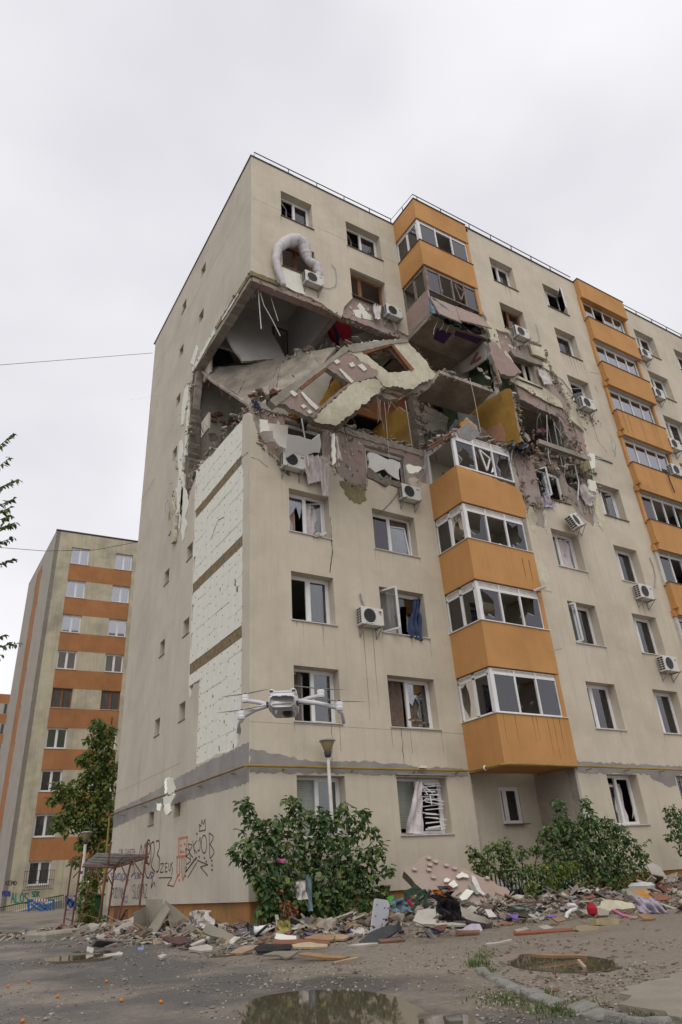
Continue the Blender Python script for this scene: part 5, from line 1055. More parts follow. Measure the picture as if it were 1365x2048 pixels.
# hanging insulation
hf = [([(520, 838), (536, 840), (540, 862), (522, 864)], .0, m_eps, 'small square of white foam left of the torn window with the pole'), ([(538, 846), (577, 852), (576, 900), (560, 892), (542, 866)], -.04, m_eps, 'large white foam sheet peeling off left of the torn window with the pole'),
      ([(514, 862), (528, 876), (545, 892), (558, 900), (552, 910), (535, 898), (518, 882)], -.05, m_epsy, 'crumbling foam strip hanging below the peeling sheet near the corner'), ([(516, 865), (546, 862), (549, 884), (530, 886)], -.02, m_conc, 'grey mortar-covered scrap hanging near the corner of the block'),
      ([(676, 935), (700, 940), (728, 946), (732, 972), (700, 965), (682, 960)], -.05, m_eps, 'cracked white foam board hanging between the two torn windows'), ([(664, 868), (670, 866), (672, 925), (666, 930)], .06, m_eps, 'thin vertical foam strip on the pink wall beside the pole window'), ([(672, 872), (676, 872), (682, 915), (677, 918)], .06, m_eps, 'second thin foam strip on the pink wall beside the pole window'),
      ([(726, 878), (733, 880), (736, 935), (734, 968), (729, 966), (727, 920)], .0, m_epsy, 'narrow foam edge left of the torn window with the green cloth'), ([(813, 930), (820, 928), (845, 935), (836, 945), (818, 946)], -.04, m_eps, 'curled foam flap above the air conditioner left of the orange bay'),
      ([(1048, 985), (1066, 990), (1098, 1002), (1096, 1018), (1062, 1012), (1048, 1004)], YB-.06, m_eps, 'white foam board stuck on the wall right of the torn orange parapet'), ([(1138, 968), (1160, 975), (1180, 978), (1190, 990), (1180, 1000), (1160, 992), (1140, 985)], YB-.08, m_eps, 'jagged foam patch above the tilted air conditioner'),
      ([(1178, 958), (1192, 962), (1194, 985), (1180, 980)], YB-.04, m_eps, 'foam corner piece left of the window with the arched dark curtain')]
for i, (pts, yv, m, lab) in enumerate(hf):
    mb = MB(); pxpoly(mb, pts, (0, yv, 0), (0, 1, unitr(.12)), .06, amp=.03, seed=i+60, step=.1); ptag(mb, 'hanging_foam_piece', m, lab, 'insulation')
mb = MB(); pxpoly(mb, [(680, 962), (732, 972), (734, 1000), (720, 1008), (700, 1000), (690, 985)], (0, -.02, 0), (0, 1, 0), .08, amp=.06, seed=70, step=.08); ptag(mb, 'hanging_wool_piece', m_wooly, 'tattered yellow wool hanging below the cracked white foam board', 'insulation')
mb = MB(); pxpoly(mb, [(1060, 1012), (1066, 1015), (1075, 1035), (1072, 1066), (1064, 1060), (1056, 1030)], (0, YB-.01, 0), (0, 1, 0), .05, amp=.04, seed=71, step=.08); ptag(mb, 'hanging_wool_piece', m_epsy, 'ragged insulation tear trailing down right of the torn orange parapet', 'insulation')
mb = MB(); pxpoly(mb, [(1066, 1113), (1088, 1122), (1098, 1150), (1096, 1168), (1105, 1185), (1090, 1182), (1078, 1160), (1072, 1140)], (0, YB-.012, 0), (0, 1, 0), .02, amp=.04, seed=72, step=.08); mb.build('bared_foam', m_epsy, A)
mb = MB(); pxpoly(mb, [(1192, 990), (1198, 1010), (1210, 1040), (1206, 1062), (1198, 1050), (1190, 1020)], (0, YB-.02, 0), (0, 1, 0), .04, amp=.04, seed=73, step=.08); ptag(mb, 'hanging_wool_piece', m_epsy, 'thin insulation tail trailing down left of the arched dark curtain window', 'insulation')
# flaps on the gable side
mb = MB(); pxpoly(mb, [(345, 930), (352, 905), (362, 890), (366, 940), (350, 975), (340, 972), (323, 972)], (-.05, 0, 0), (1, -.1, 0), .05, amp=.03, seed=74); ptag(mb, 'render_flap', m_gable, 'grey triangular flap of render hanging at the left edge of the ruin', 'insulation')
mb = MB(); pxpoly(mb, [(359, 882), (364, 880), (366, 905), (363, 930), (366, 960), (360, 988), (355, 985), (358, 940), (356, 915)], (-.03, 0, 0), (1, 0, 0), .08, amp=.03, seed=75); ptag(mb, 'hanging_foam_piece', m_eps, 'long white foam sliver at the left edge of the ruin', 'insulation')
mb = MB(); pxpoly(mb, [(352, 975), (358, 985), (368, 975), (375, 990), (376, 1015), (370, 1035), (374, 1050), (365, 1086), (361, 1060), (362, 1030), (353, 1022), (355, 1000)], (-.02, 0, 0), (1, 0, 0), .04, amp=.05, seed=76); ptag(mb, 'hanging_foam_piece', m_eps, 'pointed white foam remnant below the grey render flap', 'insulation')
mb = MB(); pxpoly(mb, [(338, 1005), (345, 1000), (352, 1030), (348, 1082), (342, 1088), (343, 1050)], (-.12, 0, 0), (1, 0, 0), .1, amp=.05, seed=77); ptag(mb, 'hanging_wool_piece', m_epsy, 'brownish wool shreds hanging lowest at the left edge of the ruin', 'insulation')
mb = MB(); pxpoly(mb, [(368, 782), (375, 770), (376, 800), (372, 815), (367, 848), (362, 850), (364, 815)], (-.03, 0, 0), (1, 0, 0), .06, amp=.03, seed=78); pxpoly(mb, [(381, 725), (393, 690), (396, 700), (388, 732)], (-.03, 0, 0), (1, 0, 0), .06, amp=.02, seed=79); ptag(mb, 'hanging_foam_piece', m_eps, 'bright white foam piece on the broken vertical edge of the gable', 'insulation')
mb = MB()
for k_, (pts, xx) in enumerate((([(330, 1560), (343, 1558), (349, 1580), (340, 1592), (330, 1588)], -.2), ([(312, 1600), (318, 1578), (328, 1575), (326, 1600), (316, 1608)], -.3), ([(326, 1595), (340, 1585), (350, 1590), (340, 1612), (328, 1610)], -.36), ([(330, 1608), (338, 1606), (342, 1622), (334, 1630), (328, 1618)], -.3), ([(313, 1606), (322, 1606), (320, 1622), (314, 1620)], -.26))): pxpoly(mb, pts, (xx, 0, 0), (1, .3*(k_-2), .3*(2-k_)), .05, amp=.03, seed=80+k_, step=.08)
_tb = thing('torn_foam_bundle', 'bundle of torn foam stuck behind the gas pipe on the gable', 'insulation', (-.3, 5.5, 3.5)); mb.each('foam_piece', m_eps, _tb) # 'bundle of torn foam stuck behind the gas pipe on the gable', 'insulation')
# brick patch and dark corner in the open fifth-floor corner room
bw = MB(); wall5 = thing('bare_brick_patch', 'patch of bare red bricks on the back wall of the open corner room', 'brick wall', (1.2, 6.1, 16.5))
m_brick = mat('old_red_brick', (.22, .085, .06), (.28, .12, .085), 5, .9, .3, grime=((.2, .17, .14), .6))
q0 = on(1, 6.1, 424, 822)
for r_ in range(5):
    for c in range(7):
        if random.random() < .3: continue
        mb = MB(); x = q0.x+c*.26+(r_ % 2)*.13; z = q0.z-r_*.12-.04*c; mb.box(x, 6.1, z, x+.24, 6.19, z+.1); mb.build('brick', m_brick, wall5)
rnd = random.Random(11); mq = MB()
random.seed(21)
for i in range(420):       # rubble lying on the exposed fourth-floor ceiling and fifth-floor room
    x = random.uniform(.3, 6.6); y = random.uniform(.3, 5.6)**1; 
    if random.random() < .5: y = random.uniform(.1, .6)
    z = 14.72+max(0, .5-abs(x-1.0)*.2)*max(0, 1-y/6)+random.random()*.1
    (chunk(mq, (x, y, z), random.uniform(.05, .22), (1, .8, .6)) if random.random() < .6 else shard(mq, (x, y, z), random.uniform(.1, .6), random.uniform(.05, .2), .04, .6))
for i in range(150):
    x = random.uniform(XL+.1, XR-.1); y = random.uniform(YF+.1, -.6); z = 14.66+random.random()*.15; shard(mq, (x, y, z), random.uniform(.1, .5), random.uniform(.05, .2), .04, .5)
for i in range(150):
    x = random.uniform(XR+.2, 13.3); y = random.uniform(YB-.05, YB+1.0); z = 14.95+random.random()*.35*(1 if x > 12.3 or x < 10.8 else .3); shard(mq, (x, y, z), random.uniform(.1, .6), random.uniform(.05, .2), .04, .8)
for i in range(60):
    x = random.uniform(3.8, 6.9); a = (x-3.9)/3; shard(mq, (x, .45+random.random()*.6, 18.75+a*1.1+random.random()*.15), random.uniform(.2, .9), random.uniform(.1, .25), .04, .3)
for i in range(90):
    y = random.uniform(4.3, 6.2); chunk(mq, (random.uniform(.2, .9), y, 14.5+(y-4.3)*.35+random.random()*.3), random.uniform(.06, .25))
stuff(mq.build('floor_rubble', multimat('floor_rubble_mix', [(.33, .29, .23), (.42, .38, .31), (.22, .19, .15), (.5, .46, .38), (.25, .12, .08), (.3, .27, .22), (.15, .12, .1)])), 'broken plaster and concrete heaped on the exposed floors of the block', 'rubble')
# dangling rebar, wires and pipes
random.seed(33)
def dangle(nm, lab, pts, ax, v, r, m, cat='cable'): cable(nm, lab, pp(ax, v, pts), r, m, cat)
dangle('conduit', 'straight white conduit hanging from the open corner, leftmost of three', [(516, 565), (519, 610), (523, 658)], 1, .4, .018, m_wire, 'conduit')
dangle('conduit', 'bent white conduit hanging from the open corner, longest of three', [(521, 585), (528, 610), (545, 640), (561, 672)], 1, .4, .016, m_wire, 'conduit')
dangle('conduit', 'short white conduit hanging from the open corner, rightmost of three', [(541, 590), (549, 617), (557, 642)], 1, .5, .014, m_wire, 'conduit')
dangle('pole', 'thin white pole leaning out of the torn fourth-floor window', [(602, 828), (611, 880), (618, 932)], 1, -.35, .022, m_pvc, 'pole')
dangle('cable', 'long pale cable hanging from the hole right of the pink tilted panel', [(764, 762), (771, 820), (776, 880), (781, 940), (785, 1000)], 1, -.08, .009, m_wire)
dangle('cable', 'second pale cable hanging beside the long one right of the pink panel', [(766, 762), (770, 790), (768, 800)], 1, -.1, .012, m_wire)
dangle('cable', 'looping pale wire crossing the two tilted wall panels', [(752, 742), (764, 762), (780, 772), (783, 800), (779, 815)], 1, -.1, .008, m_wire)
dangle('cable', 'thin cord hanging from the sagging balcony slab edge', [(940, 756), (950, 800), (962, 865)], 1, -1.6, .009, m_wire)
dangle('cable', 'cable with a plug hanging in the dark torn room on the right', [(1094, 830), (1095, 880), (1098, 915), (1102, 928)], 1, YB-.15, .014, m_wire)
dangle('conduit', 'grey green conduit crossing the dark torn room on the right', [(1108, 845), (1118, 900), (1126, 935)], 1, YB-.1, .02, m_metal, 'conduit')
dangle('conduit', 'steel conduit in front of the mustard wall left of the balcony bay', [(811, 802), (820, 860), (826, 905)], 1, .1, .02, m_metal, 'conduit')
dangle('cable', 'green wire curling at the left end of the glazed balcony', [(843, 884), (857, 886), (868, 900), (874, 922)], 1, -.2, .011, m_greenbin)
mq = MB()
for (px, py, n, ax, v, s) in ((765, 770, 14, 1, 0, .9), (392, 850, 16, 0, .1, .6), (350, 1010, 8, 0, -.1, .5), (1030, 900, 22, 1, YB-.1, .9), (640, 840, 8, 1, 0, .5), (1085, 815, 12, 1, YB+.1, .7), (1170, 930, 12, 1, YB-.2, .6), (1120, 820, 8, 1, YB, .6), (1000, 780, 8, 1, YB, .6), (680, 850, 12, 1, -.05, .5), (515, 575, 8, 1, .3, .5), (985, 690, 6, 1, YB-.1, .5), (1120, 940, 10, 1, YB-.2, .6)):
    for i in range(n):
        p = on(ax, v, px+unitr(14), py+unitr(12)); Q = [p]; d = V((unitr(.5), unitr(.3)-.1, -.7)).normalized()*s*random.uniform(.2, .5)
        for k in range(4): d = d+V((unitr(.08), unitr(.06), unitr(.08)-.02)); Q.append(Q[-1]+d*.5)
        mq.tube(Q, random.uniform(.005, .011), 4)
stuff(mq.build('tangled_wires', m_wired), 'tangles of torn wires and reinforcing bars along the broken edges', 'wires')
# cloth and belongings caught in the ruin
def cloth(nm, lab, c, m, nu=14, nv=10, amp=.15, seed=1, ax=1, v=0, th=.015, wav=None, cat='cloth', vs=None):
    P = [on(ax, (vs[i] if vs else v), *p) for i, p in enumerate(c)]; return tag(sheet(MB(), P, nu, nv, amp, seed, th, wav).build(nm, m, smooth=True), lab, cat)
cloth('long_curtain', 'long pale lilac curtain blown out of the torn fourth-floor window', [(602, 908), (654, 912), (656, 958), (618, 968)], m_curt, 30, 16, .12, 3, v=-.18, wav=(5, .05), cat='curtain')
cloth('long_curtain_tail', 'narrow trailing end of the pale curtain under the torn window', [(638, 915), (656, 925), (657, 994), (645, 990)], m_curt, 12, 14, .12, 4, v=-.2, wav=(2.5, .05), cat='curtain')
cloth('green_cloth', 'green patterned cloth hanging over the sill of the torn window', [(738, 942), (762, 946), (775, 972), (768, 970)], m_greenp, 16, 8, .2, 5, v=-.08)
cloth('navy_cloth', 'navy blue cloth hanging out of the second-floor window', [(828, 1198), (838, 1200), (846, 1282), (815, 1272)], m_bluef, 16, 16, .16, 6, v=-.04, wav=(3, .06))
cloth('blue_rag', 'small blue rag caught on the corner of the torn wall', [(504, 800), (516, 803), (525, 822), (512, 815)], m_bluef, 8, 8, .15, 7, v=-.05)
cloth('orange_scarf', 'orange and maroon scarf lying on the torn wall edge above the pole', [(580, 824), (612, 830), (618, 840), (590, 834)], m_orcl, 14, 6, .25, 8, v=-.1)
cloth('dark_garment', 'dark garment hanging at the top of the white pole', [(598, 832), (615, 835), (614, 862), (600, 856)], m_blk, 8, 10, .2, 9, v=-.2)
cloth('lilac_rag', 'lilac rag hanging from the window sill left of the tilted air conditioner', [(1086, 988), (1096, 990), (1112, 1014), (1092, 1014)], m_lilac, 10, 8, .15, 10, v=YB-.1)
cloth('purple_patterned_cloth', 'white and purple cloth draped on the torn edge above the tilted air conditioner', [(1158, 968), (1186, 975), (1192, 990), (1182, 1014)], m_whcl, 14, 12, .3, 11, v=YB-.15)
cloth('window_rag', 'white rag lying over the sill of the third-floor window', [(655-28, 1066), (652, 1062), (652, 1072), (630, 1074)], m_whcl, 10, 5, .15, 12, v=-.06)
cloth('pale_curtain_bundle', 'bunched pale curtain drooping over the ground floor sill', [(833, 1560), (846, 1560), (846, 1668), (810, 1666)], m_curt, 12, 20, .15, 13, v=.05, wav=(2, .04), cat='curtain')
def heap(nm, lab, cx, cy, cz, rx, ry, rz, n, cols, cat, seed=0, sh=.5):
    random.seed(seed); mb = MB()
    for i in range(n):
        a = random.uniform(0, 6.28); q = random.random()**.5; x = cx+rx*q*math.cos(a); y = cy+ry*q*math.sin(a); z = cz+rz*(1-q)*random.random()
        P = V((x, y, z)); u = V((unitr(1), unitr(1), unitr(.6))).normalized()*random.uniform(.06, .2); w = V((unitr(1), unitr(.6), unitr(1))).normalized()*random.uniform(.05, .16)
        sheet(mb, [P-u-w, P+u-w, P+u+w, P-u+w], 4, 4, .1, i, .008)
    return tag(mb.build(nm, multimat(nm+'_mix', cols, .95), smooth=True), lab, cat)
p = on(1, YB-.1, 1038, 895)
heap('clothes_heap', 'heap of tangled orange, black and grey clothes caught on the wall above the torn parapet', p.x, p.y, p.z-.15, .65, .25, .8, 46, [(.05, .05, .055), (.28, .30, .30), (.42, .2, .05), (.12, .10, .09), (.05, .07, .11), (.3, .27, .22), (.45, .42, .38)], 'clothes', 3)
cloth('blue_grey_cloth', 'pale blue-grey cloth peaking on top of the clothes heap', [(1028, 868), (1036, 866), (1042, 888), (1026, 892)], m_teal, 8, 8, .15, 14, v=YB-.25)
heap('clothes_bundle', 'maroon patterned clothes hanging inside the dark torn room', *(on(1, YB+.3, 1075, 868)), .5, .2, .4, 16, [(.16, .06, .08), (.1, .09, .1), (.3, .25, .25)], 'clothes', 4)
oc = thing('orange_lined_box', 'open grey box with bright orange foam on top of the glazed balcony', 'box', on(1, -1.3, 940, 870))
mb = MB(); pxpoly(mb, [(915, 862), (935, 845), (960, 865), (958, 872), (942, 882), (920, 874)], (0, -1.45, 0), (.1, 1, .4), .05); pxpoly(mb, [(922, 850), (933, 834), (955, 852), (957, 866), (954, 866), (934, 842)], (0, -1.2, 0), (0, 1, 0), .03); mb.each('shell', m_metal, oc)
mb = MB(); pxpoly(mb, [(919, 848), (933, 838), (952, 856), (955, 868), (935, 862), (925, 858)], (0, -1.25, 0), (0, 1, 0), .12, amp=.05, seed=6, step=.1); mb.build('orange_foam', m_orcl, oc)
mb = MB(); pxpoly(mb, [(898, 862), (912, 838), (920, 842), (915, 865)], (0, -1.1, 0), (0, 1, 0), .06, amp=.02, seed=7); ptag(mb, 'dark_panel_scrap', m_dkbd, 'dark curved panel standing left of the orange-lined box', 'panel')
mb = MB()
for i in range(7): a, b = on(1, YF-.0+i*.03, 857+unitr(4), 898+unitr(4)), on(1, YF+.1, 905+unitr(8), 865+unitr(4)); mb.bar(a, b, random.uniform(.04, .12), .03)
stuff(mb.build('broken_battens', m_redbd), 'reddish broken battens lying along the left of the glazed balcony roof', 'battens')
# cardboard and rubble on the first-floor sill
cloth('cardboard_pieces', 'crumpled brown cardboard lying on the first-floor window sill', [(815, 1440), (850, 1450), (862, 1452), (825, 1435)], m_tan, 10, 5, .2, 15, v=-.03)
p = on(1, -.1, 843, 1532); mb = MB(); mb.box(p.x-.12, -.2, 3.6, p.x+.12, -.08, 3.66); ptag(mb, 'foam_crumb', m_eps, 'small white foam crumb resting on the yellow gas pipe', 'insulation')

# ================================================================== crumbs that roughen every torn edge
def crumbs(mb, pts, ax, v, n, s0=.03, s1=.12, jit=5, dep=.12, sh=.5):
    for i in range(n):
        k = random.randrange(len(pts)-1); t = random.random(); a, b = pts[k], pts[k+1]
        px, py = a[0]+(b[0]-a[0])*t+random.gauss(0, jit*.5), a[1]+(b[1]-a[1])*t+random.gauss(0, jit*.5)
        p = on(ax, v+random.uniform(-.02, dep), px, py); r = s0+(s1-s0)*random.random()**2
        if random.random() < sh: shard(mb, p, r*random.uniform(1.2, 3.5), r*random.uniform(.5, 1.2), r*.25, 1.2)
        else: chunk(mb, p, r, (1, random.uniform(.5, 1), random.uniform(.4, 1)))
random.seed(123)
mq = MB()
crumbs(mq, [(500, 548), (470, 595), (430, 655), (388, 740), (378, 770)], 0, .0, 130, .02, .08, 3, .2)
crumbs(mq, [(385, 760), (380, 830), (372, 900), (362, 960), (352, 1000), (345, 1075)], 0, .0, 190, .03, .14, 9, .3)
crumbs(mq, [(378, 960), (400, 930), (440, 880), (480, 835), (500, 815)], 0, .0, 150, .02, .1, 5, .3)
crumbs(mq, [(505, 560), (560, 580), (640, 612), (700, 645), (760, 665), (812, 672)], 1, 0, 150, .02, .08, 4, .2)
crumbs(mq, [(512, 822), (560, 830), (640, 850), (720, 885), (850, 915)], 1, 0.0, 170, .02, .09, 4, .3)
crumbs(mq, [(516, 870), (530, 898), (548, 915), (568, 935), (578, 950)], 1, -.02, 90, .02, .08, 5, .08)
crumbs(mq, [(660, 915), (672, 945), (700, 970), (735, 978)], 1, -.02, 60, .02, .07, 4, .08)
crumbs(mq, [(630, 838), (672, 851), (722, 812), (765, 776)], 1, 0, 110, .02, .09, 3, .25)
crumbs(mq, [(745, 757), (700, 768), (640, 820)], 1, .05, 80, .02, .07, 3, .15)
crumbs(mq, [(765, 773), (800, 778), (838, 770), (870, 752)], 1, .1, 90, .02, .09, 4, .25)
crumbs(mq, [(690, 695), (770, 682), (812, 680)], 1, .1, 70, .02, .08, 4, .4)
crumbs(mq, [(820, 680), (850, 720), (872, 750)], 1, .1, 50, .02, .08, 4, .3)
crumbs(mq, [(850, 640), (880, 625), (925, 650), (975, 662)], 1, YF-.1, 50, .02, .08, 4, .2)
crumbs(mq, [(965, 660), (985, 690), (1005, 720), (1025, 750)], 1, YB-.05, 150, .02, .13, 9, .2)
crumbs(mq, [(1020, 762), (1060, 785), (1100, 806), (1128, 818), (1140, 845)], 1, YB, 150, .02, .1, 5, .3)
crumbs(mq, [(1090, 700), (1100, 740), (1118, 770), (1140, 800), (1160, 830), (1200, 850)], 1, YB-.03, 170, .02, .12, 7, .12)
crumbs(mq, [(1042, 900), (1075, 925), (1100, 935), (1130, 938), (1165, 935)], 1, YB, 170, .02, .12, 8, .3)
crumbs(mq, [(1140, 850), (1155, 900), (1178, 950), (1195, 985)], 1, YB-.02, 150, .02, .12, 7, .25)
crumbs(mq, [(1048, 990), (1062, 1010), (1096, 1015), (1140, 990), (1190, 1000)], 1, YB-.02, 110, .02, .09, 5, .1)
crumbs(mq, [(1045, 960), (1050, 1000), (1050, 1045)], 1, YB-.02, 50, .02, .07, 3, .1)
crumbs(mq, [(880, 748), (930, 768), (985, 785)], 1, YF, 60, .02, .09, 3, .2)
crumbs(mq, [(1022, 782), (1038, 830), (1050, 890)], 1, YB, 110, .03, .11, 5, .3)
crumbs(mq, [(838, 800), (842, 850), (845, 905)], 1, .15, 110, .03, .13, 5, .3)
crumbs(mq, [(850, 905), (880, 885), (910, 868), (1010, 890), (1040, 905)], 1, YF, 140, .02, .1, 5, .3)
stuff(mq.build('torn_edge_crumbs', multimat('torn_edge_mix', [(.30, .26, .2), (.20, .17, .13), (.14, .12, .095), (.40, .36, .29), (.55, .53, .44), (.34, .24, .2), (.24, .21, .17), (.12, .1, .08), (.3, .25, .12)])), 'crumbs and splinters clinging to every torn edge of the block', 'rubble')
# adhesive lumps and foam remains on the bared old walls
mq = MB(); random.seed(44)
for (x0, x1, z0, z1, y, n) in ((.4, 1.25, 12.9, 14.3, .1, 14), (2.75, 4.25, 12.5, 14.3, .1, 34), (6.1, 6.9, 13.4, 14.3, .1, 8), (4.2, 6.3, 20.2, 21.0, .1, 12), (XR+.1, 10.9, 12.2, 14.6, YB+.102, 22), (12.6, 14.1, 12.8, 14.8, YB+.102, 22), (13.3, 14.3, 14.9, 17.2, YB+.102, 24), (12.5, 13.6, 18.3, 20.8, YB+.102, 20), (10.3, 12.5, 20.2, 20.8, YB+.102, 14)):
    for i in range(n):
        x, z = random.uniform(x0, x1), random.uniform(z0, z1); s = random.uniform(.03, .1); h = s*random.uniform(.6, 3.2) if random.random() < .4 else s
        mq.poly(jag([(x-s*.6, z-h), (x+s*.5, z-h*.8), (x+s*.6, z+h*.7), (x-s*.4, z+h)], s*.3, s*.7, seed=i*7+int(x*10)), [], FY(y-random.uniform(.01, .05)), .06)
stuff(mq.build('adhesive_and_foam_remains', multimat('adhesive_mix', [(.58, .55, .45), (.33, .29, .24), (.5, .47, .38), (.24, .21, .17), (.42, .38, .3)]), A))
mb = MB(); pxpoly(mb, [(575, 868), (600, 872), (625, 880), (640, 868), (640, 905), (610, 912), (590, 905), (575, 915)], (0, .8, 0), (0, 1, .5), .05, amp=.05, seed=3); ptag(mb, 'fallen_ceiling_piece', m_ceil, 'broken white ceiling piece seen in the torn window with the white pole', 'plaster')
mb = MB(); pxpoly(mb, [(738, 905), (800, 925), (800, 960), (790, 955), (770, 938), (752, 945), (738, 935)], (0, 1.2, 0), (0, 1, .2), .05, amp=.05, seed=4); ptag(mb, 'inner_wall_piece', m_ceil, 'pale grey wall piece seen in the torn window with the green cloth', 'plaster')
mb = MB(); pxpoly(mb, [(740, 935), (752, 945), (760, 962), (775, 950), (800, 962), (803, 975), (760, 965), (738, 955)], (0, .7, 0), (0, 1, .2), .1, amp=.1, seed=5); ptag(mb, 'dark_debris', m_concd, 'dark brown debris piled behind the torn window with the green cloth', 'debris')

# broken plates and loose layers that fill the blown-out floors
mq = MB(); random.seed(55)
def plates(pts, ax, v, n, s0, s1, dep, jit=10):
    for i in range(n):
        k = random.randrange(len(pts)-1); t = random.random(); a, b = pts[k], pts[k+1]
        p = on(ax, v+random.uniform(-.05, dep), a[0]+(b[0]-a[0])*t+random.gauss(0, jit), a[1]+(b[1]-a[1])*t+random.gauss(0, jit)); s = random.uniform(s0, s1)
        P = [V((unitr(1), unitr(1), unitr(1))) for _ in range(3)]; u = P[0].normalized(); w_ = u.cross(P[1]).normalized()
        o = [(math.cos(q)*s*random.uniform(.5, 1), math.sin(q)*s*random.uniform(.35, .8)) for q in [j*1.2566+unitr(.3) for j in range(5)]]
        n_ = u.cross(w_); mq.poly(jag(o, s*.06, s*.25, seed=i), [], lambda a_, b_, c_: p+u*a_+w_*b_+n_*c_, random.uniform(.03, .08))
plates([(980, 690), (1010, 730), (1025, 755)], 1, YB, 16, .1, .3, .5)
plates([(1050, 885), (1100, 925), (1150, 935), (1170, 920)], 1, YB, 34, .1, .32, .7, 9)
plates([(1130, 830), (1145, 870), (1165, 930), (1180, 960)], 1, YB, 26, .08, .26, .5, 8)
plates([(1050, 965), (1080, 960), (1130, 945), (1160, 975)], 1, YB, 16, .06, .2, .2, 8)
plates([(845, 900), (880, 880), (930, 868), (1010, 890)], 1, -1.2, 26, .1, .3, .8, 6)
plates([(380, 870), (395, 920), (372, 960), (360, 1000)], 0, .2, 34, .1, .35, .8, 9)
plates([(410, 880), (440, 850), (480, 830)], 0, .5, 18, .1, .4, 1.5, 6)
plates([(520, 835), (570, 832), (640, 850), (720, 880), (800, 900)], 1, .3, 36, .1, .35, 1.2, 5)
plates([(560, 715), (620, 700), (680, 690), (720, 684), (790, 676)], 1, 1.0, 26, .1, .35, .8, 4)
plates([(830, 790), (845, 820), (845, 870)], 1, .4, 18, .1, .3, .6, 6)
plates([(840, 870), (880, 860), (930, 850)], 1, 1.2, 20, .15, .4, 1.0, 8)
plates([(960, 745), (1000, 765)], 1, YF-.0, 10, .08, .22, .3, 5)
stuff(mq.build('broken_plates', multimat('broken_plate_mix', [(.32, .28, .22), (.24, .2, .16), (.42, .38, .31), (.16, .135, .11), (.5, .47, .39), (.33, .23, .19), (.28, .25, .2), (.12, .1, .08), (.36, .33, .28)])), 'broken plates of concrete, plaster and foam filling the blown-out floors', 'rubble')
# second layer behind the tipped panels
mb = MB(); pxpoly(mb, [(632, 846), (700, 772), (748, 752), (772, 776), (755, 796), (716, 824), (676, 857)], (0, .3, 0), (.04, 1, .12), .16, amp=.06, seed=90, step=.1); ptag(mb, 'concrete_backing', m_concd, 'dark concrete backing behind the long cream wall strip', 'concrete slab')
mb = MB(); pxpoly(mb, [(830, 765), (868, 744), (880, 752), (862, 772), (836, 786), (800, 790), (770, 784), (768, 772), (800, 776)], (0, .42, 0), (.04, 1, .1), .16, amp=.06, seed=91, step=.1); ptag(mb, 'concrete_backing', m_conc, 'rough concrete backing below the cream panel with the window opening', 'concrete slab')
mq = MB(); random.seed(66)
for i in range(46):    # long loose cables
    ax_, v_, px, py, L_ = random.choice(((1, -.1, 765, 775, 1.0), (1, .0, 700, 765, .5), (1, YB-.1, 1100, 830, .7), (1, YB-.15, 1150, 900, .6), (1, YB-.1, 1040, 900, .6), (1, YB-.05, 1010, 720, .5), (1, -.05, 675, 860, .5), (0, -.05, 380, 950, .5), (0, -.05, 352, 1010, .5), (1, YF-.05, 900, 640, .4)))
    p = on(ax_, v_, px+unitr(22), py+unitr(18)); Q = [p]; d = V((unitr(.18), unitr(.1), -.5)).normalized()*L_*random.uniform(.15, .45)
    for k in range(5): d = d+V((unitr(.07), unitr(.03), unitr(.03))); Q.append(Q[-1]+d)
    mq.tube(Q, random.uniform(.004, .009), 4)
stuff(mq.build('loose_cables', m_wire), 'loose pale cables dangling out of the wrecked floors', 'cables')

mq = MB(); random.seed(67)     # bent reinforcing bars sticking out of the broken panel edges
for (pts, ax, v, n) in (([(553, 812), (630, 840)], 1, .1, 7), ([(632, 846), (680, 857), (765, 780)], 1, .2, 14), ([(765, 773), (800, 778), (838, 770), (872, 750)], 1, .25, 12), ([(872, 748), (846, 715), (812, 680)], 1, .2, 8), ([(530, 838), (470, 795), (410, 755)], 1, 2.0, 10), ([(1025, 760), (1090, 795), (1128, 820)], 1, YB+.1, 12), ([(1050, 890), (1100, 930), (1170, 930)], 1, YB+.1, 14), ([(1020, 780), (1045, 880)], 1, YB+.1, 8), ([(378, 770), (368, 900), (350, 1000)], 0, .2, 14), ([(512, 560), (640, 610), (740, 660)], 1, .15, 10), ([(880, 750), (985, 787)], 1, YF, 8), ([(845, 800), (846, 890)], 1, .2, 8)):
    for i in range(n):
        k = random.randrange(len(pts)-1); t = random.random(); p = on(ax, v, pts[k][0]+(pts[k+1][0]-pts[k][0])*t, pts[k][1]+(pts[k+1][1]-pts[k][1])*t)
        d = V((unitr(.6), -random.uniform(0, .5) if ax else unitr(.5), -random.uniform(-.2, .8))).normalized()*random.uniform(.12, .4); mq.tube([p, p+d*.5, p+d+V((unitr(.1), unitr(.06), -random.random()*.15))], .008, 5)
stuff(mq.build('reinforcing_bars', m_steelr), 'bent rusty reinforcing bars sticking out of the broken panel edges', 'reinforcing bars')
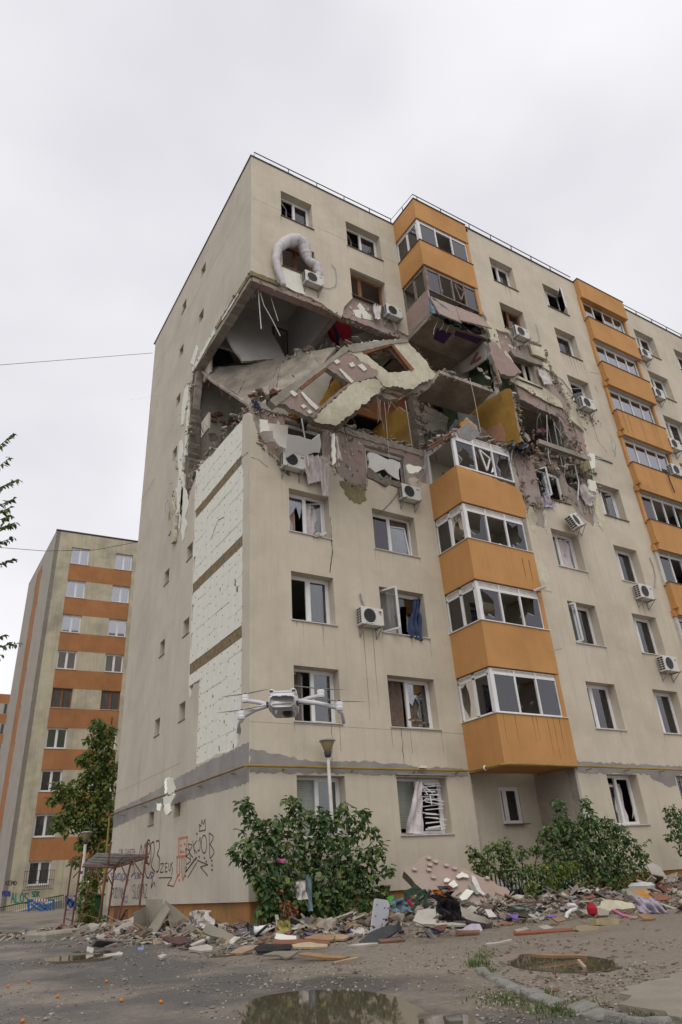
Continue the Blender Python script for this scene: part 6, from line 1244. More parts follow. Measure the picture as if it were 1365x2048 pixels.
# ================================================================== NEIGHBOUR BLOCKS
CB = V((-.13, 36.3, 0)); B2 = thing('apartment_block', 'yellowish nine-storey apartment block with terracotta bands, standing behind on the left', 'apartment building', CB, local=True)
B2.rotation_euler = (0, 0, math.radians(-4.1))
bs_ = lambda n: 1.87+2.765*n
cols2 = ((1.27, 2.63), (4.63, 5.98))
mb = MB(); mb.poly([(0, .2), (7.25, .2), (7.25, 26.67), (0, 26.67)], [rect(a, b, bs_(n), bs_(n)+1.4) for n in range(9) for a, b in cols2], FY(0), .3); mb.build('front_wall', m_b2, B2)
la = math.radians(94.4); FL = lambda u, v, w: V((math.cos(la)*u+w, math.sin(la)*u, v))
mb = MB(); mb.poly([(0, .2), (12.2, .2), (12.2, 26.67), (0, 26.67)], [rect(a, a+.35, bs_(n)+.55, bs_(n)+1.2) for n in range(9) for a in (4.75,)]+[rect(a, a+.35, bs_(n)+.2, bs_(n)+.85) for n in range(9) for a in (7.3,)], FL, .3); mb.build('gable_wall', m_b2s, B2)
mb = MB(); mb.poly([(0, -.02), (7.25, 0), (7.25, 12.2), (-.94, 12.16)], [], lambda u, v, w: V((u, v, 26.6+w)), .12); mb.box(-.05, -.05, 26.67, 7.3, .25, 26.74); mb.build('roof', m_dkmetal, B2)
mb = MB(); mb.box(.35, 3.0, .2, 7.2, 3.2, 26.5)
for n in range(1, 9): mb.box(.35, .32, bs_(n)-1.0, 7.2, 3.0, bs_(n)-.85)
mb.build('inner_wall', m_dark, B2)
mb = MB(); mb.poly(rect(4.98, 7.4, .8, 25.75), [rect(5.0, 5.2, bs_(n)+.55, bs_(n)+1.2) for n in range(9)], lambda u, v, w: FL(u, v, w-.008), .006); mb.build('paint_band', m_orange2, B2)
for n in range(0, 8):
    for k, (a, b) in enumerate(((1.25, 2.65), (2.65, 4.62), (4.62, 6.0))):
        mb = MB(); mb.box(a, -.009-.001*(k == 1), bs_(n)+1.4, b, -.001, bs_(n+1)-.02); o = mb.build('paint_band', m_orange2, B2)
sp2 = {0: [(m_curt, .05, .95, .03, 1)], 1: [(m_curt, .05, .95, .03, 1)], 2: [(m_curtd, .5, .9, .03, 1)], 3: [(m_blindg, .0, 1, .005, 1)], 4: [(m_curt, .1, .45, .03, 1), (m_curt, .6, .95, .03, 1)], 5: [(m_curtd, .5, .95, .03, 1)], 6: [(m_curtd, .3, .95, .03, 1)], 7: None, 8: [(m_curt, .05, .5, .03, 1)]}
for n in range(9):
    for k, (a, b) in enumerate(cols2):
        window(B2, a, b, bs_(n), bs_(n)+1.4, 0, rec=.14, seed=n+k*20+100, curt=sp2[n], fm=m_wood if n == 4 else None, gm=m_glassr if n > 4 else m_glass, sillm=m_pvcd)
g2 = thing('window_grille', 'dark iron bar cage over the lowest window of the yellowish block', 'window grille', CB, local=True); g2.rotation_euler = B2.rotation_euler
mb = MB()
for i in range(15): mb.tube([(1.1+i*.125, -.05, 1.6), (1.1+i*.125, -.3, 1.65), (1.1+i*.125, -.3, 2.7)], .011, 4)
for z in (1.65, 2.15, 2.7): mb.tube([(1.1, -.02, z), (1.1, -.3, z), (2.85, -.3, z), (2.85, -.02, z)], .014, 4)
mb.build('bars', m_dkmetal, g2)
B3 = thing('apartment_block', 'distant apartment block with orange bands at the left edge of the picture', 'apartment building', (0, 91.5, 0))
mb = MB(); mb.box(-25, 91.5, 0, 4.7, 103, 27); mb.build('wall', m_b2s, B3)
mb = MB()
for n in range(9): mb.box(-25, 91.47, 27-1.25-2.75*n, 4.7, 91.499, 27-2.75*n)
mb.build('paint_band', m_orange2, B3)
for n in range(9):
    z = 27-2.65-2.75*n
    for x in (4.0, .8, -2.4): mb = MB(); mb.box(x, 91.44, z, x+.35 if x == 4.0 else x+1.4, 91.498, z+1.3); mb.build('window', m_dkmetal, B3)

# ================================================================== GRAFFITI (on the gable)
def ribbon(mb, P, w, nrm):
    for a, b in zip(P, P[1:]):
        d = (b-a); 
        if d.length < 1e-4: continue
        s = d.cross(nrm).normalized()*w/2; e = d.normalized()*w*.35; o = nrm*.006
        mb.add([a-s-e+o, b-s+e+o, b+s+e+o, a+s-e+o], [(0, 1, 2, 3)])
def smooth(pts, k=5):
    if len(pts) < 3: return pts
    o = []; P = [pts[0]]+list(pts)+[pts[-1]]
    for i in range(1, len(P)-2):
        for j in range(k):
            t = j/k; o.append(tuple(.5*((2*P[i][c])+(-P[i-1][c]+P[i+1][c])*t+(2*P[i-1][c]-5*P[i][c]+4*P[i+1][c]-P[i+2][c])*t*t+(-P[i-1][c]+3*P[i][c]-3*P[i+1][c]+P[i+2][c])*t**3) for c in (0, 1)))
    return o+[pts[-1]]
GN = V((-1, 0, 0))
def gs(mb, strokes, w, sm=True):
    for st in strokes:
        q = [(200+x/3.792, 1480+y/3.792) for x, y in st]; q = smooth(q) if sm else q
        ribbon(mb, [on(0, 0, *p) for p in q], w, GN)
ell = lambda cx, cy, rx, ry, n=18: [(cx+rx*math.cos(a*2*math.pi/n), cy+ry*math.sin(a*2*math.pi/n)) for a in range(n+1)]
m_gblk = mat('black_spray', (.06, .055, .05), (.09, .08, .075), 20, .8, 0); m_gred = mat('red_orange_spray', (.48, .13, .06), (.52, .19, .10), 6, .8, 0)
m_gpur = mat('violet_spray', (.13, .07, .20), (.17, .10, .24), 9, .8, 0); m_gmar = mat('maroon_spray', (.14, .06, .06), (.20, .10, .09), 9, .8, 0); m_gblu = mat('blue_spray', (.06, .08, .26), (.09, .10, .3), 9, .8, 0); m_ggrn = mat('green_spray', (.05, .2, .14), (.08, .24, .18), 9, .8, 0)
mb = MB()
gs(mb, [[(652, 822), (654, 880), (656, 945)], [(652, 822), (682, 845), (658, 882)], [(658, 882), (690, 915), (656, 945)], [(672, 788), (690, 905)], [(672, 788), (702, 800), (682, 850), (708, 892)], [(706, 765), (722, 862)], [(736, 762), (712, 812), (738, 858)], [(752, 770), (762, 738)], [(764, 745), (760, 830), (744, 838)], ell(792, 790, 20, 68), [(830, 705), (836, 895)], [(830, 705), (862, 735), (838, 792)], [(838, 792), (868, 850), (838, 898)]], .028)
gs(mb, [[(757, 692), (755, 640), (768, 656), (776, 606), (786, 640), (800, 600), (803, 682), (757, 692)], [(650, 1002), (738, 890)], [(738, 912), (820, 945), (765, 962), (820, 1030)], [(670, 1040), (735, 930)], [(654, 1002), (716, 908), (735, 890)]], .03, False)
gs(mb, [[(462, 940), (486, 935), (458, 1005), (486, 1000)], [(498, 935), (498, 1000)], [(498, 935), (514, 934)], [(498, 966), (511, 964)], [(498, 1000), (514, 998)], [(523, 935), (525, 985), (533, 992), (538, 980), (538, 935)], [(554, 930), (544, 945), (554, 985), (544, 1022)], [(448, 1045), (548, 1042), (515, 1100), (560, 1110)]], .03, False)
for (x, y) in ((738, 712), (755, 885), (795, 895), (808, 922), (850, 915), (852, 950), (852, 985), (655, 965), (655, 985), (650, 1030)): gs(mb, [[(x-3, y-3), (x+3, y+3)]], .045, False)
tag(mb.build('graffiti', m_gblk), 'black graffiti reading BRK JOB and ZEUS with a small crown on the gable', 'graffiti')
mb = MB()
gs(mb, [[(600, 748), (664, 736), (656, 878), (597, 884), (602, 748)], [(585, 888), (640, 884)], [(588, 888), (586, 1000), (592, 1035), (604, 1020), (608, 890)], [(624, 888), (622, 1000), (630, 1062), (640, 1040), (640, 886)], [(590, 1030), (560, 1110)], [(612, 852), (640, 845)], [(612, 852), (614, 835)]], .05, False)
for (x, y) in ((615, 802), (645, 790), (603, 1062)): gs(mb, [[(x-3, y-3), (x+3, y+3)]], .06, False)
tag(mb.build('graffiti', m_gred), 'red spray-painted boxy stick figure between the black tags on the gable', 'graffiti')
mb = MB()
gs(mb, [[(298, 880), (318, 800), (322, 940)], [(330, 880), (346, 788), (352, 930)], ell(371, 850, 19, 92), [(362, 935), (364, 795), (380, 800), (380, 850), (363, 870)], [(392, 785), (410, 775), (414, 850), (392, 950), (420, 1002)], [(428, 770), (450, 765), (452, 820), (436, 865), (455, 900), (448, 985), (430, 1000)], [(340, 900), (350, 1020), (372, 1045), (385, 1000)], [(225, 960), (255, 940), (262, 1000), (240, 1035)]], .045)
tag(mb.build('graffiti', m_gmar), 'tall maroon graffiti numerals 18 and 23 around a looped P on the gable', 'graffiti')
FONT = {'A': [[(0, 1), (.5, 0), (1, 1)], [(.2, .6), (.8, .6)]], 'B': [[(0, 0), (0, 1)], [(0, 0), (.8, .1), (.8, .4), (0, .5), (1, .65), (.9, 1), (0, 1)]], 'D': [[(0, 0), (0, 1), (.8, .9), (1, .4), (.6, 0), (0, 0)]], 'E': [[(1, 0), (0, 0), (0, 1), (1, 1)], [(0, .5), (.8, .5)]], 'I': [[(.5, 0), (.5, 1)]], 'K': [[(0, 0), (0, 1)], [(1, 0), (0, .5), (1, 1)]], 'L': [[(0, 0), (0, 1), (1, 1)]], 'M': [[(0, 1), (0, 0), (.5, .6), (1, 0), (1, 1)]], 'N': [[(0, 1), (0, 0), (1, 1), (1, 0)]], 'O': [[(.5, 0), (0, .3), (0, .7), (.5, 1), (1, .7), (1, .3), (.5, 0)]], 'P': [[(0, 1), (0, 0), (1, .1), (.9, .5), (0, .55)]], 'R': [[(0, 1), (0, 0), (1, .15), (0, .5), (1, 1)]], 'S': [[(1, .05), (.1, .1), (.1, .4), (.9, .6), (.8, 1), (0, 1)]], 'T': [[(0, 0), (1, 0)], [(.5, 0), (.5, 1)]], 'U': [[(0, 0), (0, .8), (.5, 1), (1, .8), (1, 0)]], 'Z': [[(0, 0), (1, 0), (0, 1), (1, 1)]], 'C': [[(1, .1), (.2, 0), (0, .6), (.4, 1), (1, .9)]], 'H': [[(0, 0), (0, 1)], [(1, 0), (1, 1)], [(0, .5), (1, .5)]], '1': [[(.2, .3), (.6, 0), (.6, 1)]], '8': [[(.5, 0), (0, .25), (1, .7), (.5, 1), (0, .7), (1, .25), (.5, 0)]]}
def word(mb, txt, x0, y0, x1, y1, w, proj=None):
    n = len(txt); cw = (x1-x0)/n
    for i, ch in enumerate(txt):
        for st in FONT.get(ch, []):
            pts = [(x0+cw*(i+.12+u*.72), y0+(y1-y0)*v+random.uniform(-4, 4)*(y1-y0)/100) for u, v in st]
            (proj or (lambda q: gs(mb, [q], w, False)))(pts)
random.seed(4)
mb = MB(); word(mb, '18 CASTA', 145, 828, 272, 862, .025); word(mb, 'SLOBO', 262, 1005, 312, 1050, .022); word(mb, 'SLOPAZ', 248, 1095, 362, 1200, .03); word(mb, 'RD', 180, 1185, 216, 1232, .03); gs(mb, [[(385, 1010), (400, 1060), (390, 1120), (412, 1080), (420, 1110)], [(392, 1000), (412, 1020), (386, 1050)]], .04); tag(mb.build('graffiti', m_gpur), 'violet graffiti words low on the gable behind the scaffold', 'graffiti')
mb = MB(); word(mb, 'THULKUL', 80, 1012, 228, 1060, .025); gs(mb, [[(85, 1020), (110, 1060), (150, 1010), (170, 1070), (210, 1030), (212, 1100)]], .03); tag(mb.build('graffiti', m_gblu), 'blue scribbled graffiti at the far end of the gable', 'graffiti')
mb = MB(); word(mb, 'PUDINA', 92, 1120, 182, 1200, .035); tag(mb.build('graffiti', m_gblk), 'dark scrawled word under the blue scribble at the far end of the gable', 'graffiti')
# tags on the neighbour block
e2 = V((math.cos(math.radians(-4.1)), math.sin(math.radians(-4.1)), 0)); n2 = V((-e2.y, e2.x, 0))
def b2p(px, py): d = ray(px, py); return CAM+d*((CB-CAM).dot(n2)/d.dot(n2))
def b2word(txt, x0, y0, x1, y1, w, m, lab):
    mb = MB(); word(mb, txt, x0, y0, x1, y1, w, lambda pts: ribbon(mb, [b2p(*p) for p in pts], w, -n2)); tag(mb.build('graffiti', m), lab, 'graffiti')
b2word('KEMO', 12, 1762, 34, 1770, .05, m_gblk, 'small dark tag reading KEMO on the corner of the yellowish block')
b2word('PRDN', 5, 1783, 21, 1792, .08, m_gblu, 'small blue tag low on the corner of the yellowish block'); b2word('ALOS', 22, 1786, 58, 1806, .08, m_ggrn, 'green tag above the ramp of the yellowish block'); b2word('SDR', 64, 1783, 80, 1793, .07, m_ggrn, 'second smaller green tag right of the first one')

# ================================================================== LAMP POSTS
def lamp(base, top, hw, lab, pole_r=.05):
    t = thing('street_lamp', lab, 'street lamp', base, 'white street lamps'); b = V(base); h = V(top); s = hw/.18
    mb = MB(); mb.tube([b-V((0, 0, .1)), h+V((0, 0, -.1*s))], [pole_r*1.2, pole_r*.8], 10); mb.build('pole', m_pvcd, t, smooth=True)
    mb = MB(); mb.lathe([(.045*s, -.12*s), (.07*s, -.1*s), (.085*s, .0), (.06*s, .03*s)], h, 16); mb.build('collar', m_dkmetal, t, smooth=True)
    mb = MB(); mb.lathe([(.06*s, .0), (.085*s, .03*s), (.135*s, .15*s), (.155*s, .2*s)], h, 20); mb.build('lamp_shade', mat('smoky_lamp_bowl', (.30, .24, .12), (.25, .2, .1), 4, .35, 0), t, smooth=True)
    mb = MB(); mb.lathe([(.155*s, .2*s), (.185*s, .215*s), (.18*s, .235*s), (.1*s, .26*s), (0, .265*s)], h, 20); mb.build('cap', m_metal, t, smooth=True)
    return t
p = on(1, -.42, 656, 1503); lamp((p.x+.06, -.42, gz(p.x, -.42)), p, .21, 'white street lamp with a smoky bowl shade in front of the big bush')
p = on(1, 15.5, 172, 1680); lamp((p.x-.0, 15.5, gz(p.x, 15.5)), p, .22, 'thin white street lamp behind the rusty scaffold', .07)

# ================================================================== RUSTY SCAFFOLD
sc = thing('scaffold', 'rusty steel scaffold trestle with a plank deck beside the gable wall', 'scaffold', (-1.6, 8, gz(-1.6, 8)))
legs = [((223, 1684), (195, 1861), 7.5), ((200, 1685), (158, 1848), 10.3), ((165, 1708), (142, 1862), 9.6), ((146, 1715), (127, 1852), 11.5), ((295, 1684), (279, 1815), 5.5), ((230, 1732), (213, 1858), 8.2), ((264, 1716), (235, 1839), 6.7)]
for a, b, y in legs:
    A_, B_ = on(1, y, *a), on(1, y, *b); B_.z = min(B_.z, gz(B_.x, B_.y)-.02) if B_.z < .6 else B_.z; mb = MB(); mb.tube([A_, B_], .028, 7); mb.build('leg', m_steelr, sc)
for (a, ya, b, yb) in (((175, 1782), 9.8, (205, 1790), 7.5), ((163, 1827), 10, (200, 1838), 7.5), ((143, 1717), 11, (163, 1730), 9.6), ((128, 1835), 11.3, (147, 1843), 9.6), ((215, 1748), 7.6, (247, 1714), 7), ((247, 1714), 7, (262, 1714), 6.5), ((262, 1714), 6.5, (288, 1755), 5.7), ((216, 1752), 7.6, (225, 1770), 8.1), ((241, 1727), 6.9, (255, 1757), 6.7), ((193, 1732), 8.6, (203, 1790), 7.6), ((166, 1755), 9.7, (190, 1735), 9), ((147, 1755), 11, (160, 1740), 10.2), ((190, 1740), 9, (210, 1765), 7.8)):
    mb = MB(); mb.tube([on(1, ya, *a), on(1, yb, *b)], .018, 6); mb.build('brace', m_steelr, sc)
for (x, y, yy) in ((216, 1727, 7.6), (190, 1726, 10), (292, 1725, 5.6), (230, 1738, 8.2), (214, 1761, 7.6), (163, 1745, 9.6)): p = on(1, yy, x, y); mb = MB(); mb.lathe([(.03, -.04), (.045, -.03), (.045, .03), (.03, .04)], p, 8); mb.build('coupler', m_steelr, sc)
d0, d1, d2, d3 = on(1, 9.6, 166, 1731), on(1, 10.3, 194, 1708), on(1, 5.6, 297, 1712), on(1, 8.2, 230, 1733)
q = [d0, d1, d2, d3]
for k in range(5):
    t0, t1 = k/5+.012, (k+1)/5-.012; a, b = d0.lerp(d1, t0), d0.lerp(d1, t1); c, d = d3.lerp(d2, t1), d3.lerp(d2, t0)
    mb = MB(); up_ = V((0, 0, .045)); mb.add([a, b, c, d, a+up_, b+up_, c+up_, d+up_], [(0, 3, 2, 1), (4, 5, 6, 7), (0, 1, 5, 4), (1, 2, 6, 5), (2, 3, 7, 6), (3, 0, 4, 7)]); mb.build('deck_board', m_deck, sc)
for a, b in ((d0, d3), (d1, d2), (d3, d2)): mb = MB(); mb.tube([a-V((0, 0, .03)), b-V((0, 0, .03))], .03, 6); mb.build('ledger', m_steelr, sc)
p = gnd(138, 1872); mb = MB(); mb.box(-.9, -.5, -.1, .9, .5, .14); o = mb.build('concrete_block', m_conc); o.location = (p.x, p.y, p.z); o.rotation_euler = (0, 0, .3); tag(o, 'worn concrete block under the outer feet of the scaffold', 'concrete block'); bv = o.modifiers.new('b', 'BEVEL'); bv.width = .05
# ================================================================== RAMP FENCE, BARRIERS, BINS
fy = 29.5
rf = thing('ramp_fence', 'green metal ramp railing in front of the yellowish block', 'fence', (0, fy, .3))
A0, A1 = on(1, fy, 0, 1815), on(1, fy, 128, 1790); B0, B1 = on(1, fy, 0, 1842), on(1, fy, 128, 1828)
mb = MB(); mb.tube([A0-V((2, 0, .3)), A0, A1], .03, 6); mb.tube([B0-V((2, 0, .1)), B0+V((0, 0, .05)), B1], .025, 6); mb.build('rail', m_greenf, rf)
for i in range(34): t = i/33; mb = MB(); mb.tube([A0.lerp(A1, t), B0.lerp(B1, t)], .016, 4); mb.build('bar', m_greenf, rf)
mb = MB(); mb.box(-8, fy+.15, 0, A1.x+.1, fy+.5, 0.35); mb.poly([(-3.5, .3), (A1.x, .3), (A1.x, 1.0), (-1.2, .35)], [], FY(fy+.2), 2.5); struct(mb.build('ramp', m_b2s))
m_bluep = mat('blue_plastic', (.02, .14, .42), (.015, .1, .35), 5, .5, .03)
def barrier(x0, y0, x1, y1, lab, yy=27.5):
    t = thing('road_barrier', lab, 'road barrier', on(1, yy, (x0+x1)/2, y1), 'blue road barriers'); X = lambda u, v: on(1, yy, x0+(x1-x0)*u, y0+(y1-y0)*v)
    mb = MB(); 
    for a, b in (((0, 0), (1, 0)), ((1, 0), (1, 1)), ((1, 1), (0, 1)), ((0, 1), (0, 0)), ((.08, .3), (.5, .85)), ((.5, .85), (.95, .25)), ((.05, .7), (.4, .2)), ((.4, .2), (.6, .5)), ((.55, .2), (.9, .75)), ((.2, .15), (.85, .9))): mb.bar(X(*a), X(*b), .07, .05, up=(0, 1, 0))
    mb.build('frame', m_bluep, t)
    for v in (.0, 1.0):
        mb = MB(); mb.bar(X(.2, v), X(.75, v), .12, .06, up=(0, 1, 0)); mb.build('stripe_board', m_pvc, t)
        for k in range(5): mb = MB(); mb.bar(X(.23+k*.11, v), X(.27+k*.11, v), .125, .07, up=(0, 1, 0)); mb.build('red_stripe', m_redf, t)
barrier(58, 1800, 108, 1827, 'blue plastic road barrier with red and white stripes leaning on the green ramp railing'); barrier(132, 1792, 152, 1820, 'narrow blue road barrier seen between the scaffold legs', 22)
mb = MB(); a, b = gnd(45, 1835), gnd(120, 1830); mb.bar(on(1, 27, 45, 1834), on(1, 27, 120, 1829), .5, .05); ptag(mb, 'blue_base_plate', m_bluep, 'flat blue plastic base lying under the striped road barrier', 'barrier base')
bn = thing('waste_bin', 'dark green plastic waste bin behind the scaffold', 'waste bin', (.5, 15, .2)); p0, p1 = on(1, 15, 180, 1793), on(1, 15, 203, 1850)
mb = MB(); mb.box(p0.x, 15, .1, p1.x, 15.7, p0.z); mb.build('body', m_greenbin, bn); mb = MB(); mb.box(p0.x-.04, 14.95, p0.z, p1.x+.04, 15.75, p0.z+.07); mb.build('lid', m_greenbin, bn)
# timber scraps leaning under the plinth
for (a, b, w, lab) in (((233, 1818), (230, 1842), .12, 'dark plank leaning against the orange plinth, left one'), ((254, 1822), (252, 1842), .08, 'dark plank leaning against the orange plinth, right one'), ((254, 1818), (238, 1846), .14, 'curved pale board leaning against the orange plinth')):
    mb = MB(); mb.bar(on(0, -.15, *a), on(0, -.3, *b), w, .03); ptag(mb, 'leaning_plank', m_board if 'dark' not in lab else m_steelr, lab, 'plank')

# ================================================================== VEGETATION
def foliage(mb, clusters, yf, L, sp=1.0, droop=.35, seed=0, spread=.5):
    rnd = random.Random(seed)
    for cl in clusters:
        px, py, r, n = cl[:4]; y0 = (cl[4] if len(cl) > 4 else yf); C_ = on(1, y0, px, py); R = r/FPX*(C_-CAM).dot(CF)
        for i in range(n):
            while 1:
                v = V((rnd.uniform(-1, 1), rnd.uniform(-1, 1), rnd.uniform(-1, 1)))
                if v.length < 1: break
            v = v*(v.length**-.25 if v.length > .01 else 1); p = C_+V((v.x*R, v.y*R*.8, v.z*R)); p.z = max(p.z, gz(p.x, p.y)+.02)
            d = V((v.x+rnd.uniform(-spread, spread)*2, v.y+rnd.uniform(-spread, spread)*2, rnd.uniform(-1, .5)-droop)); l = L*rnd.uniform(.45, 1.3)
            leaf(mb, p, d, (rnd.uniform(-.4, .4), rnd.uniform(-.4, .4)-.3, 1), l, l*rnd.uniform(.6, .8))
def stems(mb, base, tips, r0=.02, seed=0, leafmb=None, L=.1):
    rnd = random.Random(seed)
    for (t) in tips:
        b = V(base)+V((rnd.uniform(-.35, .35), rnd.uniform(-.2, .2), 0)); b.z = gz(b.x, b.y)-.05; T = V(t); m = b.lerp(T, .5)+V((rnd.uniform(-.15, .15), rnd.uniform(-.1, .1), .2)); P = [b, b.lerp(m, .5), m, m.lerp(T, .55)+V((0, 0, .05)), T]
        mb.tube(P, [r0, r0*.8, r0*.6, r0*.4, r0*.2], 5)
        if leafmb is not None:
            for i in range(34):
                s_ = rnd.uniform(.4, 1); k = min(3, int(s_*4)); p = P[k].lerp(P[k+1], s_*4-k); leaf(leafmb, p, (rnd.uniform(-1, 1), rnd.uniform(-1, 1), rnd.uniform(-.9, .3)), (0, 0, 1), L*rnd.uniform(.7, 1.2), L*.7)
def bush(name, lab, base, clusters, tips, yf, L, m, seed, cat='bush', r0=.02, extra=None):
    t = thing(name, lab, cat, base); f = MB(); s = MB(); foliage(f, clusters, yf, L, seed=seed)
    stems(s, base, [on(1, yf+random.uniform(-.3, .3), *q) for q in tips], r0, seed, f, L); s.build('stems', m_bark, t); stuff(f.build('foliage', m, t)); return t
random.seed(8)
cl1 = [(490, 1612, 16, 70), (500, 1640, 12, 40), (525, 1660, 26, 110), (583, 1605, 16, 60), (600, 1635, 24, 110), (560, 1650, 22, 90), (640, 1640, 24, 120), (665, 1660, 28, 150), (690, 1625, 22, 90), (715, 1650, 22, 90), (728, 1625, 8, 30), (745, 1665, 14, 60), (755, 1700, 20, 90), (775, 1740, 12, 40), (480, 1705, 18, 70), (500, 1690, 20, 80), (530, 1700, 30, 200), (580, 1700, 36, 280), (640, 1700, 36, 260), (690, 1705, 34, 240), (725, 1715, 28, 160), (520, 1745, 28, 200), (570, 1750, 36, 330), (630, 1755, 40, 380), (690, 1755, 38, 340), (735, 1760, 28, 180), (760, 1790, 18, 80), (540, 1790, 26, 200), (590, 1795, 34, 300), (650, 1800, 38, 360), (700, 1800, 32, 300), (740, 1815, 22, 130), (560, 1825, 22, 150), (610, 1830, 26, 180), (670, 1830, 30, 240), (715, 1835, 22, 150), (525, 1825, 12, 60), (530, 1770, 20, 120), (468, 1708, 8, 20)]
bush('bush', 'large dark green leafy bush at the corner with clothes caught in it', (1.0, -.9, .2), [(a, b, c, int(d*(.5 if c > 24 else .8))) for a, b, c, d in cl1], [(488, 1594), (496, 1606), (583, 1590), (575, 1600), (640, 1620), (650, 1635), (690, 1605), (740, 1622), (735, 1640), (775, 1680), (458, 1702), (470, 1715), (540, 1640), (720, 1650), (600, 1640), (510, 1640), (790, 1745), (770, 1715), (785, 1770), (480, 1660)], -1.1, .15, m_leaf, 1)
mb = MB(); random.seed(3)
db = thing('dried_branch', 'dried brown leafy branch hanging at the front of the big bush', 'branch', on(1, -1.6, 580, 1830)); foliage(mb, [(572, 1810, 10, 60), (578, 1835, 15, 130), (566, 1850, 10, 50), (590, 1815, 8, 30), (560, 1778, 5, 12)], -1.75, .08, seed=5); stuff(mb.build('foliage', m_leafd, db)); mb = MB(); mb.tube([on(1, -1.7, 562, 1775), on(1, -1.7, 572, 1810), on(1, -1.75, 580, 1850)], .012, 5); mb.build('twig', m_bark, db)
cloth('pink_patterned_cloth', 'dusty pink cloth draped in the front of the big bush', [(592, 1762), (616, 1760), (614, 1798), (596, 1800)], m_whcl, 12, 12, .15, 20, v=-1.75, wav=(2, .03)); cloth('blue_net_scrap', 'strip of pale blue netting hanging beside the pink cloth in the bush', [(612, 1748), (620, 1752), (628, 1822), (616, 1822)], m_teal, 6, 12, .1, 21, v=-1.78)
cloth('red_scrap', 'small red plastic scrap caught high in the big bush', [(553, 1716), (572, 1718), (571, 1727), (556, 1724)], m_pinkf, 6, 4, .1, 22, v=-1.65)
cl2 = [(945, 1705, 10, 40), (955, 1722, 16, 80), (985, 1700, 18, 90), (1010, 1690, 16, 80), (1012, 1712, 18, 100), (1045, 1705, 14, 60), (1070, 1700, 12, 50), (1080, 1680, 6, 20), (975, 1735, 20, 110), (1020, 1745, 24, 150), (1060, 1745, 20, 110), (960, 1745, 12, 60)]
bush('bush', 'low pale green shrub growing through the green garden fence', (5.9, -2.3, .3), [(a, b, c, int(d*1.5)) for a, b, c, d in cl2], [(935, 1690), (945, 1700), (985, 1685), (1010, 1680), (1040, 1690), (1080, 1660)], -2.35, .085, m_leaf2, 2)
cl3 = [(1118, 1610, 12, 70), (1122, 1640, 16, 100), (1170, 1605, 10, 50), (1175, 1635, 20, 150), (1140, 1665, 26, 240), (1100, 1670, 20, 130), (1185, 1670, 28, 260), (1215, 1650, 18, 120), (1240, 1665, 18, 130), (1225, 1695, 26, 240), (1262, 1690, 16, 110), (1285, 1715, 14, 80), (1150, 1705, 32, 330), (1110, 1715, 24, 200), (1195, 1715, 32, 320), (1245, 1730, 26, 220), (1280, 1745, 18, 110), (1100, 1750, 26, 220), (1145, 1750, 32, 300), (1195, 1755, 30, 280), (1240, 1765, 24, 200), (1275, 1775, 16, 90), (1085, 1780, 18, 110), (1130, 1785, 20, 130), (1180, 1788, 20, 120), (1300, 1770, 12, 50), (1078, 1700, 8, 30)]
bush('bush', 'big dark green bush in front of the recessed bay under the orange balconies', (8.6, -2.6, .4), [(a, b, c, int(d*1.25)) for a, b, c, d in cl3], [(1117, 1595), (1170, 1590), (1180, 1610), (1215, 1640), (1260, 1660), (1300, 1680), (1078, 1665), (1090, 1650)], -2.5, .11, m_leaf, 3)
foliage_mb = MB(); yl = thing('shrub', 'yellowing plants in front of the big dark bush beside the rubble', 'shrub', (7.6, -3.0, .3)); foliage(foliage_mb, [(1105, 1765, 16, 90), (1130, 1745, 14, 70), (1165, 1770, 14, 60), (1060, 1775, 14, 60), (1090, 1735, 10, 40), (1150, 1730, 10, 40)], -3.0, .09, seed=7); stuff(foliage_mb.build('foliage', m_leafy, yl))
bush('bush', 'dark bush at the right edge in front of the grilled window', (12.6, -2.4, .4), [(1345, 1640, 16, 120), (1338, 1620, 10, 50), (1355, 1670, 14, 110), (1365, 1630, 14, 90), (1338, 1675, 8, 40), (1362, 1700, 12, 60), (1372, 1660, 20, 120)], [(1330, 1615), (1345, 1605), (1360, 1620), (1370, 1650)], -2.4, .1, m_leaf, 4)
# garden fence
gf = thing('garden_fence', 'low dark green picket fence half hidden by the shrubs', 'fence', (6.5, -2.45, .3))
for i in range(30):
    x = 5.0+i*.12; z0 = gz(x, -2.6)
    mb = MB(); mb.box(x, -2.32, z0-.1, x+.03, -2.30, z0+.72); mb.build('picket', m_greenf, gf)
for z in (.25, .85): mb = MB(); mb.box(4.9, -2.297, z+.1, 8.7, -2.27, z+.14); mb.build('rail', m_greenf, gf)
gf2 = thing('garden_fence', 'rusty thin rod fence in the shadow at the left end of the big corner bush', 'fence', (-.2, -.8, .2))
for i in range(7): p = on(1, -.9, 516+i*6, 1800); mb = MB(); mb.tube([(p.x, -.9, .1), (p.x+.02, -.9, 1.05)], .014, 5); mb.build('rod', m_bark, gf2)
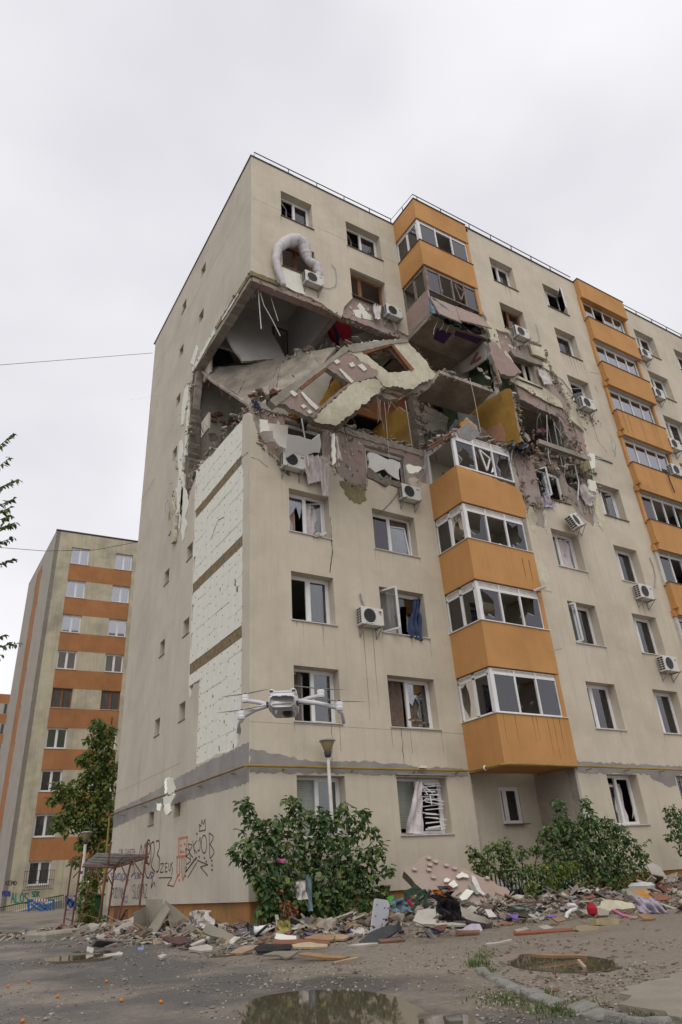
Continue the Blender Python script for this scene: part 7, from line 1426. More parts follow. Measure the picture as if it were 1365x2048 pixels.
# tree on the left behind the gable
tr = thing('tree', 'tall leafy tree growing between the two apartment blocks', 'tree', (1.6, 20, gz(1.6, 20)))
ctree = [(195, 1450, 14, 150), (215, 1465, 20, 240), (185, 1480, 14, 120), (210, 1500, 24, 330), (175, 1515, 14, 120), (160, 1520, 8, 50), (195, 1535, 24, 320), (225, 1540, 18, 220), (180, 1560, 22, 250), (210, 1580, 26, 340), (150, 1570, 14, 110), (115, 1570, 10, 70), (128, 1585, 14, 110), (105, 1600, 10, 60), (150, 1600, 22, 230), (185, 1610, 26, 320), (220, 1620, 22, 240), (140, 1630, 16, 130), (120, 1640, 14, 110), (110, 1658, 8, 50), (160, 1640, 22, 230), (195, 1650, 26, 320), (135, 1655, 14, 90), (220, 1660, 18, 180), (180, 1680, 22, 240), (210, 1700, 18, 200), (165, 1690, 12, 80), (190, 1720, 16, 140), (155, 1722, 12, 80)]
f = MB(); foliage(f, [(a, b, c, int(d*.62)) for a, b, c, d in ctree], 20, .24, seed=12, droop=.5); foliage(f, [(a, b, c*.8, int(d*.25), 21.2) for a, b, c, d in ctree], 21.2, .24, seed=13); stuff(f.build('crown', m_tree, tr))
mb = MB(); mb.tube([(1.6, 20.3, 0), (1.5, 20.3, 3), (1.55, 20.3, 6), (1.6, 20.3, 9)], [.16, .12, .08, .03], 8)
for q in ((110, 1600), (125, 1645), (180, 1480), (215, 1460), (150, 1580), (165, 1520), (140, 1640)): t_ = on(1, 20.2, *q); mb.tube([(1.5, 20.3, max(2, t_.z-1.6)), V((1.2, 20.3, t_.z-.7)), t_], [.06, .04, .015], 5)
mb.build('trunk', m_bark, tr)
f = MB(); cr_ = thing('shrub', 'yellow-green climbing shrub behind the scaffold legs', 'shrub', (-.3, 13, .2)); foliage(f, [(190, 1745, 16, 160), (178, 1770, 18, 200), (172, 1800, 18, 220), (175, 1830, 18, 220), (195, 1840, 14, 120), (165, 1848, 14, 90), (200, 1760, 12, 80)], 13.2, .13, seed=14); stuff(f.build('foliage', m_leafy, cr_))
# overhanging twigs of a tree just outside the left edge
nt_ = thing('tree', 'tree outside the left edge whose leafy twigs reach into the sky', 'tree', gnd(-330, 1900))
f = MB(); s = MB(); rnd = random.Random(2); T0 = 8.0
trk = [dist(-330, 1900, T0), dist(-260, 1400, T0), dist(-200, 1100, T0), dist(-160, 900, T0)]; trk[0].z = -.1
s.tube(trk, [.16, .12, .08, .03], 8)
for (a, b, n) in (((-160, 1050), (28, 866), 9), ((-160, 1080), (20, 915), 6), ((-150, 1060), (37, 958), 10), ((-150, 1100), (26, 998), 12), ((-150, 1110), (20, 1015), 12), ((-150, 1120), (22, 1030), 12), ((-150, 1130), (30, 1045), 12), ((-160, 1160), (27, 1075), 9), ((-160, 1200), (28, 1118), 9), ((-160, 1340), (40, 1286), 9), ((-160, 1360), (8, 1270), 8), ((-160, 1380), (4, 1310), 6)):
    A_, B_ = dist(*a, T0+rnd.uniform(-.4, .4)), dist(*b, T0+rnd.uniform(-.4, .4)); M_ = A_.lerp(B_, .5)+V((0, 0, .06)); s.tube([A_, M_, B_], [.012, .007, .003], 5)
    for i in range(n*4):
        t = 1-(i/(n*4))*.42; p = M_.lerp(B_, (t-.5)*2) if t > .5 else M_; leaf(f, p, CR*rnd.uniform(-.2, 1)+V((0, 0, rnd.uniform(-.9, .3)))+CF*rnd.uniform(-.6, .6), (rnd.uniform(-1, 1), rnd.uniform(-1, 1), 1), rnd.uniform(.05, .09), .038)
stuff(f.build('crown', m_leaf2, nt_)); s.build('trunk', m_bark, nt_)
# grass and weeds at the kerb
mb = MB(); rnd = random.Random(6)
def tuft(px, py, r, n, h):
    for i in range(int(n*.6)):
        p = gnd(px+rnd.gauss(0, r), py+rnd.gauss(0, r*.28)); a = rnd.uniform(0, 6.28); l = h*.55*rnd.uniform(.4, 1.2); d = V((math.cos(a)*.5, math.sin(a)*.5, 1)); s_ = V((-math.sin(a), math.cos(a), 0))*.006; mb.add([p-s_, p+s_, p+d*l], [(0, 1, 2)])
for q in ((955, 1930, 12, 500, .10), (962, 1915, 12, 300, .08), (975, 1905, 14, 200, .06), (985, 1942, 8, 120, .06), (1000, 1998, 30, 500, .05), (1040, 2005, 30, 500, .06), (1090, 2018, 35, 600, .07), (1140, 2024, 30, 350, .06), (1290, 2025, 16, 300, .07), (1330, 2032, 20, 150, .06), (1180, 2005, 20, 150, .05), (1050, 1882, 20, 60, .04), (1100, 1990, 8, 60, .12), (575, 1920, 6, 30, .1), (470, 1905, 10, 40, .08)): tuft(*q)
stuff(mb.build('grass', m_grass), 'sparse grass and weeds growing along the worn kerb', 'grass')
mb = MB()
for q in (((1098, 2010), (1112, 1920), .003), ((1060, 1990), (1052, 1930), .002), ((1085, 2000), (1078, 1950), .002)): b = gnd(*q[0]); t_ = on(1, b.y, *q[1]); mb.tube([b, b.lerp(t_, .5)+V((.01, 0, 0)), t_], [q[2], q[2]*.6, q[2]*.3], 4)
tag(mb.build('dry_stalk', m_tan), 'tall dry grass stalks standing by the curved kerb', 'grass stalks')
# ================================================================== OVERHEAD WIRES
mb = MB(); a, b = on(1, 12.1, 306, 706), on(1, 12.1, 0, 730); mb.tube([a, b, b+(b-a)*2], .012, 5); tag(mb.build('overhead_wire', m_wired), 'thin wire stretching from the gable to the left across the sky', 'wire')
mb = MB(); mb.tube([on(1, 14, 275, 1084), on(1, 14, 190, 1100), on(1, 14, 90, 1102), on(1, 14, 0, 1095), on(1, 14, -200, 1070)], .012, 5); tag(mb.build('overhead_wire', m_wired), 'lower thin wire sagging in front of the yellowish block', 'wire')
# ================================================================== GROUND DEBRIS
random.seed(77)
def mdens(x, y): return mound(x, y)
mq = MB(); mw = MB(); cnt = 0
while cnt < 6500:
    a, b, rx, ry, hh = random.choice(MOUNDS); x = random.gauss(a, rx*.75); y = random.gauss(b, ry*.75)
    if x > .0 and y > -.05 or (x > XR-.2 and y > YB-.1): continue
    if x < 9 and y > -1.0 and x > .2: continue
    cnt += 1; big = random.random(); r = .012+.06*random.random()**3+(.14*random.random() if big > .97 else 0); z = gz(x, y)+r*.3
    if random.random() < .62: chunk(mq, (x, y, z), r, (1, random.uniform(.5, 1), random.uniform(.4, .9)))
    else: shard(mq, (x, y, z+.02), random.uniform(.05, .3), random.uniform(.03, .14), random.uniform(.008, .03), .6)
stuff(mq.build('rubble', multimat('rubble_mix', [(.30, .25, .19), (.38, .34, .27), (.22, .18, .135), (.45, .41, .35), (.14, .115, .09), (.26, .13, .085), (.31, .28, .24), (.27, .22, .16), (.09, .08, .07), (.24, .2, .155), (.34, .3, .25)])), 'mixed broken plaster, concrete and splinters heaped along the foot of the block', 'rubble')
mq = MB(); random.seed(78)
for i in range(620):
    a, b, rx, ry, hh = random.choice(MOUNDS[:8]); x = random.gauss(a, rx*.7); y = random.gauss(b, ry*.7)
    if x > .2 and y > -1.0: continue
    z = gz(x, y)+.03; 
    if random.random() < .6: shard(mq, (x, y, z), random.uniform(.06, .3), random.uniform(.04, .16), .008, .5)
    else:
        P = V((x, y, z+.02)); u = V((unitr(1), unitr(1), unitr(.3))).normalized()*random.uniform(.05, .16); w = V((unitr(1), unitr(1), unitr(.3))).normalized()*random.uniform(.04, .12); sheet(mq, [P-u-w, P+u-w, P+u+w, P-u+w], 3, 3, .08, i, .006)
stuff(mq.build('litter', multimat('litter_mix', [(.45, .43, .39), (.5, .47, .42), (.05, .05, .055), (.15, .12, .22), (.22, .1, .06), (.13, .18, .24), (.34, .32, .35), (.36, .28, .14), (.22, .06, .07), (.26, .28, .26), (.33, .26, .18), (.48, .45, .42), (.08, .09, .1)], .7)), 'scraps of cloth, paper, plastic and board scattered through the rubble', 'litter')
mq = MB(); random.seed(79)
for i in range(7000):    # gravel thrown over the yard
    px = random.uniform(-20, 1385); py = 1880+170*random.random()**1.0; p = gnd(px, py)
    if p.y > -3.2 and p.x > 0: continue
    if 490 < px < 950 and py > 1982 or 1010 < px < 1235 and 1905 < py < 1950 or 95 < px < 225 and 1895 < py < 1927: continue
    dn = noise.noise(V((p.x*.5, p.y*.5, 9)))+.012*(px/100)-.02
    if random.random() > .45+dn*1.3: continue
    r = random.uniform(.006, .02)*(1 if random.random() < .96 else 2.0); chunk(mq, (p.x, p.y, p.z+r*.3), r, (1, .8, .6))
stuff(mq.build('gravel', multimat('gravel_mix', [(.25, .21, .165), (.19, .165, .13), (.33, .29, .24), (.13, .11, .09), (.38, .35, .3), (.23, .18, .13)])), 'gravel and grit scattered over the muddy yard', 'gravel')
def board(name, lab, pts, m, t=.03, n=(-.35, -1, .5), base=None, cat='board', amp=.012, dz=.0, seed=0, sidem=None, mats=None):
    """flat piece lying or leaning; base = photo position of its lowest point on the ground"""
    b = base or max(pts, key=lambda q: q[1]); P0 = gnd(*b)+V((0, 0, dz)); mb = MB(); pxpoly(mb, pts, P0, n, t, amp=amp, step=.12, seed=seed, sidem=sidem)
    return tag(mb.build(name, mats or m), lab, cat)
flat = (-.12, -.3, 1)
mq = MB(); random.seed(81)   # fine dust-coated crumbs and longer splinters that tie the heaps together
for i in range(9000):
    a, b, rx, ry, hh = random.choice(MOUNDS); x = random.gauss(a, rx*.95); y = random.gauss(b, ry*.95)
    if (x > 0 and y > -.05 and x < 9.8) or (x > XR-.2 and y > YB-.1) or (.2 < x < 9 and y > -1.0): continue
    z = gz(x, y); r = random.uniform(.008, .028)
    if random.random() < .8: chunk(mq, (x, y, z+r*.4), r, (1, .8, .6))
    else: shard(mq, (x, y, z+.015), random.uniform(.05, .22), random.uniform(.006, .02), .008, .5)
stuff(mq.build('fine_rubble', multimat('fine_rubble_mix', [(.29, .25, .19), (.22, .185, .14), (.34, .3, .235), (.17, .14, .11), (.38, .34, .28), (.26, .21, .155)])), 'fine dusty crumbs and splinters filling the rubble along the block', 'rubble')
mq = MB(); random.seed(82)
for i in range(330):
    a, b, rx, ry, hh = random.choice(MOUNDS[:8]); x = random.gauss(a, rx*.65); y = random.gauss(b, ry*.6)
    if (x > 0 and y > -.05 and x < 9.8) or (x > XR-.2 and y > YB-.1) or (.2 < x < 9 and y > -1.0): continue
    z = gz(x, y)
    if random.random() < .45: shard(mq, (x, y, z+.06), random.uniform(.3, 1.0), random.uniform(.03, .08), .02, .45)
    elif random.random() < .6: shard(mq, (x, y, z+.06), random.uniform(.2, .5), random.uniform(.15, .35), .03, .7)
    else: chunk(mq, (x, y, z+.05), random.uniform(.12, .26), (1, .7, .6))
stuff(mq.build('coarse_rubble', multimat('coarse_rubble_mix', [(.29, .25, .2), (.2, .17, .13), (.36, .32, .26), (.15, .1, .07), (.4, .37, .31), (.27, .18, .11), (.24, .22, .19), (.11, .1, .09)])), 'larger broken slabs, laths and lumps poking out of the rubble', 'rubble')
# crumpled sheet of render by the gable
cs = thing('crumpled_render_sheet', 'big crumpled grey-olive sheet of fallen render standing like a tent by the gable', 'fallen render', (-1.5, 1.8, .3))
m_olive = mat('olive_grey_render_back', (.235, .215, .165), (.19, .17, .13), 3, .9, .15, grime=((.12, .10, .07), .5), fleck=(30, .09, (.45, .42, .36)))
YS = .75
def cpt(x, y, d=0): return on(1, YS+d, 200+x/5.25, 1780+y/5.25)
def curved(P, nu, nv, bul, nm='sheet_fold', th=.03):
    P = [V(p) for p in P]; n = (P[1]-P[0]).cross(P[3]-P[0]).normalized(); mb = MB(); vs = []
    for s_ in (0, 1):
        for j in range(nv+1):
            for i in range(nu+1):
                a, b = i/nu, j/nv; p = P[0]*(1-a)*(1-b)+P[1]*a*(1-b)+P[2]*a*b+P[3]*(1-a)*b; vs.append(p+n*(bul*math.sin(a*math.pi)*(.4+.6*b)+s_*th+.02*noise.noise(p*3)))
    m = (nu+1)*(nv+1); fs = []
    for j in range(nv):
        for i in range(nu): a = j*(nu+1)+i; fs += [(a, a+1, a+nu+2, a+nu+1), (m+a, m+a+nu+1, m+a+nu+2, m+a+1)]
    rim = [i for i in range(nu+1)]+[j*(nu+1)+nu for j in range(1, nv+1)]+[nv*(nu+1)+i for i in range(nu-1, -1, -1)]+[j*(nu+1) for j in range(nv-1, 0, -1)]
    for k in range(len(rim)): a, b = rim[k], rim[(k+1) % len(rim)]; fs.append((a, b, m+b, m+a))
    mb.add(vs, fs); return mb.build(nm, [m_olive], cs, smooth=False)
curved([cpt(480, 95, .3), cpt(668, 95, .2), cpt(640, 430, -.1), cpt(498, 430, .1)], 10, 8, .06)
curved([cpt(350, 235, .5), cpt(485, 162, .1), cpt(505, 440, .0), cpt(352, 430, .5)], 12, 6, .22)
curved([cpt(690, 108, .2), cpt(735, 205, -.3), cpt(560, 500, -.9), cpt(400, 575, -.4)], 8, 12, -.05)
curved([cpt(690, 108, .2), cpt(780, 175, .2), cpt(1000, 358, -.2), cpt(735, 340, -.6)], 10, 8, .03)
curved([cpt(733, 330, -.6), cpt(1002, 355, -.2), cpt(838, 505, -.9), cpt(765, 480, -.7)], 10, 8, .06)
curved([cpt(690, 330, .0), cpt(745, 300, .0), cpt(780, 520, -.3), cpt(690, 520, -.3)], 6, 6, .03)
board('fallen_render_sheet', 'flat olive-grey render sheet sloping down right of the tent-like sheet', [(410, 1843), (425, 1848), (480, 1878), (470, 1884), (425, 1872), (405, 1862)], m_olive, n=(-.3, -.5, 1), amp=.03)
tag(sheet(MB(), [gnd(378, 1872)+V((0, 0, .42)), gnd(395, 1872)+V((0, 0, .45)), gnd(402, 1872)+V((0, 0, .1)), gnd(380, 1872)+V((0, 0, .12))], 7, 7, .3, 3, .03).build('white_plastic_bag', m_whcl), 'crumpled white plastic bag on the rubble beside the tent-like sheet, left one', 'plastic bag')
tag(sheet(MB(), [gnd(400, 1872)+V((0, 0, .45)), gnd(408, 1872)+V((0, 0, .42)), gnd(422, 1872)+V((0, 0, .15)), gnd(398, 1872)+V((0, 0, .12))], 7, 7, .3, 5, .03).build('white_plastic_bag', m_whcl), 'crumpled white plastic bag on the rubble beside the tent-like sheet, right one', 'plastic bag')
cw = lambda x, y: (200+x/5.25, 1780+y/5.25)
cz = lambda x, y: (430+x/5.055, 1800+y/5.055)
cd_ = lambda x, y: (680+x/4.875, 1700+y/4.875)
ce = lambda x, y: (940+x/5.6875, 1740+y/5.6875)
cf = lambda x, y: (1140+x/6.067, 1700+y/6.067)
B = lambda f, pts: [f(*p) for p in pts]
board('plaster_slab_scrap', 'pale pinkish board tilted on the rubble left of the tent-like sheet', B(cw, [(140, 420), (240, 350), (340, 318), (350, 385), (230, 400), (150, 440)]), m_whbd, base=cw(230, 470), amp=.02)
board('blue_scrap', 'small light blue board scrap left of the tent-like sheet', B(cw, [(232, 395), (262, 400), (315, 432), (300, 450)]), mat('light_blue_board', (.22, .36, .5), (.18, .3, .43), 5, .6, .05), base=cw(300, 480))
board('blue_tile', 'small bright blue tile at the front of the rubble by the gable', B(cw, [(398, 605), (460, 592), (466, 622), (400, 632)]), mat('blue_tile_glaze', (.16, .23, .38), (.13, .18, .3), 5, .5, .02), n=(-.3, -1, .8))
board('brown_ribbed_board', 'dark brown ribbed board lying in front of the tent-like sheet', B(cw, [(655, 515), (870, 500), (985, 545), (850, 590), (740, 570)]), mat('dark_brown_board', (.07, .035, .03), (.1, .05, .04), 5, .6, .1), n=flat, dz=.05)
board('tan_card', 'triangular tan board standing in front of the tent-like sheet', B(cw, [(558, 505), (610, 535), (680, 545), (640, 570), (560, 572)]), m_tan, n=(-.3, -1, .4))
board('pale_plank', 'pale broken plank in the puddle rubble, left piece', B(cw, [(925, 600), (1085, 530), (1110, 545), (960, 612)]), m_whbd, n=flat, dz=.03)
board('pale_plank', 'pale broken plank in the puddle rubble, wide right piece', B(cw, [(935, 625), (1130, 590), (1185, 615), (1180, 650), (1040, 660), (940, 640)]), m_whbd, n=flat, dz=.02)
board('ochre_card', 'ochre card standing in the shallow puddle near the corner', B(cw, [(1255, 545), (1360, 520), (1340, 580), (1255, 582)]), m_tan, n=(-.2, -1, .4))
board('white_stick', 'white splintered plank at the far left edge of the rubble', B(cw, [(35, 695), (170, 680), (200, 665), (245, 680), (230, 700), (60, 712)]), m_whbd, n=flat)
board('white_scrap', 'white folded scrap at the front of the rubble by the gable', B(cw, [(608, 712), (660, 690), (710, 700), (640, 738)]), m_whbd, n=flat, dz=.04)
board('pink_board', 'salmon pink board lying at the edge of the puddle near the corner', B(cz, [(150, 555), (290, 480), (445, 472), (400, 510), (270, 558)]), mat('salmon_board', (.36, .25, .18), (.29, .2, .145), 4, .8, .08), n=flat, dz=.02)
board('white_foam_block', 'clean white rectangular foam block lying in front of the big corner bush', B(cz, [(625, 335), (820, 362), (830, 412), (735, 412), (605, 392)]), m_eps, t=.1, n=(-.25, -1, .7), dz=.08, sidem=0)
board('long_red_board', 'long reddish board under the white foam block', B(cz, [(590, 425), (900, 412), (1160, 440), (1165, 462), (860, 458), (590, 460)]), m_redbd, n=flat, dz=.03)
board('brown_board', 'dark brown flat panel right of the white foam block', B(cz, [(905, 398), (1030, 362), (1220, 372), (1200, 415), (1150, 425), (920, 410)]), m_board, n=flat, dz=.06)
board('tan_round_board', 'rounded tan board right of the brown flat panel', B(cz, [(1180, 370), (1290, 362), (1365, 382), (1310, 412), (1210, 415)]), m_tan, n=flat, dz=.05)
board('khaki_sheet', 'khaki crumpled sheet lying in front of the corner rubble', B(cz, [(480, 575), (600, 540), (850, 535), (780, 585), (720, 610), (640, 575)]), m_olive, n=flat, dz=.01)
board('cream_matting', 'cream patterned matting lying right of the white foam block', B(cz, [(780, 470), (960, 445), (1140, 465), (1140, 490), (980, 498), (800, 500)]), mat('cream_matting_weave', (.5, .4, .26), (.4, .31, .19), 14, .9, .2), n=flat, dz=.05, amp=.04)
board('orange_plank', 'long orange-brown plank lying alone at the front of the rubble', B(cz, [(840, 565), (940, 548), (1150, 572), (1365, 585), (1300, 605), (1100, 602)]), mat('orange_brown_plank', (.32, .19, .095), (.25, .145, .075), 5, .75, .1), n=flat, dz=.0, t=.025)
board('thin_stick', 'thin pale stick on the mud right of the orange-brown plank', [(668, 1928), (716, 1918), (717, 1920), (670, 1930)], m_tan, n=flat)
for i, (a, b) in enumerate((((780, 320), (985, 245)), ((790, 340), (1040, 230)), ((850, 350), (1150, 270)), ((500, 430), (600, 370)))):
    P = gnd(*cz(*a))+V((0, 0, .06)); Q = on(1, P.y+.3, *cz(*b)); mb = MB(); mb.bar(P, Q, .04, .03); ptag(mb, 'wooden_batten', m_board, ['lowest', 'middle', 'uppermost', 'leftmost pale'][i]+' thin wooden batten in front of the big corner bush', 'batten')
board('mauve_rag', 'stiff maroon and black cloth beside the puddle at the corner', B(cz, [(400, 500), (470, 460), (640, 480), (760, 460), (770, 510), (600, 540), (430, 540)]), m_blk, n=flat, amp=.05, dz=.06)
kt = thing('enamel_pot', 'small dented white enamel pot by the foot of the corner fence', 'pot', gnd(*cz(465, 350))); mb = MB(); mb.lathe([(0, 0), (.12, .0), (.14, .06), (.13, .14), (.125, .14), (.11, .02)], gnd(*cz(465, 350)), 18); mb.build('pot_body', m_pvc, kt, smooth=True); mb = MB(); pz = gnd(*cz(465, 350)); mb.tube([pz+V((.13, 0, .12)), pz+V((.2, 0, .13)), pz+V((.2, 0, .09)), pz+V((.13, 0, .06))], .01, 6); mb.build('handle', m_pvc, kt)
tag(sheet(MB(), [gnd(*cz(375, 350))+V((-.12, 0, .18)), gnd(*cz(440, 350))+V((0, 0, .2)), gnd(*cz(440, 350))+V((0, -.15, 0)), gnd(*cz(375, 350))+V((-.1, -.15, 0))], 8, 8, .2, 5).build('grey_bag', m_dkbd, smooth=True), 'dark grey plastic bag beside the white enamel pot', 'plastic bag')
pb = gnd(*cz(785, 300)); mb = MB(); mb.tube([pb+V((-.2, 0, .28)), pb+V((-.1, 0, .34)), pb+V((0, 0, .3)), pb+V((.05, 0, .2)), pb+V((.05, 0, .1))], .018, 6); ptag(mb, 'pink_hoop', m_pinkf, 'bright pink plastic hoop sticking out of the rubble in front of the bush', 'hoop')
tag(sheet(MB(), [gnd(*cz(680, 340))+V((-.1, 0, .22)), gnd(*cz(760, 340))+V((0, 0, .25)), gnd(*cz(780, 345)), gnd(*cz(650, 345))], 8, 6, .2, 6).build('yellow_bag', mat('faded_yellow_plastic', (.40, .35, .08), (.3, .27, .1), 6, .6, .1), smooth=True), 'faded yellow plastic bag in front of the bush', 'plastic bag')
# leaning grey shelf board with holes
gb = thing('grey_shelf_board', 'tall pale grey shelf board with drill holes standing upright in the rubble', 'board', gnd(*cd_(380, 800)))
P0 = gnd(*cd_(320, 805)); mb = MB(); pxpoly(mb, B(cd_, [(345, 478), (352, 472), (480, 490), (490, 498), (468, 740), (305, 803)]), P0, (.25, -1, .28), .035); mb.build('panel', m_gybd, gb)
for h in ((366, 533), (442, 563), (474, 566), (352, 643), (428, 674), (459, 676), (336, 753)):
    mb = MB(); x, y = h; pxpoly(mb, B(cd_, [(x-5, y-4), (x+5, y-4), (x+5, y+4), (x-5, y+4)]), P0+V((-.01, -.012, 0)), (.25, -1, .28), .01); mb.build('hole', m_black, gb)
board('charcoal_board', 'large charcoal black panel lying at the foot of the grey shelf board', B(cd_, [(190, 890), (300, 800), (420, 750), (550, 725), (560, 790), (450, 860), (430, 885), (380, 912), (200, 905)]), m_dkbd, n=(-.25, -.5, .9), dz=.03)
board('charcoal_upright', 'small black upright corner piece on the charcoal panel', B(cd_, [(545, 800), (560, 720), (580, 685), (605, 770), (600, 800)]), m_dkbd, base=cd_(580, 850), n=(.3, -1, .2))
board('dark_red_board', 'dark reddish flat board under the charcoal panel', B(cd_, [(370, 885), (640, 878), (640, 890), (400, 915)]), m_redbd, n=flat)
board('white_sill_strip', 'long thin white strip lying on the mud in front of the charcoal panel', B(cd_, [(70, 948), (200, 930), (370, 922), (375, 930), (200, 950)]), m_whbd, n=flat)
board('white_sill_strip', 'short thin white strip on the mud right of the rubble', B(ce, [(180, 855), (330, 842), (475, 808), (478, 818), (330, 855), (200, 870)]), m_whbd, n=flat)
board('cream_door_panel', 'large cream cupboard door lying left of the black cloth', B(cd_, [(712, 690), (760, 590), (850, 570), (935, 575), (940, 640), (905, 670), (940, 675), (935, 725), (800, 722)]), m_whbd, base=cd_(830, 740), n=(-.3, -1, .6))
board('beige_panel', 'small beige panel standing left of the large cream cupboard door', B(cd_, [(585, 650), (635, 592), (700, 632), (700, 712)]), m_tan, base=cd_(690, 740), n=(-.3, -1, .3))
board('terracotta_tile', 'orange-brown square panel below the cream cupboard door', B(cd_, [(918, 795), (945, 735), (1050, 722), (1020, 785), (940, 810)]), m_redbd, n=(-.3, -1, .4))
board('purple_cloth_scrap', 'violet plastic scrap left of the grey shelf board', B(cd_, [(95, 785), (130, 765), (190, 780), (185, 805), (110, 808)]), m_purp, n=(-.2, -1, .6), dz=.05)
board('brown_card', 'brown cardboard sheet under the bush left of the grey shelf board', B(cd_, [(35, 760), (95, 695), (165, 765), (100, 790)]), m_board, base=cd_(60, 800), n=(-.2, -1, .4))
board('wooden_moulding', 'long pale moulding lying under the cream cupboard door', B(cd_, [(740, 728), (1100, 722), (1230, 735), (1230, 750), (1000, 752), (740, 745)]), m_whbd, base=cd_(900, 790), n=flat)
board('red_brown_plank', 'reddish-brown plank lying right of the terracotta panel', B(cd_, [(1130, 805), (1365, 795), (1365, 822), (1140, 838)]), m_redbd, n=flat, dz=.03)
board('red_brown_plank', 'longest reddish-brown plank along the front of the rubble', B(ce, [(495, 725), (760, 705), (960, 690), (1200, 682), (1200, 705), (900, 725), (510, 745)]), mat('red_brown_plank_paint', (.25, .09, .05), (.2, .075, .045), 4, .75, .1), n=flat, dz=.03, t=.03)
board('white_tile', 'white square tile lying in the rubble above the longest plank', B(ce, [(780, 660), (880, 642), (960, 680), (850, 695)]), m_whbd, n=flat, dz=.08)
board('white_tile', 'small white tile higher up in the rubble right of the purple scraps', B(ce, [(780, 540), (850, 520), (850, 555), (800, 572)]), m_whbd, base=ce(820, 700), n=(-.3, -1, .8))
board('purple_scrap', 'bright purple plastic scrap in the rubble right of the pink slab', B(ce, [(430, 505), (555, 505), (540, 565), (490, 545)]), m_purp, base=ce(500, 720), n=(-.3, -1, .6))
board('purple_scrap', 'second purple plastic scrap further right in the rubble', B(ce, [(885, 530), (930, 505), (990, 518), (960, 538)]), m_purp, base=ce(940, 690), n=(-.3, -1, .6))
board('orange_board_scrap', 'orange-brown board scrap in the rubble beside the white curved pipe', B(ce, [(930, 545), (1060, 530), (1095, 570), (1000, 590)]), m_board, base=ce(1000, 690), n=(-.3, -1, .7))
board('white_cloth', 'white cloth piece at the foot of the pink fallen slab', B(ce, [(170, 445), (240, 450), (310, 530), (220, 535)]), m_whcl, base=ce(240, 700), n=(-.3, -1, .6))
cloth('olive_blanket', 'rolled olive-green blanket lying in the rubble', [ce(430, 410), ce(700, 380), ce(700, 500), ce(540, 480)], m_greenp, 16, 8, .25, 30, v=gy(1030, 1838), th=.1, cat='blanket')
mb = MB(); P = [on(1, gy(1140, 1842), *ce(x, y)) for x, y in ((1100, 545), (1105, 500), (1150, 460), (1205, 440), (1215, 425), (1190, 400), (1120, 395))]; mb.tube(P, .035, 7); ptag(mb, 'curved_white_pipe', m_pvc, 'curved white plastic pipe standing in the rubble', 'pipe')
# pink fallen slab
m_lump = mat('dusty_foam_lump', (.42, .36, .30), (.33, .28, .23), 6, .9, .2)
ps = thing('fallen_pink_slab', 'large pink fallen wall slab leaning on the rubble with foam lumps on it', 'wall panel', gnd(905, 1815))
PP = on(1, -2.9, 900, 1770); pn = (-.32, -1, .75)
mb = MB(); pxpoly(mb, B(cd_, [(625, 205), (650, 170), (790, 75), (850, 40), (960, 90), (1150, 160), (1320, 235), (1500, 310), (1660, 400), (1640, 470), (1500, 600), (1365, 560), (1130, 500), (935, 455), (835, 410), (700, 280)]), PP, pn, .2, amp=.04, step=.12, seed=5, sidem=1); mb.build('slab', [mat('dusty_pink_slab', (.36, .25, .21), (.31, .215, .18), 3, .9, .25, grime=((.33, .28, .23), .8)), m_concd], ps)
random.seed(5)
for i, (x, y) in enumerate(((730, 185), (870, 190), (870, 75), (935, 110), (1040, 145), (1120, 175), (880, 140), (915, 262), (1160, 240), (1190, 215), (1440, 270))):
    mb = MB(); x0, y0 = cd_(x, y); pxpoly(mb, [(x0-5, y0-1), (x0-1, y0-4), (x0+5, y0-1), (x0+4, y0+3), (x0-3, y0+2)], PP-V(pn).normalized()*(-.04) if 0 else PP+V((-.01, -.05, .03)), pn, .05, amp=.015, step=.06, seed=i); mb.build('foam_lump', m_lump, ps)
board('white_square_tile', 'white square board lying on the pink fallen slab, upper left one', B(cd_, [(1060, 330), (1115, 288), (1155, 345), (1090, 375)]), m_eps, base=(905, 1815), n=pn, dz=.0); bpy.data.objects['white_square_tile'].location = V((-.1, -.3, .1))
def onslab(name, lab, pts, m, t=.03, off=.06, cat='board', amp=.01):
    mb = MB(); pxpoly(mb, B(cd_, pts), PP+V(pn).normalized()*0+V((-.02, -off, off*.6)), pn, t, amp=amp, seed=len(lab)); return tag(mb.build(name, m), lab, cat)
bpy.data.objects.remove(bpy.data.objects['white_square_tile'])
onslab('white_square_board', 'white square board lying on the pink fallen slab, upper one', [(1060, 330), (1115, 288), (1155, 345), (1090, 375)], m_eps)
onslab('white_square_board', 'white rectangular board lying on the pink fallen slab, lower right one', [(1165, 460), (1235, 380), (1310, 400), (1240, 480), (1190, 490)], m_eps)
onslab('white_crumpled_foam', 'crumbled white foam on the pink fallen slab left of the square board', [(1015, 290), (1040, 270), (1080, 285), (1060, 310), (1020, 310)], m_eps, amp=.03)
onslab('white_crumpled_foam', 'curled white foam strip near the top right of the pink fallen slab', [(1130, 255), (1190, 215), (1250, 240), (1260, 270), (1200, 262), (1160, 275)], m_eps, amp=.03)
onslab('draped_cloth', 'striped pale and olive cloth draped over the right part of the pink fallen slab', [(1285, 240), (1320, 260), (1380, 390), (1420, 430), (1400, 440), (1340, 400), (1290, 300)], m_whcl, amp=.03, cat='cloth')
onslab('draped_cloth', 'olive cloth draped over the right part of the pink fallen slab', [(1260, 330), (1300, 340), (1365, 430), (1330, 430), (1270, 370)], m_greenp, amp=.03, cat='cloth')
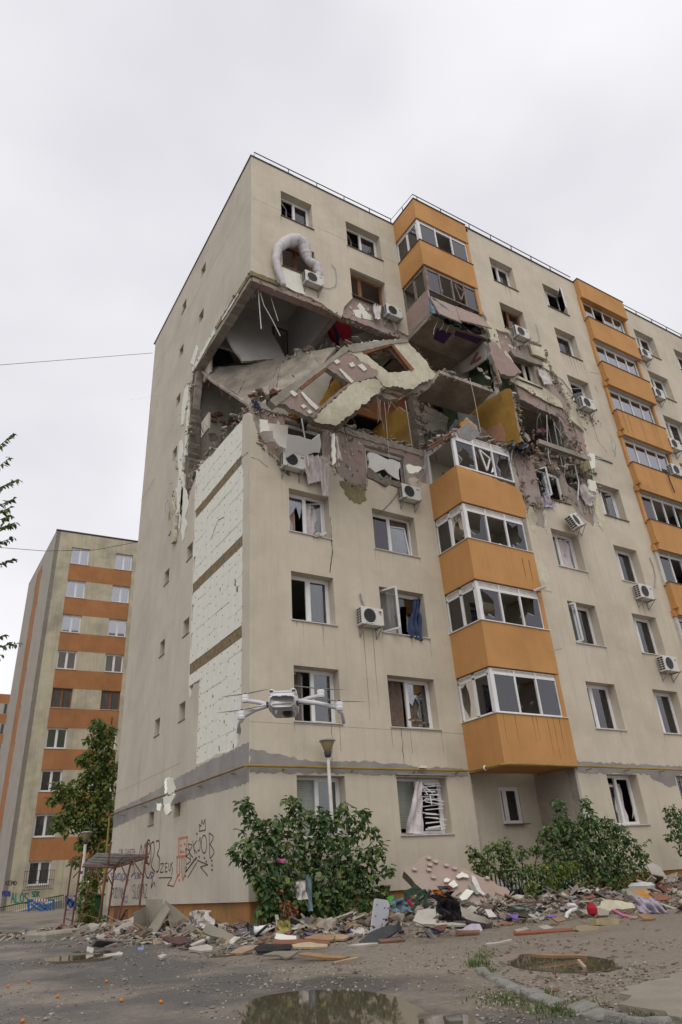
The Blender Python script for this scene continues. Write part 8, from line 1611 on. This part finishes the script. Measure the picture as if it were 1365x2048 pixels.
# black bag of clothes
def vsheet(nm, lab, pts, m, yv, nu=14, nv=16, amp=.2, seed=0, th=.03, cat='cloth', wav=(3, .04)): return cloth(nm, lab, B(cd_, pts), m, nu, nv, amp, seed, v=yv, th=th, wav=wav, cat=cat)
vsheet('black_cloth', 'long black furry cloth hanging down from the pink fallen slab', [(940, 440), (1110, 400), (1220, 690), (1020, 690)], m_blk, gy(905, 1848)+.1, 18, 18, .35, 3, .08)
vsheet('black_cloth', 'smaller black bundle left of the long black cloth', [(905, 470), (1000, 460), (1000, 640), (930, 600)], m_blk, gy(880, 1845)+.15, 10, 10, .35, 4, .08)
vsheet('bright_scarf', 'bright red and orange scarf on top of the black cloth', [(935, 385), (1020, 400), (1020, 460), (945, 430)], multimat('scarf_mix', [(.55, .05, .06), (.6, .2, .02), (.4, .02, .08)], .9), gy(905, 1848)+.0, 8, 8, .3, 5)
vsheet('white_black_cloth', 'white and black patterned cloth on top of the black cloth', [(960, 350), (1060, 350), (1060, 400), (985, 410)], m_greenp, gy(905, 1848), 8, 6, .3, 6)
vsheet('red_scrap', 'red plastic scrap at the top of the black cloth', [(1030, 355), (1080, 360), (1080, 395), (1040, 385)], m_redf, gy(905, 1848)-.03, 6, 5, .25, 7)
vsheet('pale_blue_cloth', 'pale blue cloth bunched left of the pink fallen slab', [(560, 470), (640, 465), (700, 600), (550, 610)], m_teal, gy(810, 1848), 12, 12, .3, 8)
board('dark_chair_frame', 'dark metal chair frame tangled left of the pink fallen slab', B(cd_, [(635, 430), (720, 470), (745, 520), (700, 540), (640, 480)]), m_dkbd, base=cd_(650, 700), n=(0, -1, .2))
mb = MB(); yv = gy(830, 1845)+.3
for a, b in (((620, 420), (760, 358)), ((640, 440), (835, 395)), ((770, 440), (740, 540)), ((840, 410), (835, 530)), ((780, 440), (840, 410)), ((740, 530), (700, 590))): mb.bar(on(1, yv, *cd_(*a)), on(1, yv, *cd_(*b)), .05, .05)
ptag(mb, 'green_metal_frame', m_greenf, 'dark green bent metal frame between the bush and the pink fallen slab', 'metal frame')
board('plywood_scrap', 'light plywood piece behind the green metal frame', B(cd_, [(745, 440), (840, 415), (835, 515), (750, 512)]), m_tan, base=cd_(800, 600), n=(0, -1, .1), dz=0)
board('green_scrap', 'bright green plastic scrap beside the grey shelf board', B(cd_, [(460, 460), (520, 440), (550, 500), (500, 530)]), mat('bright_green_plastic', (.06, .35, .03), (.05, .28, .03), 5, .5, .05), base=cd_(500, 700), n=(0, -1, .2))
board('red_cloth_strip', 'red cloth strip under the green metal frame', B(cd_, [(650, 480), (680, 490), (725, 540), (705, 555)]), m_redf, base=cd_(680, 720), n=(0, -1, .2))
board('dark_blanket', 'black and lilac blanket at the foot of the pink fallen slab', B(cd_, [(1230, 700), (1365, 670), (1440, 690), (1400, 760), (1290, 740)]), m_blk, base=cd_(1330, 790), n=(-.2, -1, 1), amp=.06)
board('lilac_blanket', 'lilac bedding bunched at the foot of the pink fallen slab', B(cd_, [(1130, 780), (1230, 740), (1365, 720), (1400, 790), (1250, 800)]), m_lilac, base=cd_(1250, 810), n=(-.2, -1, 1), amp=.06)
board('grey_slab_edge', 'long grey concrete slab edge lying in front of the pink fallen slab', B(cd_, [(1130, 510), (1200, 560), (1365, 640), (1500, 700), (1440, 720), (1230, 670), (1150, 600)]), m_conc, t=.2, base=cd_(1300, 790), n=(-.3, -1, .9), amp=.03)
# right hand rubble
board('broken_grey_slab', 'grey-green slab with a yellow painted patch in the rubble on the right', B(cf, [(680, 480), (730, 450), (900, 450), (1100, 610), (1090, 640), (920, 680), (830, 620), (700, 540)]), m_conc, t=.22, base=cf(920, 720), n=(-.35, -.9, 1.2), amp=.02)
pg = gnd(*cf(920, 720))
board('yellow_foam_patch', 'yellow foam patch on the grey-green slab on the right', B(cf, [(760, 490), (900, 475), (1000, 560), (1090, 625), (1000, 620), (880, 560)]), m_orcl, t=.02, base=cf(920, 715), n=(-.35, -.9, 1.2), amp=.04, dz=.03)
mb = MB(); c = gnd(*cf(1030, 700))+V((.5, .6, .35)); mb.lathe([(.28, 0), (.3, .06), (.22, .12), (.16, .08), (.14, 0)], c, 20); o = ptag(mb, 'toilet_seat_ring', m_pvcd, 'dusty white oval plastic ring on the rubble on the right', 'plastic ring')
board('terracotta_board', 'terracotta board lying over the grey-green slab on the right', B(cf, [(960, 515), (1060, 530), (1250, 560), (1200, 600), (1070, 610)]), m_redbd, base=cf(1080, 700), n=(-.3, -1, 1), dz=.05)
board('tan_offcut', 'flat tan board lying on the mud at the right', B(cf, [(820, 800), (930, 790), (1045, 845), (1000, 858), (900, 855)]), m_board, n=flat)
board('grey_chair_back', 'rounded pale upright panel sticking up behind the rubble at the right', B(cf, [(935, 185), (985, 160), (1050, 170), (1100, 200), (1190, 350), (1100, 360), (1010, 310)]), m_whbd, base=cf(1100, 600), n=(-.2, -1, .1))
board('dark_beam', 'dark brown beam lying across the rubble at the right edge', B(cf, [(1050, 430), (1365, 430), (1420, 520), (1180, 530)]), m_steelr, t=.15, base=cf(1200, 640), n=(-.2, -1, .6))
for i, (pts, lab) in enumerate(((B(cf, [(318, 830), (500, 822), (600, 832), (600, 900), (480, 910), (325, 905)]), 'yellowish foam block lying on the mud in front of the rubble, right one'), (B(cf, [(75, 920), (180, 910), (345, 915), (350, 975), (120, 985), (78, 970)]), 'yellowish foam block lying on the mud in front of the rubble, left one'))): board('foam_block', lab, pts, mat('dirty_foam_block', (.36, .30, .17), (.26, .22, .13), 4, .9, .2), t=.2, n=(-.3, -1, .15), cat='foam block')
board('pink_ribbon', 'bright pink plastic ribbon lying in the rubble on the right', B(cf, [(505, 725), (545, 715), (640, 770), (780, 800), (770, 822), (650, 800)]), m_pinkf, base=cf(640, 830), n=(-.3, -1, .8), dz=.1)
mb = MB(); pr = gnd(*cf(270, 720)); mb.lathe([(0, .0), (.09, .05), (.1, .14), (.05, .22), (0, .24)], pr+V((0, 0, .12)), 12); ptag(mb, 'red_bottle', m_redf, 'small red rounded container on the rubble right of centre', 'container')
board('foam_slab', 'long crumbling white foam and plaster slab in the rubble on the right', B(cf, [(300, 700), (440, 600), (760, 640), (800, 700), (640, 720), (420, 730)]), m_epsy, t=.12, base=cf(500, 800), n=(-.3, -1, 1), amp=.05)
board('concrete_strip', 'low grey concrete strip in front of the white foam slab on the right', B(cf, [(100, 720), (370, 700), (480, 740), (470, 790), (200, 780)]), m_conc, t=.15, base=cf(300, 830), n=(-.3, -1, .9), amp=.04)
tag(sheet(MB(), [gnd(*cf(880, 770))+V((0, .2, .3)), gnd(*cf(1180, 770))+V((0, .2, .3)), gnd(*cf(1200, 770)), gnd(*cf(870, 770))], 16, 8, .25, 9).build('plastic_wrap', m_lilac, smooth=True), 'pale crumpled plastic wrap below the grey-green slab on the right', 'plastic wrap')
# small orange fruits on the asphalt
m_fruit = mat('orange_fruit', (.60, .20, .02), (.5, .16, .02), 8, .5, .05)
for i, (x, y) in enumerate(((415/1.95, 1780+362/1.95), (225/1.95, 1780+422/1.95), (474/1.95, 1780+438/1.95), (628/1.95, 1780+444/1.95), (112/1.95, 1780+364/1.95), (32/1.95, 1780+381/1.95), (88/1.95, 1780+519/1.95))):
    p = gnd(x, y); mb = MB(); mb.lathe([(0, 0), (.014, .004), (.02, .018), (.014, .032), (0, .036)], p, 10); tag(mb.build('orange_fruit', m_fruit, smooth=True), ['small orange fruit on the asphalt below the left puddle', 'small orange fruit on dark asphalt left of centre', 'small orange fruit in the middle of the wet asphalt', 'small orange fruit nearest to the big puddle', 'small orange fruit near the left edge of the asphalt', 'small orange fruit farthest to the left', 'small orange fruit at the bottom edge of the asphalt'][i], 'fruit', 'orange fruits on the asphalt')
random.seed(9); mq = MB()
for i in range(340):
    p = gnd(random.gauss(1120, 110), random.gauss(1925, 32)); 
    if random.random() < .35: continue
    if p.y > -3.5: continue
    shard(mq, (p.x, p.y, p.z+.012), random.uniform(.02, .09), random.uniform(.01, .03), .006, .3)
stuff(mq.build('wood_splinters', multimat('splinter_mix', [(.12, .065, .045), (.2, .1, .06), (.09, .07, .055), (.16, .13, .1)])), 'dark reddish splinters and dead leaves round the right puddle', 'splinters')
board('floating_stick', 'brown stick lying across the right-hand puddle', [(1060, 1914), (1110, 1913), (1175, 1915), (1175, 1917), (1100, 1916)], m_board, n=flat, dz=.03)
board('floating_stick', 'short pale stick slanting in the right-hand puddle', [(1155, 1925), (1160, 1924), (1174, 1939), (1169, 1940)], m_tan, n=flat, dz=.03)

# ================================================================== DRONE
T = 2.4
dr = thing('drone', 'light grey quadcopter drone hovering in front of the first-floor window', 'drone', dist(572, 1412, T), None)
m_dr = mat('drone_shell', (.60, .585, .58), (.56, .545, .54), 3, .45, .0); m_drw = mat('drone_top_shell', (.74, .73, .73), (.7, .69, .69), 3, .4, 0); m_drd = mat('drone_dark', (.03, .03, .03), (.05, .05, .05), 3, .4, 0)
U = CR.copy(); U.z *= .3; U.normalize(); FW = V((0, 0, 1)).cross(U).normalized(); UP = U.cross(FW) if U.cross(FW).z > 0 else -U.cross(FW)
O = dist(569, 1411, T)
def dl(x, y, z): return O+U*x+FW*y+UP*z
def loft(mb, secs, n=14, pw=3.2):
    vs = []
    for (y, cx, cz, w, h) in secs:
        for k in range(n):
            a = 2*math.pi*k/n; c, s = math.cos(a), math.sin(a); vs.append(dl(cx+w*math.copysign(abs(c)**(2/pw), c), y, cz+h*math.copysign(abs(s)**(2/pw), s)))
    fs = [(i*n+k, i*n+(k+1) % n, (i+1)*n+(k+1) % n, (i+1)*n+k) for i in range(len(secs)-1) for k in range(n)]+[tuple(range(n)), tuple((len(secs)-1)*n+k for k in range(n))]
    mb.add(vs, fs)
mb = MB(); loft(mb, [(-.104, 0, -.008, .040, .016), (-.10, 0, -.006, .045, .021), (-.06, 0, -.004, .051, .025), (.0, 0, .0, .052, .025), (.07, 0, .004, .048, .022), (.1, 0, .006, .036, .016)], 24, 6); mb.build('body', m_dr, dr, smooth=True)
mb = MB(); loft(mb, [(-.104, 0, -.022, .034, .006), (-.09, 0, -.024, .040, .012), (-.02, 0, -.024, .042, .012), (.06, 0, -.02, .038, .01)], 20, 5); mb.build('belly', m_dr, dr, smooth=True)
mb = MB(); loft(mb, [(-.09, 0, .021, .042, .004), (-.075, 0, .024, .048, .009), (.03, 0, .028, .048, .010), (.08, 0, .024, .036, .008)], 20, 5); mb.build('top_shell', m_drw, dr, smooth=True)
for sx in (-1, 1):
    mb = MB(); c = dl(sx*.037, -.055, .046); vs = []
    loft(mb, [(-.088, sx*.037, .028, .005, .004), (-.08, sx*.037, .030, .010, .009), (-.06, sx*.037, .031, .011, .010), (-.045, sx*.037, .030, .006, .005)], 10, 2); mb.build('top_sensor', m_drw, dr, smooth=True)
    mb = MB(); mb.obox(dl(sx*.038, -.0875, .030), U*.006, FW*.002, UP*.003); mb.build('sensor_lens', m_drd, dr)
for x in (-.024, .008): mb = MB(); mb.obox(dl(x, -.1015, .008), U*.009, FW*.004, UP*.0018); mb.build('vent', m_drd, dr)
for x in (-.048, .048): mb = MB(); mb.obox(dl(x, -.075, -.012), U*.006, FW*.02, UP*.005); mb.build('hinge_gap', m_drd, dr)
mb = MB(); loft(mb, [(-.08, .016, -.038, .012, .006), (-.07, .016, -.04, .018, .010), (-.03, .016, -.04, .016, .009)], 12, 2); mb.build('gimbal_camera', m_drd, dr, smooth=True)
mb = MB(); mb.tube([dl(-.024, -.09, -.032), dl(-.021, -.09, -.047), dl(-.018, -.09, -.032)], .003, 6); mb.build('belly_fin', m_dr, dr)
def arm(root, motor, leg=None, near=True, r0=.0092):
    mb = MB(); a, m_ = dl(*root), motor; mb.tube([a, a.lerp(m_, .5), m_-UP*.009], [r0, r0*.85, r0*.8], 10); ar = mb.build('arm', m_dr, dr, smooth=True)
    mb = MB(); mb.lathe([(0, -.016), (.011, -.016), (.0135, -.008), (.0125, -.002), (.0135, .0), (.0135, .010), (.009, .012), (0, .012)], m_, 24); mb.build('motor', m_drw, ar)
    mb = MB(); mb.lathe([(0, .0125), (.005, .0125), (.005, .017), (0, .017)], m_, 10); mb.build('propeller_hub', m_drd, ar)
    bsg = 1 if m_.dot(U) > O.dot(U) else -1
    for sgn in (-1, 1):
        mb = MB(); d_ = (U*.9+FW*.44*bsg); s_ = FW*.9-U*.44*bsg; vs = []
        pts_ = [(0.004, .003), (.02, .009), (.05, .008), (.08, .006), (.105, .002)]
        up_ = [m_+UP*.015+d_*sgn*p_+s_*w_+UP*.001*k for k, (p_, w_) in enumerate(pts_)]; dn = [m_+UP*.014+d_*sgn*p_-s_*w_*.6+UP*.001*k for k, (p_, w_) in enumerate(pts_)]
        k = len(pts_); vs = up_+dn+[v+UP*.0012 for v in up_+dn]; fs = []
        for i in range(k-1): fs += [(i, i+1, k+i+1, k+i), (2*k+i, 3*k+i, 3*k+i+1, 2*k+i+1), (i, 2*k+i, 2*k+i+1, i+1), (k+i, k+i+1, 3*k+i+1, 3*k+i)]
        mb.add(vs, fs); mb.build('propeller_blade', mat('propeller_grey', (.34, .33, .31), rough=.5, bump=0) if 'propeller_grey' not in bpy.data.materials else bpy.data.materials['propeller_grey'], ar)
    if leg is not None:
        mb = MB(); mb.tube([m_-UP*.01, m_-UP*.012+(leg-m_)*.12, m_*.55+leg*.45+(U if leg.dot(U) > O.dot(U) else -U)*.004, leg], [.009, .008, .0055, .006], 8); mb.build('landing_leg', m_dr, ar, smooth=True)
arm((-.042, .05, .008), dist(491, 1396, T+.1)); arm((-.045, -.06, -.008), dist(484, 1429, T-.07), dist(477, 1466, T-.07))
arm((.04, .04, .014), dist(642, 1386, T+.06)); arm((.045, -.06, .0), dist(679, 1411, T-.07), dist(688, 1447, T-.07))
